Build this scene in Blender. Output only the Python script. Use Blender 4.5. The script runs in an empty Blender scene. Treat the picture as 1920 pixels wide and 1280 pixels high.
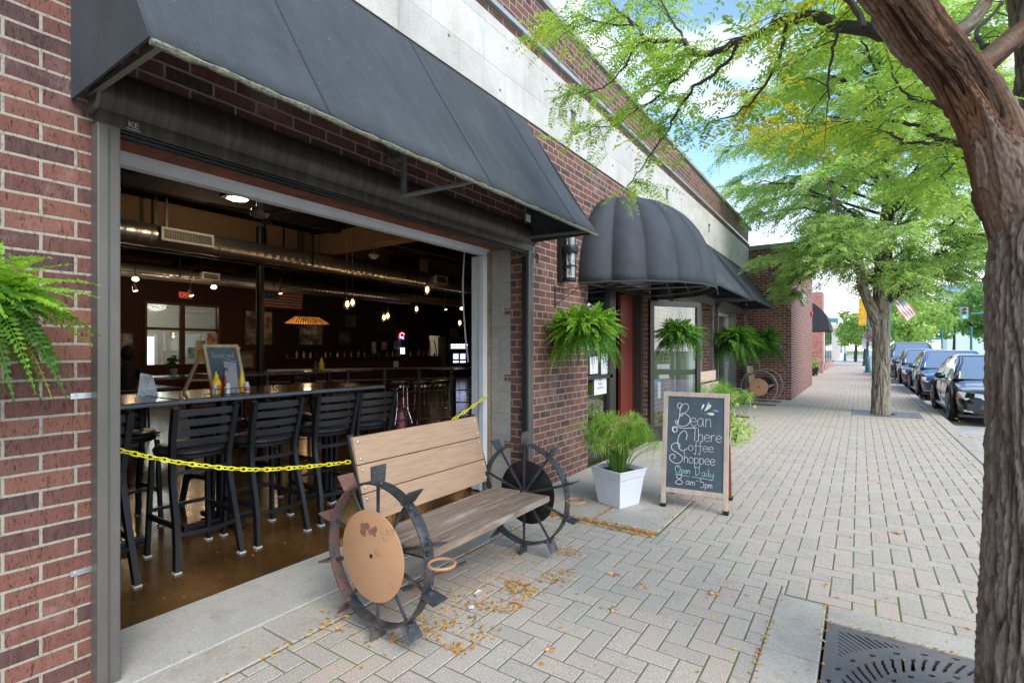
import bpy, math, random
import numpy as np
from mathutils import Vector, Matrix, noise, Euler
random.seed(7); RNG=np.random.default_rng(7)
PI=math.pi; R=math.radians
sc=bpy.context.scene; COL=sc.collection
# ---------------------------------------------------------------- camera, sky, sun, exposure
F=958.; H=1.32; HY=655.; TH=math.atan((1612-960)/F); SN,CS=math.sin(TH),math.cos(TH)
cd=bpy.data.cameras.new('camera'); cam=bpy.data.objects.new('camera',cd); COL.objects.link(cam)
cam.location=(0,0,H); cam.rotation_euler=(PI/2,0,TH)
cd.sensor_width=36; cd.lens=36*F/1920; cd.shift_y=(HY-640)/1920; cd.clip_start=.05; cd.clip_end=2000
sc.camera=cam
W=bpy.data.worlds.new('World'); sc.world=W; W.use_nodes=True
nt=W.node_tree; N=nt.nodes; Lk=nt.links; bg=N['Background']
SUN_EL,SUN_AZ=R(43),R(115)     # azimuth: clockwise from +Y
sky=N.new('ShaderNodeTexSky'); sky.sky_type='NISHITA'; sky.sun_disc=False; sky.sun_elevation=SUN_EL; sky.sun_rotation=SUN_AZ
sky.air_density=1.2; sky.dust_density=.6; sky.ozone_density=2.0
tc=N.new('ShaderNodeTexCoord'); sep=N.new('ShaderNodeSeparateXYZ'); Lk.new(tc.outputs['Generated'],sep.inputs[0])
mx=N.new('ShaderNodeMath'); mx.operation='MAXIMUM'; mx.inputs[1].default_value=.06; Lk.new(sep.outputs['Z'],mx.inputs[0])
dv=N.new('ShaderNodeVectorMath'); dv.operation='DIVIDE'; cb=N.new('ShaderNodeCombineXYZ')
for i in range(3): Lk.new(mx.outputs[0],cb.inputs[i])
Lk.new(tc.outputs['Generated'],dv.inputs[0]); Lk.new(cb.outputs[0],dv.inputs[1])
cn=N.new('ShaderNodeTexNoise'); cn.inputs['Scale'].default_value=.9; cn.inputs['Detail'].default_value=8; cn.inputs['Roughness'].default_value=.56; cn.inputs['Distortion'].default_value=.4
mpn=N.new('ShaderNodeMapping'); mpn.inputs['Location'].default_value=(3.1,1.7,0); Lk.new(dv.outputs[0],mpn.inputs[0]); Lk.new(mpn.outputs[0],cn.inputs['Vector'])
cr=N.new('ShaderNodeValToRGB'); cr.color_ramp.elements[0].position=.57; cr.color_ramp.elements[1].position=.76; Lk.new(cn.outputs['Fac'],cr.inputs[0])
hz=N.new('ShaderNodeMapRange'); hz.inputs['From Min'].default_value=.30; hz.inputs['From Max'].default_value=.0; hz.inputs['To Min'].default_value=0; hz.inputs['To Max'].default_value=.95; Lk.new(sep.outputs['Z'],hz.inputs['Value'])
mm=N.new('ShaderNodeMath'); mm.operation='MAXIMUM'; Lk.new(cr.outputs[0],mm.inputs[0]); Lk.new(hz.outputs[0],mm.inputs[1])
mixc=N.new('ShaderNodeMixRGB'); mixc.inputs[2].default_value=(9.0,8.7,8.5,1); Lk.new(mm.outputs[0],mixc.inputs[0])
bc=N.new('ShaderNodeMixRGB'); bc.blend_type='MULTIPLY'; bc.inputs[0].default_value=1; bc.inputs[2].default_value=(1.0,1.10,1.15,1); Lk.new(sky.outputs[0],bc.inputs[1])
Lk.new(bc.outputs[0],mixc.inputs[1]); Lk.new(mixc.outputs[0],bg.inputs[0]); bg.inputs[1].default_value=.125
sd=bpy.data.lights.new('sun','SUN'); sd.energy=1.5; sd.angle=R(38); sd.color=(1,.94,.86)
so=bpy.data.objects.new('sun',sd); COL.objects.link(so)
sv=Vector((math.sin(SUN_AZ)*math.cos(SUN_EL),math.cos(SUN_AZ)*math.cos(SUN_EL),math.sin(SUN_EL)))
so.rotation_euler=sv.to_track_quat('Z','Y').to_euler(); so.location=(5,-5,12)
sc.view_settings.view_transform='Standard'; sc.view_settings.look='None'; sc.view_settings.gamma=1; sc.view_settings.exposure=1.34
sc.cycles.use_denoising=True; sc.cycles.max_bounces=8; sc.cycles.transparent_max_bounces=12

# ---------------------------------------------------------------- helpers
def ray(px,py): a=px-960; return Vector((-SN*F+CS*a, CS*F+SN*a, HY-py))
def at(px,py,X=None,Y=None,Z=None):
    r=ray(px,py)
    t = X/r.x if X is not None else Y/r.y if Y is not None else (Z-H)/r.z
    return Vector((0,0,H))+r*t
def dp(px,py,d): return Vector((0,0,H))+ray(px,py)*(d/F)

MATS={}
def nodemat(name):
    m=bpy.data.materials.new(name); m.use_nodes=True; MATS[name]=m
    n=m.node_tree.nodes; b=n['Principled BSDF']; return m,n,m.node_tree.links,b
def M(name,col,rough=.6,metal=0,var=.12,vs=6,bump=.15,bs=60,emit=None,es=0,alpha=None,spec=None,trans=0,coat=0,stretch=None,dirt=None):
    if name in MATS: return MATS[name]
    m,n,l,b=nodemat(name)
    tcn=n.new('ShaderNodeTexCoord'); src=tcn.outputs['Object']
    if stretch:
        mp=n.new('ShaderNodeMapping'); mp.inputs['Scale'].default_value=stretch; l.new(src,mp.inputs[0]); src=mp.outputs[0]
    b.inputs['Roughness'].default_value=rough; b.inputs['Metallic'].default_value=metal
    b.inputs['Base Color'].default_value=(*col,1)
    if spec is not None: b.inputs['Specular IOR Level'].default_value=spec
    if trans: b.inputs['Transmission Weight'].default_value=trans; b.inputs['IOR'].default_value=1.45
    if coat: b.inputs['Coat Weight'].default_value=coat; b.inputs['Coat Roughness'].default_value=.05
    if var:
        t=n.new('ShaderNodeTexNoise'); t.inputs['Scale'].default_value=vs; t.inputs['Detail'].default_value=6; t.inputs['Roughness'].default_value=.65; l.new(src,t.inputs['Vector'])
        r=n.new('ShaderNodeValToRGB'); r.color_ramp.elements[0].position=.3; r.color_ramp.elements[1].position=.7
        r.color_ramp.elements[0].color=(*[c*(1-var) for c in col],1); r.color_ramp.elements[1].color=(*[min(1,c*(1+var)) for c in col],1)
        l.new(t.outputs['Fac'],r.inputs[0]); out=r.outputs[0]
        if dirt:
            t3=n.new('ShaderNodeTexNoise'); t3.inputs['Scale'].default_value=dirt[1]; t3.inputs['Detail'].default_value=8; t3.inputs['Roughness'].default_value=.7; l.new(src,t3.inputs['Vector'])
            r3=n.new('ShaderNodeValToRGB'); r3.color_ramp.elements[0].position=dirt[2]; r3.color_ramp.elements[1].position=dirt[2]+dirt[3]; l.new(t3.outputs['Fac'],r3.inputs[0])
            mxx=n.new('ShaderNodeMixRGB'); mxx.inputs[2].default_value=(*dirt[0],1); l.new(r3.outputs[0],mxx.inputs[0]); l.new(out,mxx.inputs[1]); out=mxx.outputs[0]
        l.new(out,b.inputs['Base Color'])
        rr=n.new('ShaderNodeMapRange'); rr.inputs['To Min'].default_value=max(0.02,rough*.8); rr.inputs['To Max'].default_value=min(1,rough*1.2); l.new(t.outputs['Fac'],rr.inputs['Value']); l.new(rr.outputs[0],b.inputs['Roughness'])
    if bump:
        t2=n.new('ShaderNodeTexNoise'); t2.inputs['Scale'].default_value=bs; t2.inputs['Detail'].default_value=5; l.new(src,t2.inputs['Vector'])
        bp=n.new('ShaderNodeBump'); bp.inputs['Strength'].default_value=bump; bp.inputs['Distance'].default_value=.01; l.new(t2.outputs['Fac'],bp.inputs['Height']); l.new(bp.outputs[0],b.inputs['Normal'])
    if emit: b.inputs['Emission Color'].default_value=(*emit,1); b.inputs['Emission Strength'].default_value=es
    if alpha is not None: b.inputs['Alpha'].default_value=alpha
    return m
def math2(n,l,op,a,b_):
    x=n.new('ShaderNodeMath'); x.operation=op
    for i,v in enumerate((a,b_)):
        if v is None: continue
        if isinstance(v,(int,float)): x.inputs[i].default_value=v
        else: l.new(v,x.inputs[i])
    return x.outputs[0]
def ramp(n,l,fac,stops):
    r=n.new('ShaderNodeValToRGB'); e=r.color_ramp.elements
    while len(e)<len(stops): e.new(.5)
    for k,(p,c) in zip(e,stops): k.position=p; k.color=(*c,1) if not isinstance(c,(int,float)) else (c,c,c,1)
    l.new(fac,r.inputs[0]); return r.outputs[0]
def noise_n(n,l,src,scale,detail=5,rough=.6,dist=0):
    t=n.new('ShaderNodeTexNoise'); t.inputs['Scale'].default_value=scale; t.inputs['Detail'].default_value=detail; t.inputs['Roughness'].default_value=rough; t.inputs['Distortion'].default_value=dist
    if src is not None: l.new(src,t.inputs['Vector'])
    return t.outputs['Fac']
def mixn(n,l,fac,a,b_,mode='MIX'):
    x=n.new('ShaderNodeMixRGB'); x.blend_type=mode
    for i,v in ((0,fac),(1,a),(2,b_)):
        if isinstance(v,(int,float)): x.inputs[i].default_value=v
        elif isinstance(v,tuple): x.inputs[i].default_value=(*v,1)
        else: l.new(v,x.inputs[i])
    return x.outputs[0]
def brick_mat(name,bw=.2035,rh=.0677,mort=.0062,squash=(1,1),stops=None,mcol=(.33,.29,.235),off=(0,0),eff=.4,joint=.5,fine=True,bd=.006):
    m,n,l,b=nodemat(name)
    g=n.new('ShaderNodeNewGeometry'); sp=n.new('ShaderNodeSeparateXYZ'); l.new(g.outputs['Position'],sp.inputs[0])
    sn=n.new('ShaderNodeSeparateXYZ'); l.new(g.outputs['True Normal'],sn.inputs[0])
    ax=math2(n,l,'ABSOLUTE',sn.outputs['X'],None); gt=math2(n,l,'GREATER_THAN',ax,.6)
    d=math2(n,l,'SUBTRACT',sp.outputs['Y'],sp.outputs['X']); u=math2(n,l,'ADD',sp.outputs['X'],math2(n,l,'MULTIPLY',gt,d))
    az=math2(n,l,'ABSOLUTE',sn.outputs['Z'],None); gz=math2(n,l,'GREATER_THAN',az,.7)
    # jitter so that the courses wander a little
    jv=n.new('ShaderNodeTexNoise'); jv.inputs['Scale'].default_value=9; l.new(g.outputs['Position'],jv.inputs['Vector'])
    v0=math2(n,l,'ADD',sp.outputs['Z'],math2(n,l,'MULTIPLY',gz,sp.outputs['X']))
    v=math2(n,l,'ADD',v0,math2(n,l,'MULTIPLY',math2(n,l,'SUBTRACT',jv.outputs['Fac'],.5),.006))
    cbn=n.new('ShaderNodeCombineXYZ'); l.new(math2(n,l,'ADD',u,off[0]+50*bw),cbn.inputs[0]); l.new(math2(n,l,'ADD',v,off[1]),cbn.inputs[1])
    bt=n.new('ShaderNodeTexBrick'); l.new(cbn.outputs[0],bt.inputs['Vector'])
    bt.inputs['Scale'].default_value=1; bt.inputs['Brick Width'].default_value=bw; bt.inputs['Row Height'].default_value=rh
    bt.inputs['Mortar Size'].default_value=mort; bt.inputs['Mortar Smooth'].default_value=.25; bt.inputs['Bias'].default_value=0
    bt.squash,bt.squash_frequency=squash; bt.offset=joint
    bt.inputs['Color1'].default_value=(0,0,0,1); bt.inputs['Color2'].default_value=(1,1,1,1); bt.inputs['Mortar'].default_value=(.5,.5,.5,1)
    stops=stops or [(0,(.050,.031,.033)),(.2,(.093,.042,.037)),(.45,(.128,.052,.041)),(.78,(.160,.066,.048)),(.95,(.19,.082,.056)),(1,(.085,.042,.040))]
    base=ramp(n,l,bt.outputs['Color'],stops)
    if fine:
        mp=n.new('ShaderNodeMapping'); mp.inputs['Scale'].default_value=(1,2.2,.6) ; l.new(g.outputs['Position'],mp.inputs[0])
        big=noise_n(n,l,mp.outputs[0],16,6,.7); base=mixn(n,l,math2(n,l,'MULTIPLY',ramp(n,l,big,[(.35,0.),(.75,1.)]),.35),base,(.27,.125,.095))
        crk=noise_n(n,l,mp.outputs[0],38,8,.75,1.5); ck=ramp(n,l,crk,[(.36,1.),(.43,0.)]); base=mixn(n,l,math2(n,l,'MULTIPLY',ck,.75),base,(.05,.025,.022))
        effn=noise_n(n,l,g.outputs['Position'],2.2,7,.7); base=mixn(n,l,math2(n,l,'MULTIPLY',ramp(n,l,effn,[(.55,0.),(.8,1.)]),eff),base,(.5,.42,.38))
    mn=noise_n(n,l,g.outputs['Position'],130,4); mc=mixn(n,l,mn,tuple(c*.7 for c in mcol),tuple(min(1,c*1.25) for c in mcol))
    col=mixn(n,l,bt.outputs['Fac'],base,mc); l.new(col,b.inputs['Base Color'])
    b.inputs['Roughness'].default_value=.85; b.inputs['Specular IOR Level'].default_value=.3
    hgt=math2(n,l,'SUBTRACT',1,bt.outputs['Fac'])
    if fine: hgt=math2(n,l,'SUBTRACT',math2(n,l,'ADD',hgt,math2(n,l,'MULTIPLY',noise_n(n,l,g.outputs['Position'],110,5),.35)),math2(n,l,'MULTIPLY',ck,.4))
    bp=n.new('ShaderNodeBump'); bp.inputs['Strength'].default_value=.9; bp.inputs['Distance'].default_value=bd; l.new(hgt,bp.inputs['Height']); l.new(bp.outputs[0],b.inputs['Normal'])
    return m
BRICK=brick_mat('brick_red',off=(.03,.012))
BRICKH=brick_mat('brick_banded',off=(.03,.012),squash=(.5,6))
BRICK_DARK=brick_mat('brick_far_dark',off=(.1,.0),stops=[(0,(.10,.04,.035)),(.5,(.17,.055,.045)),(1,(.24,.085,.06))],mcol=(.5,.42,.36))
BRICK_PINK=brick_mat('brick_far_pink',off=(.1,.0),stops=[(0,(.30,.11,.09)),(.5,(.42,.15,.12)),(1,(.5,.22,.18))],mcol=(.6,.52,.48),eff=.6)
def concrete_block(name,col,bw,rh,mort=.003,stain=(.3,.28,.25),amt=.5,vs=1.6,mdark=.6):
    m,n,l,b=nodemat(name)
    g=n.new('ShaderNodeNewGeometry'); sp=n.new('ShaderNodeSeparateXYZ'); l.new(g.outputs['Position'],sp.inputs[0])
    sn=n.new('ShaderNodeSeparateXYZ'); l.new(g.outputs['True Normal'],sn.inputs[0]); gt=math2(n,l,'GREATER_THAN',math2(n,l,'ABSOLUTE',sn.outputs['X'],None),.6)
    u=math2(n,l,'ADD',sp.outputs['X'],math2(n,l,'MULTIPLY',gt,math2(n,l,'SUBTRACT',sp.outputs['Y'],sp.outputs['X'])))
    cbn=n.new('ShaderNodeCombineXYZ'); l.new(math2(n,l,'ADD',u,20*bw+.1),cbn.inputs[0]); l.new(math2(n,l,'ADD',sp.outputs['Z'],.07),cbn.inputs[1])
    bt=n.new('ShaderNodeTexBrick'); l.new(cbn.outputs[0],bt.inputs['Vector']); bt.inputs['Scale'].default_value=1; bt.inputs['Brick Width'].default_value=bw; bt.inputs['Row Height'].default_value=rh
    bt.inputs['Mortar Size'].default_value=mort; bt.inputs['Mortar Smooth'].default_value=.5
    bt.inputs['Color1'].default_value=(.92,.92,.92,1); bt.inputs['Color2'].default_value=(1.06,1.05,1.03,1); bt.inputs['Mortar'].default_value=(mdark,mdark,mdark*.95,1)
    st=noise_n(n,l,g.outputs['Position'],vs,9,.72); c0=mixn(n,l,math2(n,l,'MULTIPLY',ramp(n,l,st,[(.42,0.),(.68,1.)]),amt),col,stain)
    mp=n.new('ShaderNodeMapping'); mp.inputs['Scale'].default_value=(3,3,.5); l.new(g.outputs['Position'],mp.inputs[0])
    dr=noise_n(n,l,mp.outputs[0],2.5,6,.6); c0=mixn(n,l,math2(n,l,'MULTIPLY',ramp(n,l,dr,[(.55,0.),(.75,1.)]),.35),c0,tuple(c*.5 for c in stain))
    ft=noise_n(n,l,g.outputs['Position'],90,5); c0=mixn(n,l,.35,c0,ramp(n,l,ft,[(.3,(.3,.29,.27)),(.7,(.85,.83,.8))]),'OVERLAY')
    l.new(mixn(n,l,1.,c0,bt.outputs['Color'],'MULTIPLY'),b.inputs['Base Color']); b.inputs['Roughness'].default_value=.9
    hh=math2(n,l,'ADD',math2(n,l,'SUBTRACT',1,bt.outputs['Fac']),math2(n,l,'MULTIPLY',ft,.4))
    bp=n.new('ShaderNodeBump'); bp.inputs['Strength'].default_value=.6; bp.inputs['Distance'].default_value=.005; l.new(hh,bp.inputs['Height']); l.new(bp.outputs[0],b.inputs['Normal'])
    return m
BAND=concrete_block('concrete_band_mat',(.50,.49,.465),.61,.31,.003,stain=(.34,.325,.295),amt=.75,mdark=.7)
BLOCK=concrete_block('cinder_block',(.30,.295,.28),.41,.2,.004,stain=(.2,.185,.165),amt=.6,vs=3,mdark=.8)
SLAB=concrete_block('slab_concrete',(.42,.39,.34),50,50,.0,stain=(.3,.26,.21),amt=.55,vs=1.3)
SILLC=concrete_block('sill_concrete',(.40,.39,.36),50,50,.0,stain=(.29,.27,.24),amt=.5,vs=4)

def prop(o,label=None,cat=None,group=None,kind=None):
    if label: o['label']=label
    if cat: o['category']=cat
    if group: o['group']=group
    if kind: o['kind']=kind
    return o
def thing(name,label,cat,loc=(0,0,0),rz=0,group=None):
    o=bpy.data.objects.new(name,None); COL.objects.link(o); o.location=loc; o.rotation_euler=(0,0,rz); o.empty_display_size=.1
    return prop(o,label,cat,group)
def wm(o):
    m=Matrix.Identity(4)
    while o is not None: m=Matrix.LocRotScale(o.location,o.rotation_euler,o.scale)@m; o=o.parent
    return m
def copy_tree(o,parent=None):
    c=o.copy(); COL.objects.link(c); c.parent=parent
    for ch in KIDS.get(o.name,[]): 
        k=copy_tree(ch,c); KIDS.setdefault(c.name,[]).append(k)
    return c
KIDS={}
class MB:
    def __init__(s): s.v=[]; s.f=[]
    def add(s,vs,fs):
        k=len(s.v); s.v+= [tuple(p) for p in vs]; s.f+=[tuple(i+k for i in f) for f in fs]; return s
    def box(s,x0,x1,y0,y1,z0,z1):
        return s.add([(x0,y0,z0),(x1,y0,z0),(x1,y1,z0),(x0,y1,z0),(x0,y0,z1),(x1,y0,z1),(x1,y1,z1),(x0,y1,z1)],[(0,3,2,1),(4,5,6,7),(0,1,5,4),(1,2,6,5),(2,3,7,6),(3,0,4,7)])
    def beam(s,p,q,w,h,up=(0,0,1)):
        p=Vector(p);q=Vector(q);d=(q-p).normalized();up=Vector(up)
        if abs(d.dot(up))>.98: up=Vector((1,0,0))
        a=d.cross(up).normalized()*w/2; b=a.cross(d).normalized()*h/2
        return s.add([p-a-b,p+a-b,p+a+b,p-a+b,q-a-b,q+a-b,q+a+b,q-a+b],[(0,1,2,3),(4,7,6,5),(0,4,5,1),(1,5,6,2),(2,6,7,3),(3,7,4,0)])
    def tube(s,pts,r,seg=8,closed=False,flat=None):
        pts=[Vector(p) for p in pts]; n=len(pts); rs=r if hasattr(r,'__len__') else [r]*n
        k=len(s.v); prev=None
        for i,p in enumerate(pts):
            if closed: t=pts[(i+1)%n]-pts[i-1]
            else: t=pts[min(i+1,n-1)]-pts[max(i-1,0)]
            t=t.normalized() if t.length>1e-9 else Vector((0,0,1))
            if prev is None:
                a=t.orthogonal().normalized()
            else:
                a=prev-t*prev.dot(t); a=a.normalized() if a.length>1e-6 else t.orthogonal().normalized()
            prev=a; b=t.cross(a)
            for j in range(seg):
                th=2*PI*j/seg; s.v.append(tuple(p+(a*math.cos(th)+b*math.sin(th))*rs[i]))
        m=n if closed else n-1
        for i in range(m):
            for j in range(seg):
                a0=k+i*seg; b0=k+((i+1)%n)*seg
                s.f.append((a0+j,a0+(j+1)%seg,b0+(j+1)%seg,b0+j))
        if not closed:
            s.f.append(tuple(k+j for j in range(seg))[::-1]); s.f.append(tuple(k+(n-1)*seg+j for j in range(seg)))
        return s
    def cyl(s,p,q,r,seg=16,r2=None): return s.tube([p,q],[r,r if r2 is None else r2],seg)
    def lathe(s,prof,c=(0,0,0),seg=20,cap=True):
        k=len(s.v)
        for r,z in prof:
            for j in range(seg): s.v.append((c[0]+r*math.cos(2*PI*j/seg),c[1]+r*math.sin(2*PI*j/seg),c[2]+z))
        for i in range(len(prof)-1):
            for j in range(seg): s.f.append((k+i*seg+j,k+i*seg+(j+1)%seg,k+(i+1)*seg+(j+1)%seg,k+(i+1)*seg+j))
        if cap: s.f.append(tuple(k+j for j in range(seg))[::-1]); s.f.append(tuple(k+(len(prof)-1)*seg+j for j in range(seg)))
        return s
    def prism(s,poly,axis,a,b):   # poly in the two other axes (order X,Y,Z without axis)
        n=len(poly)
        def mk(p,w):
            q=list(p); q.insert(axis,w); return tuple(q)
        vs=[mk(p,a) for p in poly]+[mk(p,b) for p in poly]
        return s.add(vs,[tuple(range(n))[::-1],tuple(range(n,2*n))]+[(i,(i+1)%n,n+(i+1)%n,n+i) for i in range(n)])
    def ico(s,c,r,seg=12,rings=8,sc=(1,1,1)):
        pr=[(max(1e-4,math.sin(PI*i/rings)),-math.cos(PI*i/rings)) for i in range(rings+1)]
        k=len(s.v); s.lathe([(a,b) for a,b in pr],(0,0,0),seg,True)
        for i in range(k,len(s.v)): x,y,z=s.v[i]; s.v[i]=(c[0]+x*r*sc[0],c[1]+y*r*sc[1],c[2]+z*r*sc[2])
        return s
    def xf(s,mat):
        s.v=[tuple(mat@Vector(p)) for p in s.v]; return s
    def build(s,name,mat,parent=None,world=True,smooth=False,bevel=0,attr=None,solid=0,subsurf=0):
        us=sorted({i for f in s.f for i in f}); mp_={i:k for k,i in enumerate(us)} if len(us)<len(s.v) else None
        me=bpy.data.meshes.new(name); vs=s.v if mp_ is None else [s.v[i] for i in us]; F_=s.f if mp_ is None else [tuple(mp_[i] for i in f) for f in s.f]
        if parent is not None and world:
            inv=wm(parent).inverted(); vs=[tuple(inv@Vector(p)) for p in vs]
        me.from_pydata(vs,[],F_); me.update()
        o=bpy.data.objects.new(name,me); COL.objects.link(o)
        if parent is not None: o.parent=parent; KIDS.setdefault(parent.name,[]).append(o)
        me.materials.append(mat)
        if smooth:
            me.polygons.foreach_set('use_smooth',[True]*len(me.polygons))
            try: me.set_sharp_from_angle(angle=R(40))
            except Exception: pass
        if solid: md=o.modifiers.new('solid','SOLIDIFY'); md.thickness=solid; md.offset=0
        if bevel: md=o.modifiers.new('bevel','BEVEL'); md.width=bevel; md.segments=2; md.limit_method='ANGLE'
        if subsurf: md=o.modifiers.new('sub','SUBSURF'); md.levels=subsurf; md.render_levels=subsurf
        return o
def origin_to_base(o):     # move a top-level mesh's origin to the foot of its bounding box
    me=o.data; n=len(me.vertices); a=np.empty(n*3); me.vertices.foreach_get('co',a); a=a.reshape(-1,3)
    c=np.array([(a[:,0].min()+a[:,0].max())/2,(a[:,1].min()+a[:,1].max())/2,a[:,2].min()]); a-=c; me.vertices.foreach_set('co',a.ravel()); me.update(); o.location=c; return o
def npmesh(name,V,Q,mat,parent=None,tint=None,world=True):
    V=np.asarray(V,dtype=np.float64)
    if parent is not None and world:
        inv=np.array(wm(parent).inverted()); V=V@inv[:3,:3].T+inv[:3,3]
    me=bpy.data.meshes.new(name); nv=len(V); nf=len(Q); k=Q.shape[1]
    me.vertices.add(nv); me.vertices.foreach_set('co',V.ravel()); me.loops.add(nf*k); me.loops.foreach_set('vertex_index',Q.ravel().astype(np.int32))
    me.polygons.add(nf); me.polygons.foreach_set('loop_start',np.arange(0,nf*k,k,dtype=np.int32)); me.polygons.foreach_set('use_smooth',np.zeros(nf,dtype=bool)); me.update(calc_edges=True)
    if tint is not None:
        a=me.attributes.new('tint','FLOAT','POINT'); a.data.foreach_set('value',np.asarray(tint,dtype=np.float32))
    me.materials.append(mat); o=bpy.data.objects.new(name,me); COL.objects.link(o)
    if parent is not None: o.parent=parent; KIDS.setdefault(parent.name,[]).append(o)
    return o
def struct(o): o['kind']='structure'; return o
def text(s,size,origin,xa,ya,mat,parent,name='lettering',ext=.002,align='CENTER'):
    cu=bpy.data.curves.new('t','FONT'); cu.body=s; cu.size=size; cu.align_x=align; cu.align_y='CENTER'; cu.extrude=ext; cu.resolution_u=3
    ob=bpy.data.objects.new('t',cu); COL.objects.link(ob); dg=bpy.context.evaluated_depsgraph_get(); me=bpy.data.meshes.new_from_object(ob.evaluated_get(dg))
    bpy.data.objects.remove(ob)
    xa=Vector(xa).normalized(); ya=Vector(ya).normalized(); za=xa.cross(ya); o0=Vector(origin)
    mb=MB(); mb.add([o0+xa*v.co.x+ya*v.co.y+za*v.co.z for v in me.vertices],[tuple(p.vertices) for p in me.polygons]); bpy.data.meshes.remove(me)
    return mb.build(name,mat,parent)
def smoothpts(P,n=6):
    P=[Vector(p) for p in P]
    if len(P)<3: return P
    out=[]
    for i in range(len(P)-1):
        p0=P[max(i-1,0)];p1=P[i];p2=P[i+1];p3=P[min(i+2,len(P)-1)]
        for k in range(n):
            t=k/n; out.append(.5*((2*p1)+(p2-p0)*t+(2*p0-5*p1+4*p2-p3)*t*t+(3*p1-p0-3*p2+p3)*t**3))
    out.append(P[-1]); return out

# ---------------------------------------------------------------- common materials
AWN=M('awning_canvas',(.034,.040,.047),.85,var=.22,vs=3,bump=.25,bs=420,dirt=((.060,.068,.075),2.2,.50,.4))
def specks(m):
    n=m.node_tree.nodes; l=m.node_tree.links; b=n['Principled BSDF']; src=b.inputs['Base Color'].links[0].from_socket
    g=n.new('ShaderNodeNewGeometry'); v=n.new('ShaderNodeTexVoronoi'); v.inputs['Scale'].default_value=26; v.inputs['Randomness'].default_value=1; l.new(g.outputs['Position'],v.inputs['Vector'])
    v2=n.new('ShaderNodeTexVoronoi'); v2.inputs['Scale'].default_value=70; l.new(g.outputs['Position'],v2.inputs['Vector'])
    f=math2(n,l,'MULTIPLY',ramp(n,l,v.outputs['Distance'],[(.05,1.),(.085,0.)]),ramp(n,l,v.outputs['Color'],[(.55,0.),(.8,.75)])); f2=math2(n,l,'MULTIPLY',ramp(n,l,v2.outputs['Distance'],[(.08,1.),(.14,0.)]),ramp(n,l,v2.outputs['Color'],[(.5,0.),(.7,.35)]))
    mp=n.new('ShaderNodeMapping'); mp.inputs['Scale'].default_value=(1.2,7,1.2); l.new(g.outputs['Position'],mp.inputs[0]); st=noise_n(n,l,mp.outputs[0],1.6,6,.65)
    c=mixn(n,l,math2(n,l,'MULTIPLY',ramp(n,l,st,[(.45,0.),(.75,1.)]),.18),src,(.10,.11,.12)); l.new(mixn(n,l,math2(n,l,'MAXIMUM',f,f2),c,(.45,.46,.46)),b.inputs['Base Color'])
specks(AWN)
AWN_MOLD=M('awning_edge_growth',(.16,.16,.115),.95,var=.6,vs=60,bump=1,bs=160)
AWN_IN=M('awning_underside',(.010,.010,.011),.9,var=.1)
BROWN_MET=M('bronze_aluminium',(.115,.105,.095),.45,.2,var=.12,vs=5,bump=.05)
BROWN_HOUSE=M('bronze_housing',(.062,.050,.040),.42,.35,var=.3,vs=4,bump=.12,bs=40,stretch=(.5,9,.5),dirt=((.115,.095,.072),2,.48,.35))
BLACK_MET=M('black_metal',(.022,.023,.026),.42,.4,var=.2,bump=.05)
CHAIR_MET=M('chair_black',(.014,.0145,.017),.36,.3,var=.15,bump=.08,bs=90)
VINYL=M('black_vinyl',(.017,.018,.021),.33,var=.1,bump=.05)
WHITE_P=M('white_paint',(.6,.6,.58),.5,var=.08,bump=.05)
GREY_FR=M('grey_door_frame',(.62,.64,.65),.42,.0,var=.08,bump=.03)
RUSTW=M('rusty_red_lintel',(.24,.07,.035),.7,var=.4,vs=7,bump=.3,bs=30,dirt=((.06,.03,.02),4,.45,.3))
GALV=M('galvanised_duct',(.42,.43,.45),.3,.85,var=.06,vs=3,bump=0)
PLYT=M('particle_board_tan',(.17,.105,.055),.85,var=.3,vs=30,bump=.2,dirt=((.16,.09,.045),2.5,.45,.35))
DARK=M('dark_ceiling',(.018,.015,.013),.9,var=.3,vs=2)
MAROON=M('dark_maroon_wall',(.042,.008,.005),.7,var=.2,vs=1.5)
BLACKW=M('near_black_wall',(.010,.004,.005),.8,var=.3)
WOOD_D=M('dark_table_wood',(.10,.045,.02),.16,var=.45,vs=3,bump=.03,stretch=(6,.7,1),coat=.6)
WOOD_L=M('light_pine',(.50,.34,.19),.6,var=.18,vs=5,bump=.15,stretch=(8,8,1))
WOOD_B=M('bleached_frame_wood',(.46,.36,.29),.75,var=.2,vs=5,bump=.2,stretch=(8,8,1.2))
WOOD_R=M('red_stained_wood',(.30,.085,.035),.6,var=.25,vs=6,bump=.15,stretch=(8,8,1))
PLANK=M('tan_painted_plank',(.38,.245,.155),.75,var=.16,vs=6,bump=.4,bs=30,stretch=(3,1,14),dirt=((.22,.15,.10),2.2,.56,.2))
SEATW=M('weathered_seat_plank',(.215,.15,.105),.85,var=.4,vs=4,bump=.7,bs=24,stretch=(18,1,4),dirt=((.42,.37,.32),2.2,.50,.22))
IRON=M('painted_iron_wheel',(.055,.056,.060),.45,.4,var=.5,vs=9,bump=.4,bs=50,dirt=((.17,.15,.14),6,.50,.2))
RUSTY=M('rusty_iron',(.15,.072,.052),.8,.1,var=.4,vs=14,bump=.5,bs=60,dirt=((.045,.05,.055),7,.5,.1))
DISC_T=M('tan_painted_disc',(.44,.24,.125),.5,var=.07,vs=4,bump=.06,dirt=((.26,.13,.08),1.8,.63,.04))
YEL=M('yellow_plastic_chain',(.82,.74,.03),.4,var=.05,bump=0)
GLASS=M('window_glass',(.9,.95,.95),.02,var=0,bump=0,trans=1.0)
CHROME=M('chrome',(.75,.75,.76),.12,1,var=0,bump=0)
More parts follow.
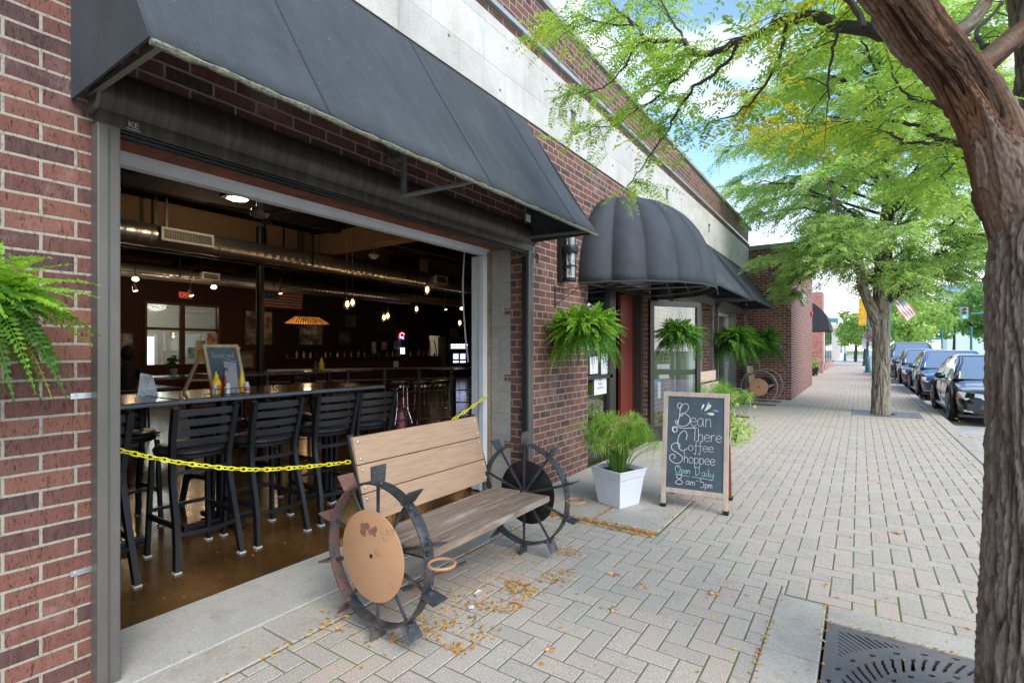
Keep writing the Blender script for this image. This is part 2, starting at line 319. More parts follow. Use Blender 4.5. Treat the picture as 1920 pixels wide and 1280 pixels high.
SOIL=M('potting_soil',(.05,.035,.022),.95,var=.4,vs=30,bump=.8)
def glass_panel(name,col=(.8,.85,.85),fac=.16):
    m,n,l,b=nodemat(name); o=n['Material Output']; tr=n.new('ShaderNodeBsdfTransparent'); gl=n.new('ShaderNodeBsdfGlossy'); gl.inputs['Roughness'].default_value=.01
    fr=n.new('ShaderNodeFresnel'); fr.inputs[0].default_value=1.5; mxs=n.new('ShaderNodeMixShader'); a=math2(n,l,'ADD',math2(n,l,'MULTIPLY',fr.outputs[0],1.6),fac)
    tr.inputs[0].default_value=(*col,1); l.new(a,mxs.inputs[0]); l.new(tr.outputs[0],mxs.inputs[1]); l.new(gl.outputs[0],mxs.inputs[2]); l.new(mxs.outputs[0],o.inputs[0]); return m
PANE=glass_panel('clear_pane'); PANE_R=glass_panel('reflective_pane',(.45,.5,.5),.25)
def leaf_mat(name,stops,trans=.45,rough=.5):
    m,n,l,b=nodemat(name); a=n.new('ShaderNodeAttribute'); a.attribute_name='tint'
    c=ramp(n,l,a.outputs['Fac'],stops); l.new(c,b.inputs['Base Color']); b.inputs['Roughness'].default_value=rough; b.inputs['Specular IOR Level'].default_value=.35
    t=n.new('ShaderNodeBsdfTranslucent'); tcx=mixn(n,l,1.,c,(1.2,1.22,.75),'MULTIPLY'); l.new(tcx,t.inputs[0]); ms=n.new('ShaderNodeMixShader'); ms.inputs[0].default_value=trans
    l.new(b.outputs[0],ms.inputs[1]); l.new(t.outputs[0],ms.inputs[2]); l.new(ms.outputs[0],n['Material Output'].inputs[0]); return m
LEAF=leaf_mat('locust_leaves',[(0,(.12,.24,.04)),(.35,(.26,.42,.06)),(.7,(.44,.60,.10)),(.9,(.58,.70,.15)),(.93,(.75,.6,.04)),(1,(.9,.62,.03))],.6)
LEAF2=leaf_mat('locust_leaves_far',[(0,(.17,.29,.10)),(.35,(.36,.52,.16)),(.7,(.56,.71,.27)),(1,(.74,.85,.42))],.6)
LEAF3=leaf_mat('background_leaves',[(0,(.08,.18,.05)),(.5,(.22,.38,.09)),(1,(.46,.58,.16))],.4)
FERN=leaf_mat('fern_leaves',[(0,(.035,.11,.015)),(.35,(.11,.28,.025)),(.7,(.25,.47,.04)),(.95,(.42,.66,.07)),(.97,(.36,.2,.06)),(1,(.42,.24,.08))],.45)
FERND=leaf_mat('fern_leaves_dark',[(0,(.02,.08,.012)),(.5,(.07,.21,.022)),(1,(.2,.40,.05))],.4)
PAPY=leaf_mat('papyrus_green',[(0,(.10,.22,.02)),(.5,(.24,.44,.05)),(.9,(.45,.62,.12)),(1,(.5,.42,.18))],.35)
FALL=leaf_mat('fallen_leaves_mat',[(0,(.28,.10,.012)),(.4,(.58,.22,.012)),(.8,(.75,.38,.03)),(1,(.68,.52,.08))],.2)
# ---------------------------------------------------------------- foliage helpers
def unit(a): return a/np.maximum(np.linalg.norm(a,axis=-1,keepdims=True),1e-9)
class Leaves:
    def __init__(s): s.V=[];s.Q=[];s.T=[];s.n=0
    def quads(s,v,t):      # v (N,4,3), t (N,)
        N=len(v); s.V.append(v.reshape(-1,3)); s.Q.append(np.arange(N*4).reshape(N,4)+s.n); s.T.append(np.repeat(t,4)); s.n+=N*4
    def fronds(s,base,d,L,n,ll,w,droop,tint,prof='flat',wid=.5,jit=.12,flat=None,rib=0):
        base=np.asarray(base,float); d=unit(np.asarray(d,float)); K=len(base); L=np.broadcast_to(L,(K,)).astype(float); droop=np.broadcast_to(droop,(K,)).astype(float)
        t=(np.arange(n)+.6)/n; z=np.array([0,0,-1.])
        pos=base[:,None]+d[:,None]*L[:,None,None]*t[None,:,None]+z*(droop*L)[:,None,None]*(t**2)[None,:,None]
        tan=unit(d[:,None]+z*2*droop[:,None,None]*t[None,:,None])
        up=unit(np.array([0,0,1.])+RNG.normal(0,.35,(K,3)))[:,None]
        side=unit(np.cross(tan,up)); nrm=np.cross(side,tan)
        if prof=='flat': pr=np.clip(np.sin(PI*np.clip(t*.92+.1,0,1))**.45,.3,1)
        else: pr=np.clip(1.12*(1-t**1.6),.12,1)*np.clip(t*9,.35,1)
        for sg in (-1,1):
            ld=unit(side*sg*.88+tan*.42-nrm*.12+RNG.normal(0,jit,pos.shape)); ln=(ll*pr)[None,:,None]*np.ones((K,1,1))
            if np.ndim(ll)==0: pass
            wv=tan*w/2+nrm*RNG.normal(0,.25*w,(K,n,1))
            v=np.stack([pos,pos+ld*ln*wid-wv,pos+ld*ln,pos+ld*ln*wid+wv],2).reshape(-1,4,3)
            tt=np.clip(np.repeat(tint,n)+RNG.normal(0,.03,K*n),0,1); s.quads(v,tt)
        if rib:
            a=pos[:,:-1];b=pos[:,1:];sd=side[:,:-1]*rib
            v=np.stack([a-sd,a+sd,b+sd*.8,b-sd*.8],2).reshape(-1,4,3); s.quads(v,np.clip(np.repeat(tint,n-1)-.1,0,1))
    def scatter(s,P,size,tint,asp=.55):
        K=len(P); a=unit(RNG.normal(0,1,(K,3))); b=unit(np.cross(a,RNG.normal(0,1,(K,3)))); L=np.broadcast_to(size,(K,))[:,None]
        v=np.stack([P-a*L/2,P-b*L*asp/2,P+a*L/2,P+b*L*asp/2],1); s.quads(v,tint)
    def build(s,name,mat,parent=None,world=True):
        return npmesh(name,np.concatenate(s.V),np.concatenate(s.Q),mat,parent,np.concatenate(s.T),world)

# ---------------------------------------------------------------- setting: ground, road, pavement
def quadsheet(name,x0,x1,y0,y1,z,mat):
    return struct(MB().add([(x0,y0,z),(x1,y0,z),(x1,y1,z),(x0,y1,z)],[(0,1,2,3)]).build(name,mat))
GRASSM=M('verge_grass',(.13,.22,.05),.95,var=.35,vs=.5,bump=.5,bs=30)
quadsheet('ground',-300,500,-60,900,-.30,GRASSM)
ROADM=M('asphalt_road',(.40,.395,.385),.85,var=.12,vs=1.2,bump=.3,bs=120,dirt=((.16,.155,.15),.8,.55,.2))
quadsheet('road',1.36,16,-30,420,-.15,ROADM)
KX0,KX1=1.17,1.36
# kerb stones
mb=MB()
y=-20.
while y<160: mb.box(KX0,KX1,y+.004,y+2.39,-.3,.004); y+=2.4
struct(mb.build('kerb',SLAB,bevel=.012))
# bed of the pavement: soil and moss that shows in the joints
m,n,l,b=nodemat('joint_soil_moss'); g=n.new('ShaderNodeNewGeometry'); sp=n.new('ShaderNodeSeparateXYZ'); l.new(g.outputs['Position'],sp.inputs[0])
nf=noise_n(n,l,g.outputs['Position'],2.4,6,.7); mo=mixn(n,l,ramp(n,l,nf,[(.46,0.),(.60,1.)]),(.17,.155,.125),(.12,.19,.035))
l.new(mo,b.inputs['Base Color']); b.inputs['Roughness'].default_value=1
bp=n.new('ShaderNodeBump'); bp.inputs['Strength'].default_value=1; l.new(noise_n(n,l,g.outputs['Position'],180,4),bp.inputs['Height']); l.new(bp.outputs[0],b.inputs['Normal'])
def rectfree(x,y,rects): return not any(a<x<b_ and c<y<d for a,b_,c,d in rects)
G1=(-.13,1.07,1.70,2.90); G1f=(-.36,1.16,1.50,3.10)      # iron grate by the near tree and its stone frame
G2=(-.13,1.0,12.35,13.6); G2f=(-.36,1.16,12.15,13.8)
bmb=MB(); gy=sorted([(G1[2],G1[3],G1[0]),(G2[2],G2[3],G2[0])]); yl=-6
for (a,b_,c) in gy: bmb.box(-2.13,1.17,yl,a-.02,-.12,-.0030); bmb.box(-2.13,c-.02,a-.019,b_+.019,-.12,-.0031); bmb.box(G1[1]+.02 if a<5 else G2[1]+.02,1.17,a-.019,b_+.019,-.12,-.0031); yl=b_+.02
bmb.box(-2.13,1.17,yl,60,-.12,-.0030); struct(bmb.build('paving_bed',MATS['joint_soil_moss']))
SLABS=[(-2.2,-1.195,3.59,4.55),(-2.2,-1.50,4.55,7.6)]
rects=[G1f,G2f,(-3,-1.19,3.57,4.57),(-3,-1.50,4.5,7.62)]
PX0,PX1=-2.10,KX0-.008; u_=.1005
V=[];Fc=[];T=[]
def paver(x0,x1,y0,y1,bev,tint,dz):
    k=len(V); g_=.0040
    x0+=g_;x1-=g_;y0+=g_;y1-=g_
    if x1-x0<.015 or y1-y0<.015: return
    z=dz; bz=z-.0022
    V.extend([(x0,y0,-.05),(x1,y0,-.05),(x1,y1,-.05),(x0,y1,-.05),(x0,y0,bz),(x1,y0,bz),(x1,y1,bz),(x0,y1,bz),(x0+bev,y0+bev,z),(x1-bev,y0+bev,z),(x1-bev,y1-bev,z),(x0+bev,y1-bev,z)])
    for a,b_ in ((0,4),(4,8)):
        for j in range(4): Fc.append((k+a+j,k+a+(j+1)%4,k+b_+(j+1)%4,k+b_+j))
    Fc.append((k+8,k+9,k+10,k+11)); T.extend([tint]*12)
def clipadd(x0,x1,y0,y1,bev,tint,dz):
    x0=max(x0,PX0);x1=min(x1,PX1)
    if x1-x0<.02: return
    parts=[(x0,x1,y0,y1)]
    for (a,b_,c,d) in rects:
        nxt=[]
        for (p,q,r,s_) in parts:
            if q<=a or p>=b_ or s_<=c or r>=d: nxt.append((p,q,r,s_)); continue
            if p<a: nxt.append((p,a,r,s_))
            if q>b_: nxt.append((b_,q,r,s_))
            pp,qq=max(p,a),min(q,b_)
            if r<c: nxt.append((pp,qq,r,c))
            if s_>d: nxt.append((pp,qq,d,s_))
        parts=nxt
    for p in parts: paver(*p,bev,tint,dz)
ni=int((PX1-PX0)/u_)+3
for i in range(-1,ni):
    for j in range(-12,340):
        d=(i-j)%4; x=PX0-.045+i*u_; yy=.0+j*u_
        if yy>34: continue
        bev=.0022
        if d==0: clipadd(x,x+2*u_,yy,yy+u_,bev,random.random(),max(-.0012,random.gauss(0,.0008)))
        elif d==2: clipadd(x,x+u_,yy-u_,yy+u_,bev,random.random(),max(-.0012,random.gauss(0,.0008)))
# beyond, running courses
yy=34.
while yy<60:
    x=PX0-.1*(int(yy*10)%2)
    while x<PX1: clipadd(x,x+.2,yy,yy+.1,.004,random.random(),0); x+=.2
    yy+=.1
m,n,l,b=nodemat('exposed_aggregate_paver'); a=n.new('ShaderNodeAttribute'); a.attribute_name='tint'; g=n.new('ShaderNodeNewGeometry')
base=ramp(n,l,a.outputs['Fac'],[(0,(.35,.325,.285)),(.35,(.39,.355,.308)),(.6,(.40,.352,.302)),(.85,(.405,.338,.292)),(1,(.345,.32,.287))])
sp1=noise_n(n,l,g.outputs['Position'],210,4,.8); base=mixn(n,l,.92,base,ramp(n,l,sp1,[(.30,(.10,.09,.08)),(.47,(.50,.48,.46)),(.66,(1.,.97,.92))]),'OVERLAY')
st=noise_n(n,l,g.outputs['Position'],.9,7,.7); base=mixn(n,l,math2(n,l,'MULTIPLY',ramp(n,l,st,[(.5,0.),(.8,1.)]),.35),base,(.26,.245,.22))
sp2=n.new('ShaderNodeTexVoronoi'); sp2.inputs['Scale'].default_value=3.1; l.new(g.outputs['Position'],sp2.inputs['Vector']); base=mixn(n,l,math2(n,l,'MULTIPLY',ramp(n,l,sp2.outputs['Distance'],[(.03,1.),(.06,0.)]),.5),base,(.12,.11,.10))
l.new(base,b.inputs['Base Color']); b.inputs['Roughness'].default_value=.9; b.inputs['Specular IOR Level'].default_value=.3
bp=n.new('ShaderNodeBump'); bp.inputs['Strength'].default_value=.7; bp.inputs['Distance'].default_value=.004; l.new(sp1,bp.inputs['Height']); l.new(bp.outputs[0],b.inputs['Normal'])
pv=npmesh('sidewalk_pavers',np.array(V),np.array(Fc),m,tint=T); struct(pv)
quadsheet('far_pavement',-2.4,KX0,60,150,-.002,M('far_paving',(.50,.47,.44),.9,var=.1))
# concrete strips along the wall and the slabs in front of the entrance
mb=MB(); y=-1.12
while y<3.5: mb.box(-2.36,-2.113,y+.004,y+1.225,-.1,.004); y+=1.232
mb.box(-2.52,-2.368,-6,.775,-.1,.003); mb.box(-2.113,-2.09,-6,-1.13,-.1,.003); struct(mb.build('concrete_strip',SLAB,bevel=.006))
struct(MB().box(-2.86,-2.368,.78,3.86,-.1,.010).build('door_sill',SILLC,bevel=.003))
mb=MB()
for (a,b_,c,d) in [(-2.113,-1.71,3.60,4.05),(-1.702,-1.205,3.60,4.545),(-2.5,-1.71,4.058,4.545),(-2.5,-1.51,4.555,6.0),(-2.5,-1.51,6.01,7.6),(-2.5,-2.113,3.58,4.05)]: mb.box(a,b_,c,d,-.1,.005)
struct(mb.build('entrance_slabs',SLAB,bevel=.005))
mb=MB()
for c in range(16): mb.box(-2.5,-2.113,7.61+c*1.2,7.61+c*1.2+1.19,-.1,.003)
struct(mb.build('wall_foot_strip',SLAB,bevel=.005))
mb=MB()
for (gx,gf) in ((G1,G1f),(G2,G2f)):
    x0,x1,y0,y1=gf; a,b_,c,d=gx
    mb.box(x0,a-.012,y0,d-.4,-.1,.006); mb.box(x0,a-.012,d-.392,d+.19,-.1,.004); mb.box(a-.004,b_,d+.008,y1,-.1,.006); mb.box(a-.004,b_,y0,c-.008,-.1,.006); mb.box(b_+.006,x1,y0,y1,-.1,.004)
struct(mb.build('tree_pit_stones',SLAB,bevel=.006))

# ---------------------------------------------------------------- iron tree grates (holes are real)
GRM=M('cast_iron_grate',(.21,.185,.18),.5,.5,var=.2,vs=5,bump=.35,bs=70,dirt=((.24,.15,.11),2.5,.52,.25))
def shapely_grate(name,gx,label):
    # plate as a fine grid whose cells are left out where the casting has its slots
    a,b_,c,d=gx; n_=240; cx,cy=(a+b_)/2,(c+d)/2; W_=b_-a; st=W_/n_
    ii,jj=np.meshgrid(np.arange(n_),np.arange(int((d-c)/st)),indexing='ij')
    x=(ii+.5)*st-W_/2; y=(jj+.5)*st-(d-c)/2; r=np.hypot(x,y); th=np.arctan2(y,x)
    hole=r<.17*W_
    rr=r/W_
    # diagonal slots in corners
    u=(x+y*np.sign(x*y)*-1); dg=np.abs(x)+np.abs(y)*0
    corner=(rr>.52)&(np.maximum(abs(x),abs(y))<W_*.46)
    s1=((x*np.sign(x)-y*np.sign(y))/W_*34)%1
    hole|=corner&(s1<.36)
    ang=(th/(2*PI)*72+rr*22)%1
    hole|=(rr>.385)&(rr<.455)&(ang<.34)
    for R0,k,w in ((.485,32,.10),(.36,30,.16)):
        q=(th/(2*PI)*k)%1; hole|=(abs(rr-R0)<.008*np.sin(PI*np.clip(q/.32,0,1)))&(q<.32)
    k=14; q=((th/(2*PI)*k)%1-.5)*2*PI*.27/k*1.0; rad=np.hypot(q*1.6*1.6,(rr-.285)*1.5)
    for r1,r2,cut in ((.028,.042,.3),(.058,.070,-.4)):
        hole|=(rad>r1)&(rad<r2)&(np.sin(np.arctan2(rr-.285,q)*2+cut*3)>-.1)
    hole|=rad<.014
    solid=~hole; idx=-np.ones((solid.shape[0]+1,solid.shape[1]+1),int)
    Vv=[];Q=[]
    I,J=np.where(solid)
    gi,gj=np.meshgrid(np.arange(solid.shape[0]+1),np.arange(solid.shape[1]+1),indexing='ij')
    vx=a+gi*st; vy=c+gj*st; nvv=vx.size; top=np.stack([vx.ravel(),vy.ravel(),np.full(nvv,.001)],1); bot=top.copy(); bot[:,2]=-.028
    Wd=solid.shape[1]+1; f0=I*Wd+J; f1=(I+1)*Wd+J; f2=(I+1)*Wd+J+1; f3=I*Wd+J+1
    qs=[np.stack([f0,f1,f2,f3],1)]
    pad=np.zeros((solid.shape[0]+2,solid.shape[1]+2),bool); pad[1:-1,1:-1]=solid
    for di,dj,(p,q_) in ((1,0,(f1,f2)),(-1,0,(f3,f0)),(0,1,(f2,f3)),(0,-1,(f0,f1))):
        e=~pad[I+1+di,J+1+dj]; qs.append(np.stack([p[e],p[e]+nvv,q_[e]+nvv,q_[e]],1))
    o=npmesh(name,np.concatenate([top,bot]),np.concatenate(qs),GRM); prop(o,label,'tree grate',group='iron tree grates'); return origin_to_base(o)
shapely_grate('tree_grate',G1,'cast iron tree grate with slotted pattern at the foot of the nearest tree')
shapely_grate('tree_grate',G2,'pale tree grate around the farther forked tree')
for gx in (G1,G2): quadsheet('tree_pit_soil',gx[0]-.02,gx[1]+.02,gx[2]-.02,gx[3]+.02,-.055,M('pit_soil',(.035,.025,.018),1,var=.4,vs=20,bump=.8))

# ---------------------------------------------------------------- the brick building
WX=-2.5
bld=thing('brick_building','single storey red brick restaurant and cafe building with pale concrete band above black awnings','building',(-2.5,8,0))
OP1=(.80,3.86); OP2=(5.17,7.12); OP3=(8.25,10.75); OP4=(11.3,14.2); YE=15.1
HZ=2.25
def wallbox(y0,y1,z0,z1,mat,name,th=.14): return MB().box(WX-th,WX,y0,y1,z0,z1).build(name,mat,bld)
wallbox(-6,OP1[0],0,3.4,BRICK,'wall'); wallbox(OP1[0],OP1[1],HZ,3.4,BRICK,'wall')
wallbox(OP1[1],OP2[0],0,3.4,BRICKH,'wall'); wallbox(OP2[0],OP2[1],2.42,3.4,BRICKH,'wall'); wallbox(OP2[1],OP3[0],0,3.4,BRICKH,'wall')
wallbox(OP3[0],OP3[1],HZ,3.4,BRICKH,'wall'); wallbox(OP3[1],OP4[0],0,3.4,BRICKH,'wall'); wallbox(OP4[0],OP4[1],HZ,3.4,BRICKH,'wall'); wallbox(OP4[1],YE+.2,0,3.4,BRICKH,'wall')
# back layer of the wall: cinder block jambs, upper masonry
for a,b_ in ((-6,OP1[0]-.02),(OP1[1]+.0,OP2[0]-.0),(OP2[1],OP3[0]),(OP3[1],OP4[0]),(OP4[1],YE)): MB().box(WX-.36,WX-.143,a,b_,0,2.25).build('inner_block_wall',BLOCK,bld)
mb=MB(); mb.box(WX-.36,WX-.143,-6,OP1[0]-.02,2.253,3.4); mb.box(WX-.36,WX-.143,OP1[1],YE,2.253,3.4); mb.build('upper_block_wall',BLOCK,bld)
MB().box(WX-.36,WX-.143,OP1[0]-.02,OP1[1],2.245,3.4).build('rusty_lintel',RUSTW,bld)
MB().box(WX-.01,WX+.012,-6,YE,3.4,4.05).build('concrete_band',BAND,bld)
MB().box(WX-.36,WX-.012,-6,YE,3.403,4.6).build('parapet_core',BLOCK,bld)
MB().box(WX-.011,WX+.004,-6,YE,4.052,4.125).build('band_top_course',BRICK,bld)
MB().box(WX-.008,WX+.045,-6,YE,4.128,4.17).build('metal_flashing',M('flashing',(.42,.45,.46),.4,.5,var=.15,vs=3,bump=.05),bld,bevel=.004)
MB().box(WX-.011,WX+.002,-6,YE,4.172,4.56).build('parapet',BRICKH,bld)
mb=MB(); y=-6
while y<YE: mb.box(WX-.40,WX+.035,y+.003,y+.61,4.602,4.66); y+=.613
mb.build('coping',M('coping_stone',(.30,.29,.26),.8,var=.25,vs=2,bump=.3),bld,bevel=.006)
# small openings and stains in the band
mb=MB()
for yy in (4.75,7.9,10.6): mb.box(WX+.0125,WX+.016,yy,yy+.09,3.66,3.8); mb.box(WX+.012,WX+.03,yy-.015,yy+.105,3.8,3.815)
mb.build('band_socket',M('band_hole',(.14,.13,.12),.9,var=.6,vs=30,bump=.6),bld)
mb=MB()
for yy in np.arange(.5,15,.75):
    for zz in (3.55,3.9): mb.ico((WX+.012,yy+random.uniform(-.1,.1),zz+random.uniform(-.08,.08)),.012,6,4)
mb.build('band_plug',M('band_plug_mat',(.2,.19,.17),.9),bld)
# brick quoins that bond into the block jamb
mb=MB()
for k in range(3): mb.box(WX-.21,WX-.1425,OP1[1]-.0025,OP1[1]+.0,.42+k*.61,.48+k*.61)
mb.build('bond_brick',BRICK,bld)
# -------- sectional door frame behind the opening
fr=thing('roll_up_door_frame','pale grey steel frame and track around the open bar front','door frame',(-2.9,2.3,0))
FX=-2.9
mb=MB(); mb.box(FX-.03,FX+.035,.8,3.80,2.19,2.268); mb.box(FX+.036,FX+.06,.8,3.80,2.225,2.268); mb.build('head_rail',GREY_FR,fr,bevel=.004)
mb=MB(); mb.box(FX-.12,FX-.02,3.76,3.80,.012,2.19); mb.box(FX-.019,FX+.037,3.74,3.80,.012,2.187); mb.build('side_rail',GREY_FR,fr,bevel=.004)
mb=MB(); mb.box(FX-.05,FX+.037,3.803,3.858,.012,2.25); mb.build('side_stop',M('rusty_jamb',(.25,.17,.11),.8,var=.4,vs=10,bump=.3),fr)
mb=MB(); mb.box(FX-.12,FX+.037,.70,.76,.012,2.19); mb.build('side_rail',GREY_FR,fr,bevel=.004)
mb=MB(); mb.tube(smoothpts([(-3.05,3.70,2.3),(-3.06,3.68,1.9),(-3.05,3.70,1.5),(-3.04,3.735,1.2)]),.008,6); mb.build('cable',M('grey_cable',(.3,.3,.3),.6),fr,smooth=True)
# -------- roller screen: housing, channels, bottom bar
rs=thing('roller_screen','bronze roller screen housing with side channels over the open bar front','roller screen',(-2.5,2.3,0))
hp=[(WX+.003,2.445)]+[(WX+.01+.088*math.sin(t),2.338+.100*math.cos(t)) for t in np.linspace(.25,PI*.8,14)]+[(WX+.062,2.245),(WX+.060,2.200),(WX+.003,2.200)]
MB().prism(hp,1,.735,3.925).build('housing',BROWN_HOUSE,rs,smooth=True)
MB().prism([(WX+.008,2.44)]+[(WX+.01+.093*math.sin(t),2.338+.105*math.cos(t)) for t in np.linspace(.25,PI*.8,14)]+[(WX+.008,2.24)],1,3.927,3.94).build('end_cap',BROWN_MET,rs,smooth=True)
MB().prism([(WX+.008,2.44)]+[(WX+.01+.093*math.sin(t),2.338+.105*math.cos(t)) for t in np.linspace(.25,PI*.8,14)]+[(WX+.008,2.24)],1,.72,.733).build('end_cap',BROWN_MET,rs,smooth=True)
mb=MB(); mb.box(WX+.01,WX+.056,.81,3.82,2.188,2.198); mb.box(WX+.015,WX+.048,.81,3.82,2.174,2.186); mb.build('bottom_bar',BLACK_MET,rs,bevel=.003)
for (a,b_) in ((.728,.803),(3.83,3.905)):
    mb=MB(); mb.box(WX+.002,WX+.075,a,b_,.006,2.198); 
    mb.build('side_channel',BROWN_MET,rs,bevel=.004)
    ym=(a+b_)/2
    MB().box(WX+.0755,WX+.0775,ym-.004,ym+.002,.02,2.18).build('channel_groove',M('channel_line',(.06,.055,.05),.5),rs)
MB().box(WX+.01,WX+.06,3.812,3.828,.006,2.146).build('track_brush',M('black_brush',(.01,.01,.01),.9),rs)
for zz in (.45,1.13):
    mb=MB(); mb.box(WX+.002,WX+.007,.665,.73,zz,zz+.022); mb.cyl((WX+.007,.68,zz+.011),(WX+.011,.68,zz+.011),.005,8); mb.build('fixing_tab',M('zinc',(.6,.62,.65),.35,.9,bump=0),rs)
MKM=M('faded_white_print',(.33,.33,.33),.7,var=.2)
text('KE',.032,(WX+.0625,.85,2.228),(0,1,0),(0,0,1),MKM,rs,'brand_mark',.0008)
mb=MB(); mb.box(WX+.061,WX+.063,.825,.875,2.2095,2.212); mb.build('brand_underline',MKM,rs)
mb=MB(); mb.tube(smoothpts([(WX+.09,3.90,2.2),(WX+.10,3.935,2.17),(WX+.10,3.945,2.13),(WX+.10,3.93,2.10),(WX+.10,3.91,2.13),(WX+.1,3.92,2.17)]),.005,6); mb.build('pull_cord',BLACK_MET,rs,smooth=True)
# -------- folded support arm under the awning
arm=thing('support_arm','grey folding metal bracket arm fixed to the brick under the big awning','bracket',(-2.4,2.6,2.4))
A0=at(735,295,X=WX+.01); A1=at(757,292,X=-2.28); A2=at(757,368,X=-2.28); A3=at(888,340,X=-1.9)
AM=M('grey_arm',(.20,.20,.20),.45,.4,var=.15)
mb=MB(); mb.beam(A0,A1,.03,.03); mb.beam(A1+Vector((0,0,.015)),A2,.028,.028,(0,1,0)); mb.beam(A2,A3,.03,.02); mb.build('arm',AM,arm,bevel=.003)
MB().box(WX+.001,WX+.012,A0.y-.04,A0.y+.04,A0.z-.05,A0.z+.06).build('wall_plate',AM,arm)
# -------- awnings
def awning(y0,y1,xf,z0,z1,label,mold=True,val=.0):
    t=thing('awning',label,'awning',(WX,(y0+y1)/2,z0),group='black sloped awnings')
    nx,ny=14,90; k=MB(); top=[]
    def S(u,v,off=0):   # u along y, v from wall (0) to front edge (1)
        y=y0+(y1-y0)*u; x=WX+.006+(xf-WX-.006)*v; z=z1+(z0-z1)*v
        sag=-.014*math.sin(PI*v)*(1-.7*abs(math.sin(PI*u*3)))+.0022*noise.noise(Vector((u*14,v*3,y0)))*v+.0008*math.sin(u*60+v*3)*v**3
        return (x+sag+off*.8,y,z+sag+off*.55)
    vs=[S(i/ny,j/nx) for i in range(ny+1) for j in range(nx+1)]
    fs=[(i*(nx+1)+j,i*(nx+1)+j+1,(i+1)*(nx+1)+j+1,(i+1)*(nx+1)+j) for i in range(ny) for j in range(nx)]
    MB().add(vs,fs).build('canvas',AWN,t,smooth=True,solid=.006)
    for yy in (y0,y1): MB().prism([(WX+.006,z0),(xf-.002,z0),(WX+.006,z1-.004)],1,yy-.004,yy+.004).build('side_panel',AWN,t)
    # inner frame
    mb=MB()
    for yy in (y0+.05,y1-.05):
        mb.beam((WX+.02,yy,z0+.04),(xf-.05,yy,z0+.02),.02,.02); mb.beam((WX+.03,yy,z0+.04),(WX+.03,yy,z1-.08),.02,.02)
    mb.beam((xf-.035,y0+.02,z0+.025),(xf-.035,y1-.02,z0+.025),.022,.022); mb.beam((WX+.03,y0+.02,z0+.05),(WX+.03,y1-.02,z0+.05),.02,.02)
    mb.build('frame',M('awning_frame',(.22,.22,.21),.5,.4),t)
    # seams
    for u in (.2,.55,.88):
      mb=MB()
      for j in range(nx): mb.beam(S(u,j/nx,.006),S(u,(j+1)/nx,.006),.012,.002,(1,0,1))
      mb.build('seam',M('awning_seam',(.028,.033,.040),.8),t)
    # hem: the rough lower edge
    pts=[Vector(S(i/60,1.0)) for i in range(61)]
    mb=MB(); mb.tube([p+Vector((-.004,0,-.012+random.uniform(-.001,.001))) for p in pts],[.011+random.uniform(-.0025,.0035) if mold else .008 for _ in pts],7); mb.build('hem',AWN_MOLD if mold else AWN,t)
    if mold:
        mb=MB(); 
        for i in range(420):
            y=y0+.04+(y1-y0-.06)*i/420+random.uniform(-.002,.002); d=random.uniform(.012,.034)*(.6+.4*noise.noise(Vector((y*3,0,0))))
            mb.add([(xf-.006,y-.003,z0-.008),(xf-.003,y+.003,z0-.008),(xf-.008+random.uniform(-.004,.004),y,z0-.01-d*.6)],[(0,1,2)]); mb.ico((xf-.003+random.uniform(-.004,.004),y,z0-.008-random.uniform(0,.010)),.0045,5,4)
        mb.build('hem_fringe',AWN_MOLD,t)
    MB().box(WX+.03,WX+.034,y1-.35,y1-.28,z0+.1,z0+.16).xf(Matrix.Translation((.2,-.0,0))).build('tag',M('white_tag',(.6,.6,.6),.6,var=0),t)
    MB().box(WX+.002,WX+.006,y0+.02,y1-.02,z1-.1,z1-.02).build('head_bar',BLACK_MET,t)
    return t
awning(.67,3.885,-1.79,2.275,3.385,'large black sloped awning over the open bar front, grey mould along its hem')
awning(7.75,10.74,-1.72,2.28,3.385,'black sloped awning just past the rounded dome awning',False)
awning(11.0,13.75,-1.66,2.28,3.385,'farthest black sloped awning, next to the projecting brick pier',False)
def dome(yc,r,zb,hgt,label,prj=None):
    t=thing('dome_awning',label,'awning',(WX,yc,zb)); prj=prj or r
    gores=10
    def S(a,b):   # a 0..pi around plan from -y to +y, b 0..pi/2 from rim to top
        wob=1.01  # shallow gores
        c=math.cos(b)**.86
        return (WX+.006+prj*math.sin(a)*c*wob, yc-r*math.cos(a)*c*wob, zb+hgt*math.sin(b)**1.0)
    NB=20; NA=24
    vs=[];fs=[]
    for g in range(gores):
        for sd_ in (0,1):
            for j in range(NB+1): vs.append(S(PI*(g+sd_)/gores,PI/2*j/NB*.985))
        k0=g*2*(NB+1)
        for j in range(NB): fs.append((k0+j,k0+NB+1+j,k0+NB+2+j,k0+j+1))
    MB().add(vs,fs).build('canvas',AWN,t,smooth=True,solid=.005)
    for g in range(1,gores): MB().tube([S(PI*g/gores,PI/2*j/NB*.985) for j in range(NB+1)],.005,5).build('seam',M('awning_seam',(.028,.033,.040),.8),t)
    mb=MB(); mb.tube([S(PI*i/gores,0) for i in range(gores+1)],.009,6); mb.build('hem',AWN,t)
    rin=lambda a: Vector((WX+(S(a,0)[0]-WX)*.93,yc+(S(a,0)[1]-yc)*.93,zb+.05))
    mb=MB(); mb.tube([rin(PI*i/24) for i in range(0,25)],.011,6)
    for g in range(1,gores):
        p=rin(PI*g/gores); mb.cyl(p,(WX+(p.x-WX)*.85,yc+(p.y-yc)*.85,p.z+.25),.009,6); 
    for g in (2,4,6): p=rin(PI*g/gores); mb.cyl(p,(WX+.02,p.y*.5+yc*.5,zb+.06),.009,6)
    mb.build('frame',M('awning_frame',(.22,.22,.21),.5,.4),t)
    return t
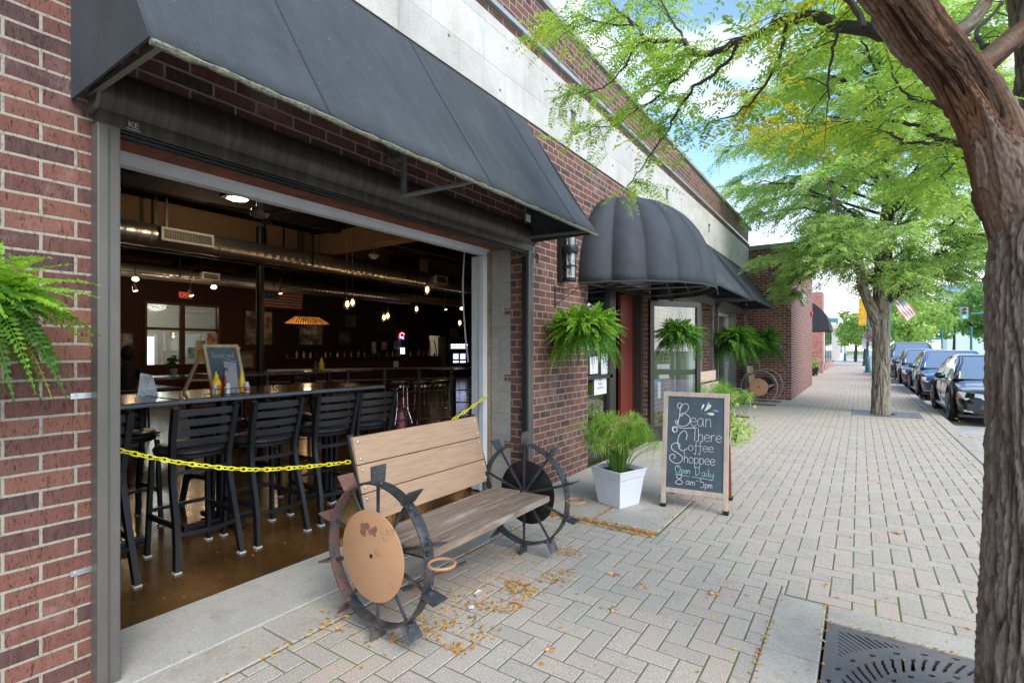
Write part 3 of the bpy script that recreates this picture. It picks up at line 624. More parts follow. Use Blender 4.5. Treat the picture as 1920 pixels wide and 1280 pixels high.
dome(6.08,1.13,2.03,1.14,'rounded black dome awning with vertical seams over the cafe entrance')
# -------- wall lamp
wl=thing('wall_lamp','black cylindrical wall lantern with clear glass on the brick beside the big awning','wall lamp',(WX,4.5,2.0))
lc=Vector((WX+.12,4.53,0)); BLKM=M('lamp_black',(.018,.018,.02),.4,.3)
mb=MB(); mb.box(WX+.002,WX+.05,4.47,4.59,2.0,2.5); mb.build('backplate',BLKM,wl,bevel=.004)
for pr_,z_ in (([(.055,0),(.062,.004),(.062,.03),(.055,.034)],1.995),([(.066,0),(.066,.012)],2.14),([(.072,0),(.075,.004),(.075,.075),(.072,.08)],2.27),([(.06,0),(.06,.03)],2.48)): MB().lathe(pr_,(lc.x,lc.y,z_)).build('band',BLKM,wl,smooth=True)
MB().lathe([(.055,0),(.055,.45)],(lc.x,lc.y,2.03),cap=False).build('glass',PANE,wl,smooth=True)
for zz in (2.17,2.35): MB().lathe([(.012,0),(.016,.02),(.03,.055),(.03,.08),(.012,.1)],(lc.x,lc.y,zz),12).build('bulb',M('frosted_bulb',(.75,.75,.72),.4,var=0,bump=0),wl,smooth=True)
# ---------------------------------------------------------------- bar interior: shell
m,n,l,b=nodemat('polished_brown_floor'); g=n.new('ShaderNodeNewGeometry')
c1=ramp(n,l,noise_n(n,l,g.outputs['Position'],1.1,8,.65,.8),[(.3,(.035,.017,.007)),(.5,(.085,.042,.013)),(.7,(.17,.090,.030))])
l.new(c1,b.inputs['Base Color']); b.inputs['Roughness'].default_value=.16; rr=n.new('ShaderNodeMapRange'); rr.inputs['To Min'].default_value=.08; rr.inputs['To Max'].default_value=.30; b.inputs['Specular IOR Level'].default_value=.5; l.new(noise_n(n,l,g.outputs['Position'],5,6,.6),rr.inputs['Value']); l.new(rr.outputs[0],b.inputs['Roughness'])
bp=n.new('ShaderNodeBump'); bp.inputs['Strength'].default_value=.12; bp.inputs['Distance'].default_value=.01; l.new(noise_n(n,l,g.outputs['Position'],7,4),bp.inputs['Height']); l.new(bp.outputs[0],b.inputs['Normal'])
BX=-16.; EY=19.5; CZ=3.8
struct(MB().box(BX,-2.87,-4,EY,-.1,.002).build('interior_floor',m))
struct(MB().box(BX,-2.87,-4,EY,CZ,CZ+.1).build('interior_ceiling',DARK))
wa=at(275,565,X=BX); wb=at(408,573,X=BX); wz0=.9; wz1=2.58
mb=MB(); mb.box(BX-.15,BX,-4,wa.y,0,CZ); mb.box(BX-.15,BX,wb.y,9.2,0,CZ); mb.box(BX-.15,BX,wa.y,wb.y,wz1,CZ); mb.box(BX-.15,BX,wa.y,wb.y,0,wz0)
struct(mb.build('interior_back_wall',MAROON))
da=at(805,640,X=BX); db=at(829,640,X=BX)
mb=MB(); mb.box(BX-.15,BX,9.2,da.y,0,CZ); mb.box(BX-.15,BX,db.y,EY,0,CZ); mb.box(BX-.15,BX,da.y,db.y,1.95,CZ)
struct(mb.build('interior_black_wall',BLACKW))
struct(MB().box(BX-.15,-2.87,EY,EY+.15,0,CZ).build('interior_end_wall',BLACKW)); struct(MB().box(BX-.15,-2.87,-4.15,-4,0,CZ).build('interior_side_wall',MAROON))
struct(MB().box(-11.3,-2.87,EY-9.4,EY-9.3,1.0,CZ).build('interior_partition',BLACKW)) if False else None
CREAM=M('cream_wall',(.62,.56,.42),.8,var=.05,emit=None)
# lit side rooms behind the window and the far doorway
mb=MB(); mb.box(BX-4.2,BX-4.1,wa.y-2,wb.y+3,0,3.2); mb.box(BX-4.1,BX-.16,wa.y-2.1,wa.y-2,0,3.2); mb.box(BX-4.1,BX-.16,wb.y+3,wb.y+3.1,0,3.2); mb.box(BX-4.1,BX-.16,wa.y-2,wb.y+3,3.2,3.3); mb.box(BX-4.1,BX-.16,wa.y-2,wb.y+3,-.1,0)
struct(mb.build('side_room',M('side_room_wall',(.55,.53,.47),.8,var=.03)))
mb=MB(); mb.box(BX-2.2,BX-2.1,da.y-1,db.y+3,0,2.6); mb.box(BX-2.1,BX-.16,da.y-1.1,da.y-1,0,2.6); mb.box(BX-2.1,BX-.16,db.y+3,db.y+3.1,0,2.6); mb.box(BX-2.1,BX-.16,da.y-1,db.y+3,2.6,2.7); mb.box(BX-2.1,BX-.16,da.y-1,db.y+3,-.1,0)
struct(mb.build('far_back_room',CREAM))
def plight(p,w,col=(1,.72,.4),r=.05,nm='lamp_light',parent=None):
    d=bpy.data.lights.new(nm,'POINT'); d.energy=w; d.color=col; d.shadow_soft_size=r; o=bpy.data.objects.new(nm,d); COL.objects.link(o); o.location=p; return o
plight((BX-2.,wa.y+1.0,2.8),60,(1,.93,.82),.3); plight((BX-1.2,(da.y+db.y)/2+.5,2.2),14,(1,.9,.7),.2)
# window frame in the back wall
wf=thing('interior_window','brown framed interior window with a crossbar looking into a bright side room','window',(BX,(wa.y+wb.y)/2,wz0))
BRW=M('brown_window_wood',(.10,.04,.018),.5,var=.3)
mb=MB(); 
mb.box(BX-.1,BX+.04,wa.y-.06,wa.y,wz0,wz1+.06); mb.box(BX-.1,BX+.04,wb.y,wb.y+.06,wz0,wz1+.06); mb.box(BX-.1,BX+.04,wa.y,wb.y,wz1,wz1+.06); mb.build('frame',BRW,wf)
wm_=at(342,600,X=BX).y; mb=MB(); mb.box(BX-.08,BX+.03,wm_-.06,wm_+.06,wz0,wz1); mb.box(BX-.08,BX+.028,wa.y,wm_-.061,1.86,1.93); mb.box(BX-.08,BX+.028,wm_+.061,wb.y,1.86,1.93); mb.build('mullion',BRW,wf)
MB().box(BX-.03,BX-.025,wa.y,wb.y,wz0,wz1).build('pane',PANE,wf)
# bright glazed door at the back of the side room
gd=thing('side_room_door','bright narrow glazed door seen through the back window','door',(BX-4.1,wa.y-.3,0))
EMW=M('daylight_glass',(.8,.85,.9),.4,var=0,bump=0,emit=(.75,.85,1),es=1.6)
a=at(276,620,X=BX-4.09); b_=at(288,620,X=BX-4.09)
MB().box(BX-4.098,BX-4.07,a.y-.4,b_.y,.1,1.75).build('lit_pane',EMW,gd); MB().box(BX-4.098,BX-4.03,b_.y,b_.y+.1,.0,1.85).build('frame',M('white_frame_bright',(.75,.75,.75),.5,var=0),gd)
# posters on the window
def poster(px0,py0,px1,py1,X,label,cols,cat='poster',nm='poster',frame=None,seed=0,txt=None):
    p=at(px0,py0,X=X); q=at(px1,py1,X=X); y0,y1=p.y,q.y; z1=max(p.z,at(px1,py0,X=X).z); z0=min(q.z,at(px0,py1,X=X).z)
    t=thing(nm,label,cat,(X,(y0+y1)/2,z0)); th=.012
    if frame is not None:
        fw=.05; mb=MB(); mb.box(X+.002,X+.04,y0,y0+fw,z0,z1); mb.box(X+.002,X+.04,y1-fw,y1,z0,z1); mb.box(X+.002,X+.038,y0+fw,y1-fw,z1-fw,z1); mb.box(X+.002,X+.038,y0+fw,y1-fw,z0,z0+fw); mb.build('frame',frame,t)
        y0+=fw;y1-=fw;z0+=fw;z1-=fw
    key='print_%d'%seed
    if key not in MATS:
        m,n,l,b=nodemat(key); g=n.new('ShaderNodeNewGeometry'); mp=n.new('ShaderNodeMapping'); mp.inputs['Location'].default_value=(seed*3.7,seed*1.3,seed); l.new(g.outputs['Position'],mp.inputs[0])
        st=[(i/(max(1,len(cols)-1))*.3+.35,tuple(min(.8,q*1.5) for q in c)) for i,c in enumerate(cols)]; l.new(ramp(n,l,noise_n(n,l,mp.outputs[0],3.2,4,.6),st),b.inputs['Base Color']); b.inputs['Roughness'].default_value=.5
    MB().box(X+.002,X+.002+th,y0,y1,z0,z1).build('print',MATS[key],t)
    if txt: text(txt[0],txt[1],(X+.017,(y0+y1)/2,(z0+z1)/2),(0,1,0),(0,0,1),M('poster_ink_%s'%txt[2],txt[3],.6,var=0),t,'lettering',.001)
    return t
OX=BX+.03
poster(352,650,366,671,OX,'small blue poster on the back window',[(.02,.10,.35),(.15,.35,.7),(.7,.75,.8)],seed=1)
poster(367,638,385,655,OX,'white flyer with a dark picture above the round orange poster',[(.1,.1,.1),(.5,.45,.4),(.8,.78,.7)],seed=2)
poster(367,656,385,677,OX,'round orange sunburst poster on the back window',[(.05,.03,.02),(.5,.2,.02),(.7,.45,.08)],seed=3)
poster(388,625,407,652,OX,'red and cream poster with a big red five on the back window',[(.55,.45,.38),(.35,.05,.04),(.6,.5,.42)],seed=4,txt=('5',.22,'red',(.5,.03,.02)))
poster(386,655,407,662,OX,'small white notice right of the orange poster',[(.6,.6,.58),(.7,.7,.66)],seed=5)
BLKF=M('black_picture_frame',(.012,.011,.010),.4,var=0)
poster(214,622,253,668,BX,'framed grey photograph on the dark red wall, left of the back window',[(.03,.03,.03),(.2,.19,.17),(.45,.43,.4)],'picture','framed_picture',BLKF,6)
poster(457,583,512,648,BX,'large framed sports photograph of standing figures, left of the stained glass lamp',[(.02,.02,.02),(.12,.11,.10),(.35,.3,.26)],'picture','framed_picture',BLKF,7)
poster(558,606,606,648,BX,'framed black and white photograph below the stained glass lamp',[(.02,.02,.02),(.15,.14,.14),(.4,.38,.36)],'picture','framed_picture',BLKF,8)
poster(644,590,669,614,BX,'small dim framed picture right of the stained glass lamp, upper of two',[(.01,.01,.01),(.10,.09,.08)],'picture','framed_picture',BLKF,9)
poster(632,621,658,645,BX,'small dim framed picture right of the stained glass lamp, lower of two',[(.01,.01,.01),(.09,.08,.07)],'picture','framed_picture',BLKF,10)
poster(843,616,860,636,BX,'pale notice above the lit drinks cooler',[(.14,.12,.09),(.25,.2,.15)],seed=11)
poster(697,641,705,662,BX,'small white paper sign on the bar back, leftmost of three',[(.3,.28,.25),(.6,.55,.5)],seed=12)
poster(715,641,725,655,BX,'small tan paper sign on the bar back, middle of three',[(.2,.12,.08),(.4,.3,.22)],seed=13)
poster(738,630,751,654,BX,'white and blue paper sign on the bar back, rightmost of three',[(.12,.16,.25),(.5,.5,.5)],seed=14)
poster(444,658,476,690,-13.8,'pale grey metal panel standing behind the reserved board',[(.2,.2,.19),(.33,.32,.3)],'panel','wall_panel',M('bronze_pipe',(.2,.1,.05),.5),15)
# people in the sports photo: two dark figures
# menu board with chalk lines
mbd=thing('menu_board','dark chalk menu board on the maroon pillar behind two close bulbs','menu board',(BX,13,1.9))
a=at(702,580,X=BX); b_=at(745,640,X=BX); MB().box(BX+.002,BX+.03,a.y,b_.y,b_.z,a.z).build('board',M('menu_black',(.012,.012,.012),.6,var=0),mbd)
mb=MB()
for r_ in range(8):
    z=a.z-.09-r_*.105; y=a.y+.1
    while y<b_.y-.15: w_=random.uniform(.04,.16); mb.box(BX+.031,BX+.033,y,min(y+w_,b_.y-.05),z,z+.03); y+=w_+.04
mb.build('chalk_writing',M('chalk_dim',(.16,.15,.14),.9,var=0),mbd)
# exit sign, flag, motion sensor
ex=thing('exit_sign','small lit exit sign with red letters on the back wall','exit sign',(BX,6.7,2.8))
a=at(335,546,X=BX); b_=at(359,561,X=BX)
MB().box(BX+.002,BX+.06,a.y,b_.y,b_.z,a.z-.01).build('housing',M('exit_white',(.5,.48,.44),.5,var=0),ex); text('EXIT',(a.z-b_.z)*.95,(BX+.062,(a.y+b_.y)/2,(a.z+b_.z)/2),(0,1,0),(0,0,1),M('exit_red',(.7,.02,.02),.4,var=0,bump=0,emit=(1,.05,.03),es=.35),ex)
fl=thing('wall_flag','american flag with stars and stripes hung flat on the dark wall behind the black post','flag',(BX+.1,10,2.6))
a=at(494,541,X=BX+.1); b_=at(568,581,X=BX+.1); y0,y1,z1,z0=a.y,b_.y,a.z+.02,b_.z
FR=M('flag_red',(.32,.035,.04),.8,var=.1);FW=M('flag_white',(.5,.45,.43),.8,var=.05);FB=M('flag_blue',(.03,.05,.17),.8,var=.1)
def wav(y,z): return BX+.06+.025*math.sin(y*9+z*2)
def cloth(y0,y1,z0,z1,off=0):
    k=24; vs=[];fs=[]
    for i in range(k+1):
        y=y0+(y1-y0)*i/k; vs+=[(wav(y,z0)+off,y,z0),(wav(y,z1)+off,y,z1)]
    return vs,[(2*i,2*i+2,2*i+3,2*i+1) for i in range(k)]
mr=MB();mw=MB(); hh=(z1-z0)/13
for i in range(13): (mr if i%2==0 else mw).add(*cloth(y0,y1,z1-(i+1)*hh,z1-i*hh))
mr.build('red_stripes',FR,fl,solid=.004); mw.build('white_stripes',FW,fl,solid=.004)
MB().add(*cloth(y0,y0+(y1-y0)*.4,z1-7*hh,z1,.006)).build('canton',FB,fl,solid=.004)
mb=MB()
for i in range(6):
    for j in range(5): y=y0+(y1-y0)*.4*(i+.6)/6.2; z=z1-7*hh*(j+.6)/5.2; mb.ico((wav(y,z)+.012,y,z),.018,5,4)
mb.build('stars',FW,fl)
# second lit drinks cooler / tap tower
ck=thing('drinks_cooler','lit black drinks cooler with white light rows and blue screens at the far wall','cooler',(BX+.4,18,0))
a=at(842,640,X=BX+.5); b_=at(882,700,X=BX+.5)
MB().box(BX+.01,BX+.49,a.y-.2,b_.y+.2,.003,1.9).build('cabinet',BLACK_MET,ck)
WL=M('white_lit',(.9,.9,.9),.4,var=0,bump=0,emit=(.85,.9,1),es=2.2); BL=M('blue_lit',(.1,.1,.9),.4,var=0,bump=0,emit=(.35,.4,1),es=1.2)
mb=MB()
for i in range(7):
    for j in range(2):
        p=at(846+i*4.6,646+j*5,X=BX+.49); mb.box(BX+.49,BX+.52,p.y,p.y+.075,p.z-.05,p.z+.02)
mb.build('light_row',WL,ck)
for (x0_,x1_) in ((850,859),(863,872)):
    a=at(x0_,663,X=BX+.49); b_=at(x1_,673,X=BX+.49); MB().box(BX+.49,BX+.51,a.y,b_.y,b_.z,a.z).build('screen',BL,ck)
    a=at(x0_,677,X=BX+.49); b_=at(x1_,679,X=BX+.49); MB().box(BX+.49,BX+.51,a.y,b_.y,b_.z,a.z).build('light_strip',WL,ck)
ns=thing('neon_sign','small red and blue neon sign glowing on the black wall','neon sign',(BX,13.4,2.0))
p=at(754,628,X=BX+.05); mb=MB(); mb.tube([p+Vector((0,.12*math.cos(t),.09*math.sin(t))) for t in np.linspace(.2,5.5,12)],.02,6); mb.build('red_tube',M('neon_red',(.8,.05,.05),.4,var=0,bump=0,emit=(1,.12,.15),es=3),ns)
MB().tube([p+Vector((0,-.1,-.1)),p+Vector((0,.1,-.16))],.02,6).build('blue_tube',BL,ns)
tv=thing('screen_strip','narrow glowing white screen on the black bar wall below the neon sign','screen',(BX,13.5,1.3))
a=at(752,652,X=BX+.02); b_=at(758,663,X=BX+.02); MB().box(BX+.002,BX+.04,a.y,b_.y,b_.z,a.z).build('lit_face',WL,tv); MB().box(BX+.002,BX+.03,a.y-.04,b_.y+.04,b_.z-.05,b_.z-.005).build('stand',BLACK_MET,tv)
lad=thing('step_ladder','red step ladder leaning in the cream doorway','ladder',(BX-.6,da.y+.2,0))
LR=M('ladder_red',(.28,.03,.025),.5,var=.1)
x=BX-.7
q0=at(807,640,X=x).y; q1=at(814,640,X=x).y
for (a,b_) in ((q0-.05,q0-.12),(q1,q1+.35)):
    MB().beam((x,a,1.75),(x+.15,b_,0.01),.05,.03,(1,0,0)).build('rail',LR,lad)
for z in (.35,.7,1.05,1.4): MB().beam((x+.1-.05*z,q0-.08,z),(x+.1-.05*z,q1+.35*(1-z/1.75),z),.07,.03).build('step',M('ladder_step',(.5,.42,.4),.5,var=0),lad)
# ---------------------------------------------------------------- ceiling: bulkheads, ducts, post, fan, lamps
bk=thing('bulkhead','long tan particle board bulkhead above the nearer duct','bulkhead',(-8.9,5,3.2))
for (xa,xb) in ((205,558),(565,600),(625,730),(806,900)):
    a=at(xa,400,X=-8.75); b_=at(xb,400,X=-8.75); MB().box(-9.1,-8.75,a.y,b_.y,3.12,3.56).build('panel',PLYT,bk)
mb=MB(); 
for xx in (312,497,532,624,805): y=at(xx,400,X=-8.74).y; mb.box(-8.749,-8.735,y-.015,y+.015,3.12,3.56)
mb.build('joint_strip',BLACKW,bk)
cbm=thing('cross_beam','lighter tan boxed beam running across the ceiling toward the back','beam',(-6.5,6.2,3.2))
MB().box(-8.7,-3.4,5.95,6.25,3.15,3.5).build('panel',PLYT,cbm)
bk2=thing('bulkhead','narrow tan bulkhead above the farther duct','bulkhead',(-14.3,8,3.1)); MB().box(-14.5,-14.2,-3.5,17,3.17,3.42).build('panel',PLYT,bk2)
st=thing('ceiling_deck_panel','ribbed brown ceiling panel above the left end of the bar','ceiling panel',(-5,2,3.7))
mb=MB()
for i in range(26): mb.box(-7.6,-4.4,.2+i*.1,.26+i*.1,3.70,3.76)
mb.build('ribs',M('ribbed_brown',(.12,.055,.025),.8,var=.3),st)
# black joists
mb=MB()
for xx in (-4.2,-7.9,-10.2,-12.6): mb.box(xx-.08,xx+.08,-3.9,19.3,3.45,3.79)
for yy in np.arange(-3,19,1.9): mb.box(-15.9,-3,yy,yy+.1,3.6,3.79)
struct(mb.build('ceiling_joists',BLACKW))
def duct(X,z,r,y0,y1,label,vents):
    t=thing('air_duct',label,'duct',(X,(y0+y1)/2,z),group='galvanised spiral ducts')
    k=MB(); pts=[];rs=[]; y=y0; s_=.14
    while y<y1: pts+=[(X,y,z),(X,y+.02,z),(X,y+.03,z)]; rs+=[r+.006,r+.006,r]; y+=s_
    pts.append((X,y1,z)); rs.append(r); k.tube(pts,rs,24); k.build('pipe',GALV,t,smooth=True)
    for (px,w) in vents:
        yy=at(px,500,X=X+r).y; f=MB(); x_=X+r*.72; zc=z+.02
        h=.085
        f.box(x_+.02,x_+.1,yy,yy+w,zc+h-.02,zc+h+.012); f.box(x_+.02,x_+.1,yy,yy+w,zc-h-.012,zc-h+.02); f.box(x_+.02,x_+.1,yy,yy+.03,zc-h+.02,zc+h-.02); f.box(x_+.02,x_+.1,yy+w-.03,yy+w,zc-h+.02,zc+h-.02); v=f.build('vent',M('vent_grey',(.5,.5,.5),.5,var=.05),t)
        s2=MB(); q=yy+.04
        while q<yy+w-.04: s2.box(x_+.05,x_+.08,q,q+.008,zc-h+.02,zc+h-.02); q+=.022
        s2.build('slats',M('vent_slats',(.25,.25,.24),.5,.3,var=0),v)
        MB().box(x_+.03,x_+.034,yy+.03,yy+w-.03,zc-h+.02,zc+h-.02).build('vent_dark',BLACKW,v)
    for yy in np.arange(y0+1,y1,2.4): k=MB(); k.box(X-r-.012,X-r-.004,yy,yy+.03,z-.1,CZ); k.box(X+r+.004,X+r+.012,yy,yy+.03,z-.1,CZ); k.build('hanger',BLACK_MET,t)
    return t
d1=at(215,428,X=-8.5).z; duct(-8.5,d1-.02,.165,-2.5,11.2,'nearer and lower-hung spiral duct, with the large pale vent',[(300,.72),(815,.42)])
d2=at(215,502,X=-13.8).z; duct(-13.8,d2,.165,-2.5,13.5,'farther thinner-looking spiral duct in front of the flag wall',[(378,.42)])
mb=MB(); mb.tube([(-9.4,-3,3.0),(-9.4,12,3.0)],.03,8); pp=mb.build('sprinkler_pipe',M('brass_dark',(.22,.13,.06),.35,.8,var=.2)); prop(pp,'thin dull brass pipe along the ceiling behind the nearer duct','pipe'); origin_to_base(pp)
p=at(488,600,X=-8.6); po=thing('steel_post','round black steel post standing between the bar tables','post',(p.x,p.y,0))
MB().cyl((p.x,p.y,.003),(p.x,p.y,3.44),.065,16).build('shaft',BLACK_MET,po,smooth=True); MB().lathe([(.12,0),(.12,.01),(.07,.02)],(p.x,p.y,.003)).build('base_plate',BLACK_MET,po)
# fan
fn=thing('ceiling_fan','white ceiling fan with dark blades near the round ceiling light','ceiling fan',(0,0,0)); p=at(487,400,Z=3.12)
mb=MB(); mb.lathe([(.012,.12),(.012,.5),(.05,.5),(.05,.56)],(p.x,p.y,p.z),10); mb.build('stem',WHITE_P,fn); MB().lathe([(.02,-.06),(.09,-.05),(.12,0),(.10,.05),(.045,.09),(.03,.2)],(p.x,p.y,p.z)).build('motor',M('fan_white',(.5,.48,.45),.4,var=0),fn,smooth=True)
for k in range(3):
    a=k*2*PI/3+.35; d=Vector((math.cos(a),math.sin(a),0)); MB().beam(p+d*.12,p+d*.62,.13,.012).build('blade',M('fan_blade',(.05,.035,.03),.5),fn)
WARM=M('lamp_warm',(1,.8,.5),.4,var=0,bump=0,emit=(1,.66,.30),es=4.5)
rl=thing('ceiling_light','round glowing recessed ceiling light left of the fan','ceiling light',(0,0,0)); p=at(445,371,Z=3.44)
MB().lathe([(.10,0),(.14,.003),(.15,.02)],(p.x,p.y,p.z-.02)).build('trim',WHITE_P,rl,smooth=True); MB().lathe([(.10,0),(.10,.008)],(p.x,p.y,p.z-.03)).build('lens',WARM,rl); MB().box(p.x-.16,p.x+.16,p.y-.16,p.y+.16,p.z,CZ-.002).build('can',BLACKW,rl)
plight((p.x,p.y,p.z-.12),9,(1,.75,.45),.08)
SPOTG='track spot lamps'
spots=[(254,523,'leftmost warm spot lamp under the farther duct, facing forward',1),(254,545,'small spot lamp just below the leftmost one',0),(401,538,'bright spot lamp right of the exit sign',1),(359,554,'spot lamp hanging over the right end of the exit sign',0),(526,550,'spot lamp in front of the flag stripes',0),(836,580,'white spot lamp near the right end of the farther duct',0),(866,578,'warm spot lamp at the far right by the door frame track',1),(588,700,None,0)]
for (px,py,lab,big) in spots:
    if not lab: continue
    p=at(px,py,X=-13.) if px<700 else at(px,py,X=-11.5)
    t=thing('spot_lamp',lab,'spot lamp',p,group=SPOTG); r_=.062 if big else .045
    d=Vector((.6,-.25,-.6)).normalized() if big else Vector((.15,.2,-.9)).normalized()
    MB().tube([p-d*.14,p-d*.06,p],[.03,.04,r_*1.15],14).build('shade',M('spot_shell',(.3,.29,.28),.5,.3,var=0),t,smooth=True)
    MB().tube([p+d*.002,p+d*.012],[r_,r_*.8],14).build('lens',WARM,t); MB().cyl(p-d*.1,(p.x,p.y,CZ-.02 if px>700 else d2+.1),.009,6).build('stem',M('spot_stem',(.2,.2,.2),.5),t)
    plight(p+d*.12+Vector((-.3,0,-.1)),5 if big else 3,(1,.68,.4),.06)
# track rail
mb=MB(); a=at(210,520,X=-13.05); mb.box(-13.02,-12.98,a.y,8.6,2.98,3.0); tr=mb.build('light_track',M('track_grey',(.3,.3,.3),.5)); prop(tr,'long thin light track below the farther duct','light track'); origin_to_base(tr)
# pendant bulbs in wire cages
BULB=M('bulb_glow',(1,.75,.35),.3,var=0,bump=0,emit=(1,.52,.14),es=5)
pend=[(651,570,-7.0,'left bulb of the close pair nearest the stained glass lamp'),(661,567,-7.4,'right bulb of the close pair nearest the stained glass lamp'),(720,595,-8.0,'left bulb of the lower close pair before the menu board'),(727,592,-8.3,'right bulb of the lower close pair before the menu board'),(781,579,-8.2,'single dim caged bulb between the menu board and the cream doorway'),(801,543,-6.2,'highest and largest caged bulb, at the end of the nearer duct'),(862,605,-8.2,'lowest caged bulb, above the lit drinks cooler')]
for (px,py,X,lab) in pend:
    p=at(px,py,X=X); t=thing('pendant_bulb','warm '+lab,'pendant lamp',p,group='caged pendant bulbs')
    MB().cyl(p+Vector((0,0,.09)),(p.x,p.y,3.59),.005,5).build('cord',BLACK_MET,t); MB().lathe([(.018,.05),(.022,.06),(.022,.10),(.01,.115)],p,10).build('socket',M('brass',(.35,.2,.08),.3,.9,var=0),t,smooth=True)
    MB().lathe([(.004,-.05),(.022,-.035),(.03,-.01),(.026,.02),(.015,.05)],p,10).build('bulb',BULB,t,smooth=True)
    mb=MB()
    for k in range(6):
        a=k*PI/3; mb.tube([p+Vector((math.cos(a)*q,math.sin(a)*q,z)) for q,z in ((.02,.07),(.05,.03),(.052,-.04),(.03,-.075),(.0,-.08))],.0025,4)
    mb.build('cage',BLACK_MET,t)
    plight(p+Vector((0,0,-.12)),1.4,(1,.6,.28),.03)
# dome sensor on a rod
ds=thing('hanging_sensor','grey disc shaped sensor hanging on a rod in front of the tan bulkhead','sensor',(0,0,0)); p=at(701,480,X=-7.2)
MB().cyl(p,(p.x,p.y,3.79),.01,6).build('rod',GALV,ds); MB().lathe([(.02,-.05),(.06,-.035),(.09,0),(.09,.02),(.03,.05)],p,14).build('disc',M('sensor_grey',(.35,.34,.33),.5,var=0),ds,smooth=True)
# stained glass billiard lamp
sg=thing('stained_glass_lamp','long orange stained glass pendant lamp with scalloped edge before the framed photographs','pendant lamp',(0,0,0))
a=at(544,605,X=-14); b_=at(607,607,X=-14); zt=at(575,594,X=-14).z; zb=a.z
m,n,l,b=nodemat('stained_glass'); g=n.new('ShaderNodeNewGeometry'); v=n.new('ShaderNodeTexVoronoi'); v.inputs['Scale'].default_value=9; l.new(g.outputs['Position'],v.inputs['Vector'])
cc=ramp(n,l,v.outputs['Color'],[(.2,(.7,.22,.03)),(.5,(.9,.45,.08)),(.8,(.5,.08,.02))]); l.new(cc,b.inputs['Emission Color']); b.inputs['Emission Strength'].default_value=.22; l.new(cc,b.inputs['Base Color'])
y0,y1=a.y,b_.y; k=14; top=[];bot=[]
mb=MB(); ring=[(-14+.28,y0),(-14+.28,y1),(-14-.28,y1),(-14-.28,y0)]; tr_=[(-14+.08,y0+.22),(-14+.08,y1-.22),(-14-.08,y1-.22),(-14-.08,y0+.22)]
mb.add([(x,y,zb) for x,y in ring]+[(x,y,zt) for x,y in tr_],[(i,(i+1)%4,4+(i+1)%4,4+i) for i in range(4)]); mb.build('shade',MATS['stained_glass'],sg,solid=.01)
mb=MB(); 
for i in range(k+1):
    y=y0+(y1-y0)*i/k; yt=y0+.22+(y1-y0-.44)*i/k; mb.beam((-14+.285,y,zb),(-14+.085,yt,zt),.02,.01)
    if i<k: mb.tube([(-14+.283,y+(y1-y0)/k*q,zb-.06*math.sin(PI*q)) for q in np.linspace(0,1,6)],.01,4)
mb.build('leading',BLACKW,sg); MB().box(-14.1,-13.9,y0+.2,y1-.2,zt,zt+.03).build('cap',BLACKW,sg)
mb=MB(); 
for yy in (y0+.5,y1-.5): mb.cyl((-14,yy,zt+.02),(-14,yy,CZ),.012,5)
mb.build('chain',BLACKW,sg); plight((-14,(y0+y1)/2,zb-.15),3,(1,.6,.3),.1)
# ---------------------------------------------------------------- bar tables and stools
TX0,TX1=-3.62,-4.42
def bartable(x1,x0,ya,yb,z,label,legs,mat=WOOD_D):
    t=thing('bar_table',label,'table',(x0,(ya+yb)/2,0)); mb=MB(); mb.box(x0,x1,ya,yb,z-.028,z); mb.build('tabletop',mat,t,bevel=.006)
    MB().box(x0-.006,x1+.012,ya-.006,yb+.012,z-.032,z-.004).xf(Matrix.Identity(4)).build('edge_band',M('grey_edge',(.10,.12,.145),.28,.1,var=.1,bump=0),t,bevel=.010)
    for yy in legs:
        c=(x0+x1)/2
        MB().cyl((c,yy,.05),(c,yy,z-.04),.042,14).build('leg',CHAIR_MET,t,smooth=True)
        f=MB(); f.beam((c-.28,yy,.03),(c+.28,yy,.03),.07,.04); f.beam((c,yy-.28,.031),(c,yy+.28,.031),.07,.04); f.build('foot',CHAIR_MET,t,bevel=.01)
        MB().box(c-.25,c+.25,yy-.03,yy+.03,z-.06,z-.033).build('spreader',CHAIR_MET,t)
    return t
bartable(TX0,TX1,-.9,1.50,.995,'long dark bar table with grey rounded edge, left half, under the reserved board',[0.1,1.2]); bartable(TX0,TX1,1.515,3.22,.997,'long dark bar table, right half, behind the middle chairs',[1.98,2.9])
bartable(-6.6,-7.4,3.2,5.6,1.0,'dark bar table further in, with the second mustard bottle on it',[3.7,5.1])
bartable(-5.9,-6.5,6.9,9.0,.98,'far dark bar table behind the chrome stools',[7.2,8.6])
bartable(-8.6,-9.4,1.8,3.6,.75,'low dark table by the back window with the seated person',[2.2,3.2])
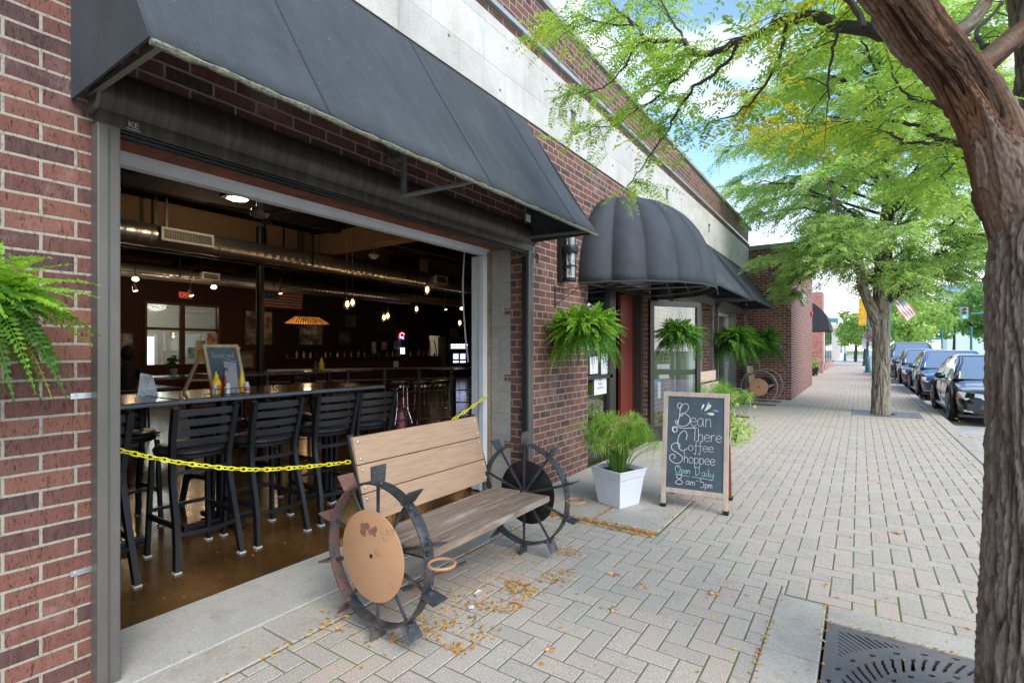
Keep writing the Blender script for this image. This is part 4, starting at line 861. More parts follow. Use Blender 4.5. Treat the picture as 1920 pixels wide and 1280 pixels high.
def chair_parts(t):
    # local: back towards +x, seat towards -x, width along y
    for s_ in (-1,1):
        pr=[(.0,.19),(-.045,.175),(-.11,.168),(-.125,.165),(-.115,.168),(-.09,.175),(-.05,.178)]
        zz=[.012,.25,.50,.62,.70,.83,.985]
        pts=smoothpts([(x,s_*w,z) for (x,w),z in zip(pr,zz)],4)
        mb=MB(); 
        for a,b_ in zip(pts[:-1],pts[1:]): mb.beam(a,b_+(b_-a)*.02,.030,.042,(1,0,0))
        mb.build('rear_leg',CHAIR_MET,t,world=False); 
        mb=MB(); mb.beam((-.425,s_*.185,.012),(-.405,s_*.165,.66),.024,.034,(1,0,0)); mb.build('front_leg',CHAIR_MET,t,world=False)
        mb=MB(); mb.beam((-.42,s_*.185,.27),(-.05,s_*.178,.27),.012,.036); mb.build('side_rail',CHAIR_MET,t,world=False)
        mb=MB(); mb.box(-.445,-.405,s_*.185-.02,s_*.185+.02,.003,.014); mb.box(-.02,.02,s_*.19-.02,s_*.19+.02,.003,.014); mb.build('glide',M('pale_glide',(.5,.5,.48),.5,var=0),t,world=False)
    for k,(z,h) in enumerate([(.95,.042),(.885,.042),(.82,.042),(.755,.042)]):
        xb=-.06-.05*k*.33; mb=MB(); q=[(xb+.018*math.cos((y/.18)*PI/2)+.0,y,z) for y in np.linspace(-.172,.172,9)]
        for a,b_ in zip(q[:-1],q[1:]): mb.beam(a,b_,.009,h,(0,0,1))
        mb.build('slat',CHAIR_MET,t,world=False)
    for z,rx in ((.58,.02),(.22,.0)):
        mb=MB(); q=[(-.115+(.60-z)*.23+.035*math.cos((y/.17)*PI/2),y,z) for y in np.linspace(-.172,.172,9)]
        for a,b_ in zip(q[:-1],q[1:]): mb.beam(a,b_,.012,.026,(0,0,1))
        mb.build('stretcher',CHAIR_MET,t,world=False)
    MB().beam((-.415,-.17,.30),(-.415,.17,.30),.022,.022).build('foot_rest',CHAIR_MET,t,world=False)
    mb=MB(); mb.lathe([(.195,0),(.20,.008),(.20,.024)],(-.265,0,.655),28); mb.build('seat_ring',CHAIR_MET,t,world=False,smooth=True)
    mb=MB(); mb.lathe([(.19,0),(.205,.012),(.205,.028),(.19,.045),(.14,.056),(.0001,.06)],(-.265,0,.678),28); mb.build('seat_cushion',VINYL,t,world=False,smooth=True)
chair0=thing('bar_chair','','bar chair',(0,0,0)); chair_parts(chair0)
CH=[(.965,'leftmost of the near row, partly behind the bronze post'),(1.545,'directly under the reserved board, second of the near row'),(2.03,'third of the near row'),(2.53,'fourth of the near row, left of the bench back'),(2.93,'ending the near row, behind the bench back')]
for i,(y,lab) in enumerate(CH):
    c=chair0 if i==0 else copy_tree(chair0)
    c.location=(-3.32 if i<3 else -3.33,y+.02,0); c.scale=(1,1,.985); c.rotation_euler.z=random.uniform(-.04,.04); prop(c,'black ladder back bar chair '+lab,'bar chair','black ladder back bar chairs')
for (x,y,rz,lab) in [(-4.75,.75,PI,'across the table, seen between the left chairs'),(-4.75,1.5,PI,'across the table behind the second near chair'),(-4.78,2.2,PI+.1,'across the table behind the third near chair'),(-4.72,2.8,PI,'across the table behind the fourth near chair'),(-6.25,4.2,.1,'by the farther table, above the right end of the first table'),(-8.2,2.3,.5,'low behind the reserved board near the back window')]:
    c=copy_tree(chair0); c.location=(x,y,0 if x>-8 else -.2); c.rotation_euler.z=rz; prop(c,'dim black bar chair '+lab,'bar chair','black ladder back bar chairs')
s0=thing('chrome_stool','','bar stool',(0,0,0))
MB().lathe([(.16,0),(.17,.01),(.17,.05),(.15,.055)],(0,0,.64),20).build('seat_rim',CHROME,s0,world=False,smooth=True); MB().lathe([(.165,0),(.175,.03),(.15,.06),(.001,.065)],(0,0,.69),20).build('seat_cushion',VINYL,s0,world=False,smooth=True)
for k in range(4):
    a=k*PI/2+.4; MB().tube(smoothpts([(.13*math.cos(a),.13*math.sin(a),.64),(.14*math.cos(a),.14*math.sin(a),.3),(.15*math.cos(a),.15*math.sin(a),.24),(.23*math.cos(a),.23*math.sin(a),.005)],3),.010,8).build('leg',CHROME,s0,world=False,smooth=True)
for r_,z in ((.155,.24),(.135,.5)): MB().tube([(r_*math.cos(t),r_*math.sin(t),z) for t in np.linspace(0,2*PI,24,endpoint=False)],.009,6,closed=True).build('ring',CHROME,s0,world=False,smooth=True)
for i,(px,py,lab) in enumerate([(750,796,'leftmost of the three chrome stools beyond the chairs'),(791,794,'middle one of the three chrome stools'),(826,790,'rightmost of the three chrome stools, above the bench back')]):
    c=s0 if i==0 else copy_tree(s0); p=at(px,py,Z=0); c.location=(p.x-.1,p.y+.1,0); prop(c,'chrome bar stool with black seat, '+lab,'bar stool','chrome bar stools')
# railing
rlg=thing('steel_railing','dark steel railing with pale posts behind the chrome stools','railing',(-7,6,0))
RA=at(600,694,Z=1.0)+Vector((-.6,-.5,0)); RB=at(905,688,Z=1.0)
for k in range(7):
    p=RA.lerp(RB,k/6); MB().box(p.x-.018,p.x+.018,p.y-.018,p.y+.018,.003,.985).build('post',M('rail_post',(.20,.20,.19),.4,.5,var=.1),rlg)
for z in (1.0,.82,.6,.38,.12): MB().beam((RA.x,RA.y,z),(RB.x,RB.y,z),.02 if z<.9 else .05,.02 if z<.9 else .03).build('rail',M('rail_bar',(.09,.06,.045),.3,.4,var=.1),rlg)
cp=thing('condiment_paper','small cream card standing on the railing ledge','card',(0,0,0)); a=at(738,688,Z=1.02); MB().box(a.x-.002,a.x+.002,a.y,a.y+.11,1.02,1.12).build('card',M('card_cream',(.5,.48,.4),.7,var=0),cp)
sg2=thing('bar_counter','dark red bar counter along the black wall behind the tables','counter',(-14.6,11,0)); MB().box(-15,-14.3,9.0,15.8,.003,1.0).build('front',MAROON,sg2); MB().box(-15.05,-14.2,8.9,15.9,1.002,1.05).build('top',BLACKW,sg2)
for k in range(26):
    y=9.1+k*.26; z=1.052; h=random.uniform(.16,.26); c=random.choice([(.25,.2,.14),(.1,.03,.02),(.06,.12,.05),(.3,.27,.25)])
    o=MB().lathe([(.035,0),(.037,h*.6),(.012,h*.75),(.012,h)],(-14.5+random.uniform(-.1,.1),y,z),8).build('bar_bottle',M('bottle_%d'%(int(c[0]*100)),c,.15,var=0,bump=0),None,smooth=True); prop(o,'dim small glass bottle standing in the row on the back bar counter','bottle','bottles on the back bar'); origin_to_base(o)
# ---------------------------------------------------------------- reserved board, condiments
BG=M('chalkboard_black',(.045,.065,.085),.55,var=.3,vs=3,bump=.04,dirt=((.10,.13,.15),2.0,.45,.35))
GL={'e':[[(.05,.28),(.4,.3),(.42,.42),(.25,.55),(.06,.4),(.04,.18),(.18,.02),(.35,.03),(.45,.12)]],'a':[[(.4,.45),(.25,.55),(.06,.4),(.05,.15),(.2,0),(.36,.15),(.42,.5)],[(.42,.5),(.42,.12),(.52,0)]],'n':[[(.05,.55),(.06,0)],[(.06,.35),(.2,.53),(.36,.45),(.4,0)]],'h':[[(.05,1),(.06,0)],[(.06,.35),(.22,.55),(.37,.42),(.39,0)]],'r':[[(.05,.55),(.06,0)],[(.06,.33),(.18,.53),(.34,.5)]],
'o':[[(.25,.55),(.05,.4),(.06,.12),(.25,0),(.42,.15),(.42,.4),(.25,.55)]],'f':[[(.4,.9),(.3,1),(.2,.85),(.18,-.2),(.08,-.32),(0,-.2)],[(.03,.5),(.36,.52)]],'p':[[(.05,.55),(.06,-.38)],[(.06,.4),(.22,.55),(.4,.4),(.38,.1),(.2,0),(.06,.12)]],'i':[[(.1,.5),(.1,0)],[(.1,.7),(.1,.73)]],'l':[[(.1,1),(.1,.08),(.2,0)]],
'y':[[(.05,.5),(.08,.15),(.25,.05),(.4,.2)],[(.42,.5),(.4,-.2),(.2,-.42),(-.05,-.3)]],'m':[[(.05,.5),(.05,0)],[(.05,.35),(.17,.5),(.28,.4),(.28,0)],[(.28,.35),(.42,.5),(.52,.4),(.53,0)]],'v':[[(.03,.5),(.2,0),(.38,.52)]],'s':[[(.35,.45),(.2,.55),(.08,.42),(.3,.2),(.25,.02),(.05,.08)]],'d':[[(.4,.4),(.2,.5),(.05,.25),(.2,0),(.4,.15)],[(.42,1),(.42,0)]],
'B':[[(.18,.95),(.14,.5),(.05,.04)],[(.2,.78),(.05,.85),(.02,1.0),(.15,1.08),(.26,.98),(.22,.84)],[(.25,.98),(.5,1.06),(.62,.88),(.48,.66),(.22,.56)],[(.22,.56),(.18,.48),(.3,.48),(.28,.58),(.5,.56),(.72,.36),(.6,.08),(.3,-.02),(.05,.04),(-.08,.14),(-.05,.24),(.04,.22),(.02,.12)]],'T':[[(.25,1.0),(.24,0)],[(.0,.98),(.5,1.05)]],'C':[[(.66,.78),(.6,1.0),(.4,1.06),(.14,.85),(.02,.5),(.12,.12),(.4,-.02),(.7,.15)],[(.66,.78),(.58,.66),(.66,.6)]],
'S':[[(.5,.8),(.5,1.0),(.3,1.05),(.1,.9),(.14,.68),(.45,.5),(.66,.3),(.55,.04),(.28,-.02),(.04,.15),(.05,.38),(.22,.44),(.3,.3),(.2,.2)]],'O':[[(.35,.95),(.1,.8),(.02,.45),(.15,.08),(.4,0),(.62,.25),(.62,.7),(.4,.95),(.2,.9),(.3,.7),(.55,.8)]],'D':[[(.2,.9),(.2,0)],[(.0,.92),(.4,.95),(.68,.6),(.6,.15),(.2,.0)]],'R':[[(.12,.9),(.13,0)],[(-.15,.8),(.0,.95),(.35,.98),(.45,.75),(.15,.5)],[(.18,.5),(.35,.1),(.5,0)]],
'8':[[(.35,.5),(.1,.7),(.15,.92),(.35,1),(.5,.85),(.35,.55),(.08,.3),(.05,.08),(.3,-.02),(.55,.12),(.5,.35),(.35,.5)]],'5':[[(.5,.95),(.12,.93),(.1,.55),(.35,.6),(.5,.35),(.38,.05),(.05,.02)]],'-':[[(.05,.4),(.35,.42)]]}
WD={'e':.5,'a':.56,'n':.5,'h':.48,'r':.4,'o':.5,'f':.38,'p':.5,'i':.2,'l':.24,'y':.52,'m':.62,'v':.42,'s':.42,'d':.5,' ':.35,'-':.45,'5':.6,'8':.62,'D':.75,'O':.72,'R':.5,'S':.7,'B':.75,'T':.5,'C':.7}
def chalk(mb,s,fr_,u,v,h,thick=.0035,sl=0,sx=1.):     # fr_(u,v)->point; u,v metres on the board
    for ch in s:
        for st_ in GL.get(ch,[]):
            pts=[fr_(u+(x*sx+sl*y)*h,v+y*h) for x,y in smoothpts_2(st_)]
            mb.tube(pts,thick*.72,5)
        u+=WD.get(ch,.5)*h*sx
    return u
def smoothpts_2(st_):
    return [(p.x,p.y) for p in smoothpts([(x,y,0) for x,y in st_],5)] if len(st_)>2 else st_
rb=thing('reserved_board','small pine framed chalkboard reading Reserved, standing on the bar table','chalkboard',(-4.1,1.4,.995))
# board plane: width along y, face towards +x, slightly leaning back
rbl=at(392,744,X=-3.95); rbr=at(448,737,X=-3.95); zt=.998
y0,y1=rbl.y-.02,rbr.y+.02; Hb=.36
def rbp(u,v,o=0): return Vector((-3.86-v*.22+o,y0+.06*v/.34*0+u-.03*v/.34,zt+v))
wW=y1-y0
def rbq(mb,u0,u1,v0,v1,th,o=0):
    a=[rbp(u0,v0,o),rbp(u1,v0,o),rbp(u1,v1,o),rbp(u0,v1,o)]; b_=[p+Vector((-th,0,0)) for p in a]; mb.add(a+b_,[(0,1,2,3),(7,6,5,4),(0,4,5,1),(1,5,6,2),(2,6,7,3),(3,7,4,0)])
mb=MB(); rbq(mb,0,.022,0,Hb,.014); rbq(mb,wW-.022,wW,0,Hb,.014); rbq(mb,.022,wW-.022,Hb-.022,Hb,.014); rbq(mb,.022,wW-.022,.07,.09,.014); mb.build('frame',WOOD_L,rb)
mb=MB(); rbq(mb,.022,wW-.022,.09,Hb-.022,.006,-.006); mb.build('board',BG,rb)
mb=MB(); 
for yy in (y0-.01,y1-.01): mb.beam((-3.95,yy-.01,zt+Hb-.02),(-4.14,yy-.06,zt+.002),.02,.015)
mb.beam((-4.06,y0-.04,zt+.1),(-3.9,y0,zt+.1),.012,.012); mb.beam((-4.12,y0-.05,zt+.09),(-4.12,y1-.05,zt+.09),.015,.012); mb.build('rear_legs',WOOD_L,rb)
CHW=M('white_chalk',(.72,.70,.70),.9,var=.12,vs=40,bump=0)
mb=MB(); e_=chalk(mb,'Reserved',lambda u,v: rbp(u,v,.001),.05,Hb-.10,.042,.0016); mb.tube([rbp(.06+.16*q,Hb-.105+.012*math.sin(q*5)-.01,.001) for q in np.linspace(.4,1,8)],.0014,4); mb.build('chalk_lettering',CHW,rb)
def bottle(px,py,h,r,col,label,cat,X=-3.75,cap=None,kind='sq',Z=.999,lab=None):
    p=at(px,py,X=X); p.z=Z; t=thing('%s_bottle'%cat.split()[0] if cat!='shaker' else 'salt_shaker',label,cat,p)
    if kind=='sq': prof=[(r*.9,0),(r,.01),(r,h*.5),(r*.8,h*.62),(r*.45,h*.72)]
    else: prof=[(r*.9,0),(r,.01),(r,h*.6),(r*.5,h*.75),(r*.5,h*.78)]
    MB().lathe(prof,p,16).build('body',M('bottle_'+cat.replace(' ','_'),col,.35,var=0,bump=0),t,smooth=True)
    MB().lathe([(r*.5,0),(r*.5,h*.08),(r*.2,h*.16),(r*.12,h*.27)] if kind=='sq' else [(r*.6,0),(r*.62,h*.17),(r*.3,h*.22)],p+Vector((0,0,h*.725)),12).build('cap',M('cap_'+cat.replace(' ','_'),cap or col,.4,var=0,bump=0),t,smooth=True)
    if lab: MB().lathe([(r*1.02,0),(r*1.02,h*.22)],p+Vector((0,0,h*.2)),16,False).build('label',M('lab_'+cat.replace(' ','_'),lab,.5,var=0,bump=0),t,smooth=True)
    return t
bottle(405,743,.165,.034,(.85,.55,.02),'yellow mustard bottle with red band, left in the condiment caddy','mustard',-3.80,lab=(.75,.25,.02))
bottle(421,742,.185,.024,(.35,.01,.01),'dark red ketchup bottle in the caddy beside the mustard','ketchup',-3.80,cap=(.6,.5,.45),lab=(.3,.02,.02))
bottle(429,741,.17,.022,(.45,.06,.02),'orange red hot sauce bottle in the caddy','hot sauce',-3.80,kind='r',cap=(.3,.1,.05))
bottle(453,739,.18,.020,(.85,.6,.02),'tall slim yellow bottle right of the grey menu card','yellow sauce',-3.78,lab=(.75,.5,.05))
bottle(403,744,.085,.019,(.45,.42,.36),'small seasoning shaker at the left front of the caddy','seasoning',-3.72,kind='r',cap=(.7,.7,.7))
bottle(427,744,.09,.021,(.7,.7,.7),'white salt shaker at the front of the caddy','salt',-3.72,kind='r',cap=(.75,.75,.75))
bottle(463,740,.09,.019,(.65,.55,.55),'white and red pepper shaker at the right end of the caddy','pepper',-3.72,kind='r',cap=(.7,.7,.7),lab=(.6,.08,.1))
mc=thing('menu_card','tall grey wood grain menu card standing in the caddy','menu',(-3.76,1.5,1)); a=at(424,744,X=-3.76); b_=at(446,744,X=-3.76)
MB().add([(-3.77,a.y+.02,1.0),(-3.74,b_.y,1.0),(-3.77,b_.y-.01,1.225),(-3.80,a.y,1.235)],[(0,1,2,3)]).build('card',M('grey_card',(.30,.28,.31),.7,var=.2,vs=4,stretch=(20,20,2),bump=.05),mc,solid=.004)
cd_=thing('condiment_caddy','black wire condiment caddy on the bar table beside the reserved board','caddy',(-3.77,1.5,.999)); a=at(393,745,X=-3.77).y; b_=at(468,740,X=-3.77).y
mb=MB()
for z in (1.006,1.045): mb.tube([(-3.69,a,z),(-3.69,b_,z),(-3.86,b_,z),(-3.86,a,z)],.0028,5,closed=True)
for k in range(9): y=a+(b_-a)*k/8; mb.cyl((-3.69,y,1.004),(-3.69,y,1.046),.0022,4)
for k in range(5): y=a+(b_-a)*k/4; mb.cyl((-3.69,y,1.006),(-3.86,y,1.006),.0022,4)
mb.build('wire_basket',BLACK_MET,cd_); MB().tube(smoothpts([(-3.775,(a+b_)/2-.04,1.0),(-3.775,(a+b_)/2-.04,1.16),(-3.775,(a+b_)/2-.03,1.185),(-3.775,(a+b_)/2-.015,1.17)]),.004,6).build('handle',BLACK_MET,cd_)
bottle(603,713,.2,.04,(.85,.6,.02),'second mustard bottle standing on the farther bar table','mustard two',-6.9,Z=1.002)
bottle(592,713,.15,.03,(.12,.06,.04),'dark sauce bottle left of the second mustard bottle','dark sauce',-6.9,Z=1.002,kind='r',cap=(.1,.1,.1))
pap=thing('silver_menu_stand','crumpled silver grey menu standing on the table beside the seated person','menu',(-4.0,.9,.995)); a=at(257,748,X=-4.15)
MB().add([a,a+Vector((0,.13,.01)),a+Vector((-.04,.11,.16)),a+Vector((-.03,.03,.18))],[(0,1,2,3)]).build('card',M('silver_card',(.45,.45,.46),.35,.5,var=.4,vs=25,bump=.5),pap,solid=.004)
# seated person, back of the room
pz=thing('person','person in dark clothes seated with their back turned at the back window table','person',(-8.0,0,0)); P0=dp(238,700,7.6); pz.location=(P0.x,P0.y,0); pz.rotation_euler.z=-.5
def skin(name,nodes,edges,rad,mat,parent,sub=1):
    me=bpy.data.meshes.new(name); me.from_pydata(nodes,edges,[]); o=bpy.data.objects.new(name,me); COL.objects.link(o); o.parent=parent; KIDS.setdefault(parent.name,[]).append(o)
    md=o.modifiers.new('skin','SKIN'); sv_=me.skin_vertices[0].data
    for i,r_ in enumerate(rad): sv_[i].radius=(r_,r_) if not isinstance(r_,tuple) else r_
    sv_[0].use_root=True; md.use_smooth_shade=True; o.modifiers.new('sub','SUBSURF').levels=sub; o.modifiers['sub'].render_levels=sub; me.materials.append(mat); return o
nd=[(0,0,.50),(0,0,.66),(0,.0,.85),(-.02,0,.99),(-.04,0,1.07),(-.05,0,1.14)]; rd=[(.15,.12),(.13,.11),(.17,.11),(.13,.09),.055,.06]; ed=[(0,1),(1,2),(2,3),(3,4),(4,5)]
for s_ in (-1,1):
    k=len(nd); nd+=[(-.02,s_*.17,.96),(-.05,s_*.22,.74),(-.27,s_*.18,.78),(-.36,s_*.15,.79)]; rd+=[.06,.047,.036,.035]; ed+=[(3,k),(k,k+1),(k+1,k+2),(k+2,k+3)]
    for f in range(5):
        j=len(nd); a=(f-2)*.016*-s_; nd+=[(-.40-.01*(2-abs(f-2)),s_*.15+a,.785),(-.43-.012*(2-abs(f-2)),s_*.15+a*1.3,.77)]; rd+=[.009,.008]; ed+=[(k+3,j),(j,j+1)]
    k=len(nd); nd+=[(-.12,s_*.10,.50),(-.45,s_*.13,.50),(-.43,s_*.13,.12),(-.52,s_*.13,.05)]; rd+=[.085,.06,.045,.04]; ed+=[(0,k),(k,k+1),(k+1,k+2),(k+2,k+3)]
skin('body',nd,ed,rd,M('dark_clothes',(.014,.013,.014),.9),pz)
hd=MB(); hd.ico((-.06,0,1.245),.095,18,14,(1.05,.82,1.2)); hd.ico((-.155,0,1.235),.02,8,6,(1,.7,1.4)); 
for s_ in (-1,1): hd.ico((-.055,s_*.083,1.235),.02,8,6,(.7,.4,1.3)); hd.ico((-.14,s_*.03,1.26),.012,6,5)
hd.build('head',M('skin_shadow',(.20,.11,.07),.6),pz,world=False,smooth=True)
hr=MB(); hr.ico((-.045,0,1.265),.105,16,12,(1.02,.86,1.15)); hr.build('hair',M('dark_hair',(.012,.009,.008),.8,bump=.5),pz,world=False,smooth=True)
stl=copy_tree(chair0); stl.location=(P0.x+.1,P0.y,-.23); stl.rotation_euler.z=-.5; prop(stl,'dim black chair the seated person sits on','bar chair','black ladder back bar chairs')
plp=thing('table_plant','small dark potted plant on the back window table','potted plant',(0,0,0)); a=dp(325,690,8.8)
MB().lathe([(.05,0),(.065,.12)],(a.x,a.y,.99-.12+.0),12).build('pot',M('grey_pot',(.3,.3,.3),.6,var=0),plp)
lf=Leaves(); K=60; dd=unit(RNG.normal(0,1,(K,3))+np.array([0,0,1.2])); lf.scatter(np.array([a.x,a.y,1.05])+dd*RNG.uniform(.03,.16,(K,1)),.08,RNG.uniform(0,.5,K)); lf.build('foliage',FERND,plp)
MB().box(a.x-.35,a.x+.35,a.y-.5,a.y+.5,.83,.866).build('plant_shelf',WOOD_D,plp)
# ---------------------------------------------------------------- yellow chain across the opening
cn=thing('plastic_chain','yellow plastic chain hung across the open bar front, passing behind the bench','chain',(-2.95,2.3,.8))
cpts=[at(214,842,X=-2.88),at(345,868,X=-2.88),at(480,880,X=-2.86),at(600,872,X=-2.84),at(665,864,X=-2.82)]
c2=[at(665,864,X=-2.82),at(760,830,X=-2.8),at(840,792,X=-2.82),at(918,739,X=-2.85)]
def links(path,nm):
    path=smoothpts(path,10); L=[0]
    for a,b_ in zip(path[:-1],path[1:]): L.append(L[-1]+(b_-a).length)
    def ev(s_):
        for i in range(len(path)-1):
            if L[i+1]>=s_: return path[i].lerp(path[i+1],(s_-L[i])/max(1e-6,L[i+1]-L[i]))
        return path[-1]
    pitch=.034; k=0; s_=0
    while s_+pitch*1.35<L[-1]:
        a=ev(s_); b_=ev(s_+pitch*1.35); t=(b_-a).normalized(); c=(a+b_)/2; h=.024; 
        up=Vector((0,0,1)); side=t.cross(up).normalized(); w=(up if k%2==0 else side); w=(w*.75+ (side if k%2==0 else up)*.5*(1 if k%4<2 else -1)).normalized(); w=(w-t*w.dot(t)).normalized()
        pts=[]
        for q in range(14):
            an=2*PI*q/14; ex_=max(-1,min(1,math.cos(an)*1.25)); pts.append(c+t*(ex_*.0165+ (.0065 if ex_>0 else -.0065)*abs(math.cos(an)))+w*math.sin(an)*.0115)
        MB().tube(pts,.0034,6,closed=True).build('link',YEL,cn,smooth=True); s_+=pitch; k+=1
links(cpts,'a'); links(c2,'b')
# ---------------------------------------------------------------- entrance under the dome, farther shop fronts
def doorleaf(name,label,hinge,free,zt,mat,parent_=None):
    t=thing(name,label,'door',(hinge.x,hinge.y,0)); d=(free-hinge); L=d.length; d.normalize(); up=Vector((0,0,1))
    P=lambda u,z: hinge+d*u+up*z
    mb=MB()
    for (u,w) in ((.035,.07),(L-.035,.07)): mb.beam(P(u,.02),P(u,zt),w,.045,tuple(d.cross(up)))
    mb.beam(P(.07,zt-.04),P(L-.07,zt-.04),.045,.08); mb.beam(P(.07,.13),P(L-.07,.13),.045,.2); mb.build('frame',mat,t,bevel=.003)
    MB().add([P(.07,.23),P(L-.07,.23),P(L-.07,zt-.08),P(.07,zt-.08)],[(0,1,2,3)]).build('pane',PANE,t)
    nrm=d.cross(up); MB().beam(P(.02,.985)+nrm*-.05,P(L-.01,.985)+nrm*-.05,.04,.075).build('push_bar',BLACK_MET,t,bevel=.008); return t,P,L,nrm
eh=Vector((-2.47,7.10,0)); ef=Vector((-1.97,7.86,0))
FRM=M('dark_bronze_frame',(.045,.038,.033),.4,.4,var=.12,bump=.04)
dt,DP,DL,dn=doorleaf('glass_door','open dark framed glass door of the cafe with paper notices stuck on it',eh,ef,2.02,FRM)
def sticker(u0,u1,z0,z1,mat,nm,off=-.006): MB().add([DP(u0,z0)+dn*off,DP(u1,z0)+dn*off,DP(u1,z1)+dn*off,DP(u0,z1)+dn*off],[(0,1,2,3)]).build(nm,mat,dt,solid=.001)
PAP=M('white_paper',(.72,.71,.69),.7,var=.04,bump=0)
sticker(.14,.36,1.04,1.11,PAP,'notice'); sticker(.15,.20,.62,.86,PAP,'receipt_strip'); sticker(.17,.35,.90,.96,PAP,'notice'); sticker(.73,.83,1.04,1.16,PAP,'notice'); sticker(.08,.15,.80,.90,M('blue_sticker',(.06,.22,.45),.6,var=.2),'sticker'); sticker(.30,.35,.915,.955,M('navy_sticker',(.03,.06,.2),.6),'sticker',-.008); sticker(.155,.195,.66,.69,M('red_print',(.5,.1,.1),.6,var=.2),'receipt_print',-.008)
mb=MB(); mb.beam(DP(.1,2.06)+dn*.03,DP(.38,2.06)+dn*.03,.05,.05); mb.beam(DP(.25,2.07)+dn*.03,Vector((-2.55,6.85,2.09)),.02,.02); mb.build('door_closer',BLACK_MET,dt,bevel=.005)
MB().beam(DP(.63,1.99)-dn*.025,DP(.72,1.99)-dn*.025,.004,.03).build('closer_tag',M('tag_white',(.7,.7,.68),.5,var=0),dt)
sf=thing('entrance_frame','dark bronze storefront frame with a side window beneath the dome awning','storefront',(-2.7,6.1,0))
mb=MB(); XF=-2.62
mb.box(XF-.05,XF+.05,5.172,5.24,.01,2.08); mb.box(XF-.05,XF+.05,at(1144,650,X=XF+.05).y,at(1155,650,X=XF+.05).y,.01,2.08); mb.box(XF-.05,XF+.05,7.05,7.118,.01,2.08)
mb.build('mullions',FRM,sf,bevel=.004); MB().box(XF-.05,XF+.06,5.172,7.118,2.082,2.18).build('head_rail',FRM,sf,bevel=.004); MB().box(XF-.05,XF+.05,5.24,6.03,.01,.14).build('sill_rail',FRM,sf); MB().box(XF-.05,XF+.05,5.24,6.03,.97,1.01).build('mid_rail',FRM,sf)
MB().box(XF-.004,XF+.004,5.24,6.03,.14,2.08).build('side_pane',PANE_R,sf)
MB().box(WX-.3,WX-.0,5.172,7.118,2.182,2.42).build('concrete_lintel',BLOCK,sf)
ps=thing('paper_sign','white paper sign about the restroom taped inside the side window','paper sign',(XF+.02,5.5,.83)); a=at(1115,705,X=XF+.02); b_=at(1138,740,X=XF+.02)
MB().box(XF+.012,XF+.015,a.y,b_.y,b_.z+.02,a.z).build('paper',PAP,ps)
for k,tx in enumerate(('NO','PUBLIC','RESTROOM')): text(tx,.045 if k<2 else .036,(XF+.0165,(a.y+b_.y)/2,a.z-.05-k*.05),(0,1,0),(0,0,1),M('grey_ink',(.25,.25,.25),.6,var=0,bump=0),ps,'lettering',.0005)
for (px0,px1,py0,py1,lab) in ((1107,1122,668,700,'left of two white sheets taped high in the side window'),(1128,1143,662,700,'right of two white sheets taped high in the side window')):
    a=at(px0,py0,X=XF+.02); b_=at(px1,py1,X=XF+.02); t=thing('paper_sheet',lab,'paper sign',(XF+.02,a.y,b_.z)); MB().box(XF+.012,XF+.015,a.y,b_.y,b_.z,a.z).build('paper',PAP,t)
rd=thing('red_door','dark red painted door panel standing inside the cafe entrance','door',(-2.9,6.7,0)); a=at(1164,650,X=-2.70).y; b_=at(1191,650,X=-2.70).y
MB().box(-2.74,-2.70,a,b_,.02,2.07).build('leaf',M('oxblood_paint',(.15,.022,.014),.45,var=.1,vs=2,bump=.03),rd); 
mb=MB()
for yy in (a+.28,a+.46): mb.cyl((-2.70,yy,1.02),(-2.692,yy,1.02),.010,8)
mb.build('screws',CHROME,rd)
dk=thing('dark_door_jamb','near black inner door edge beside the red door','door jamb',(-2.8,7.0,0)); MB().box(-2.72,-2.62,b_+.01,7.045,.02,2.07).build('jamb',FRM,dk)
struct(MB().box(-4.4,-4.35,6.6,9.6,0,3.2).build('vestibule_wall',M('pale_plaster',(.42,.41,.39),.8,var=.08)))
struct(MB().box(-4.35,-2.87,7.3,7.4,0,3.0).build('vestibule_side',BLACKW)); 
def shopfront(y0,y1,lab,lab2):
    t=thing('shop_window_frame',lab,'storefront',(-2.9,(y0+y1)/2,0)); X=-2.88
    mb=MB(); mb.box(X-.05,X+.05,y1-.12,y1-.002,.01,2.24); mb.box(X-.05,X+.05,y0+.002,y0+.12,.01,2.24); mb.build('side_frame',GREY_FR,t,bevel=.004); MB().box(X-.05,X+.05,y0+.12,y1-.12,2.15,2.24).build('head_frame',GREY_FR,t,bevel=.004)
    mb=MB()
    for k in range(1,3): yy=y0+(y1-y0)*k/3; mb.box(X-.03,X+.03,yy-.03,yy+.03,.14,2.15)
    mb.box(X-.04,X+.04,y0+.12,y1-.12,.01,.139); mb.build('glazing_bars',FRM,t); MB().box(X-.004,X+.004,y0+.12,y1-.12,.14,2.15).build('pane',PANE_R,t)
    mb=MB(); mb.box(WX+.002,WX+.06,y1+.005,y1+.075,.006,2.2); mb.box(WX+.002,WX+.06,y0-.075,y0-.005,.006,2.2); mb.build('screen_channel',BROWN_MET,t,bevel=.004)
    MB().prism([(WX+.003,2.44)]+[(WX+.02+.1*math.sin(q),2.335+.1*math.cos(q)) for q in np.linspace(.3,PI*.75,10)]+[(WX+.07,2.2),(WX+.003,2.2)],1,y0-.06,y1+.06).build('screen_housing',BROWN_HOUSE,t,smooth=True)
    return t
shopfront(OP3[0],OP3[1],'grey framed shop window in the bay just past the cafe door',''); shopfront(OP4[0],OP4[1],'grey framed shop window in the last bay before the projecting pier','')
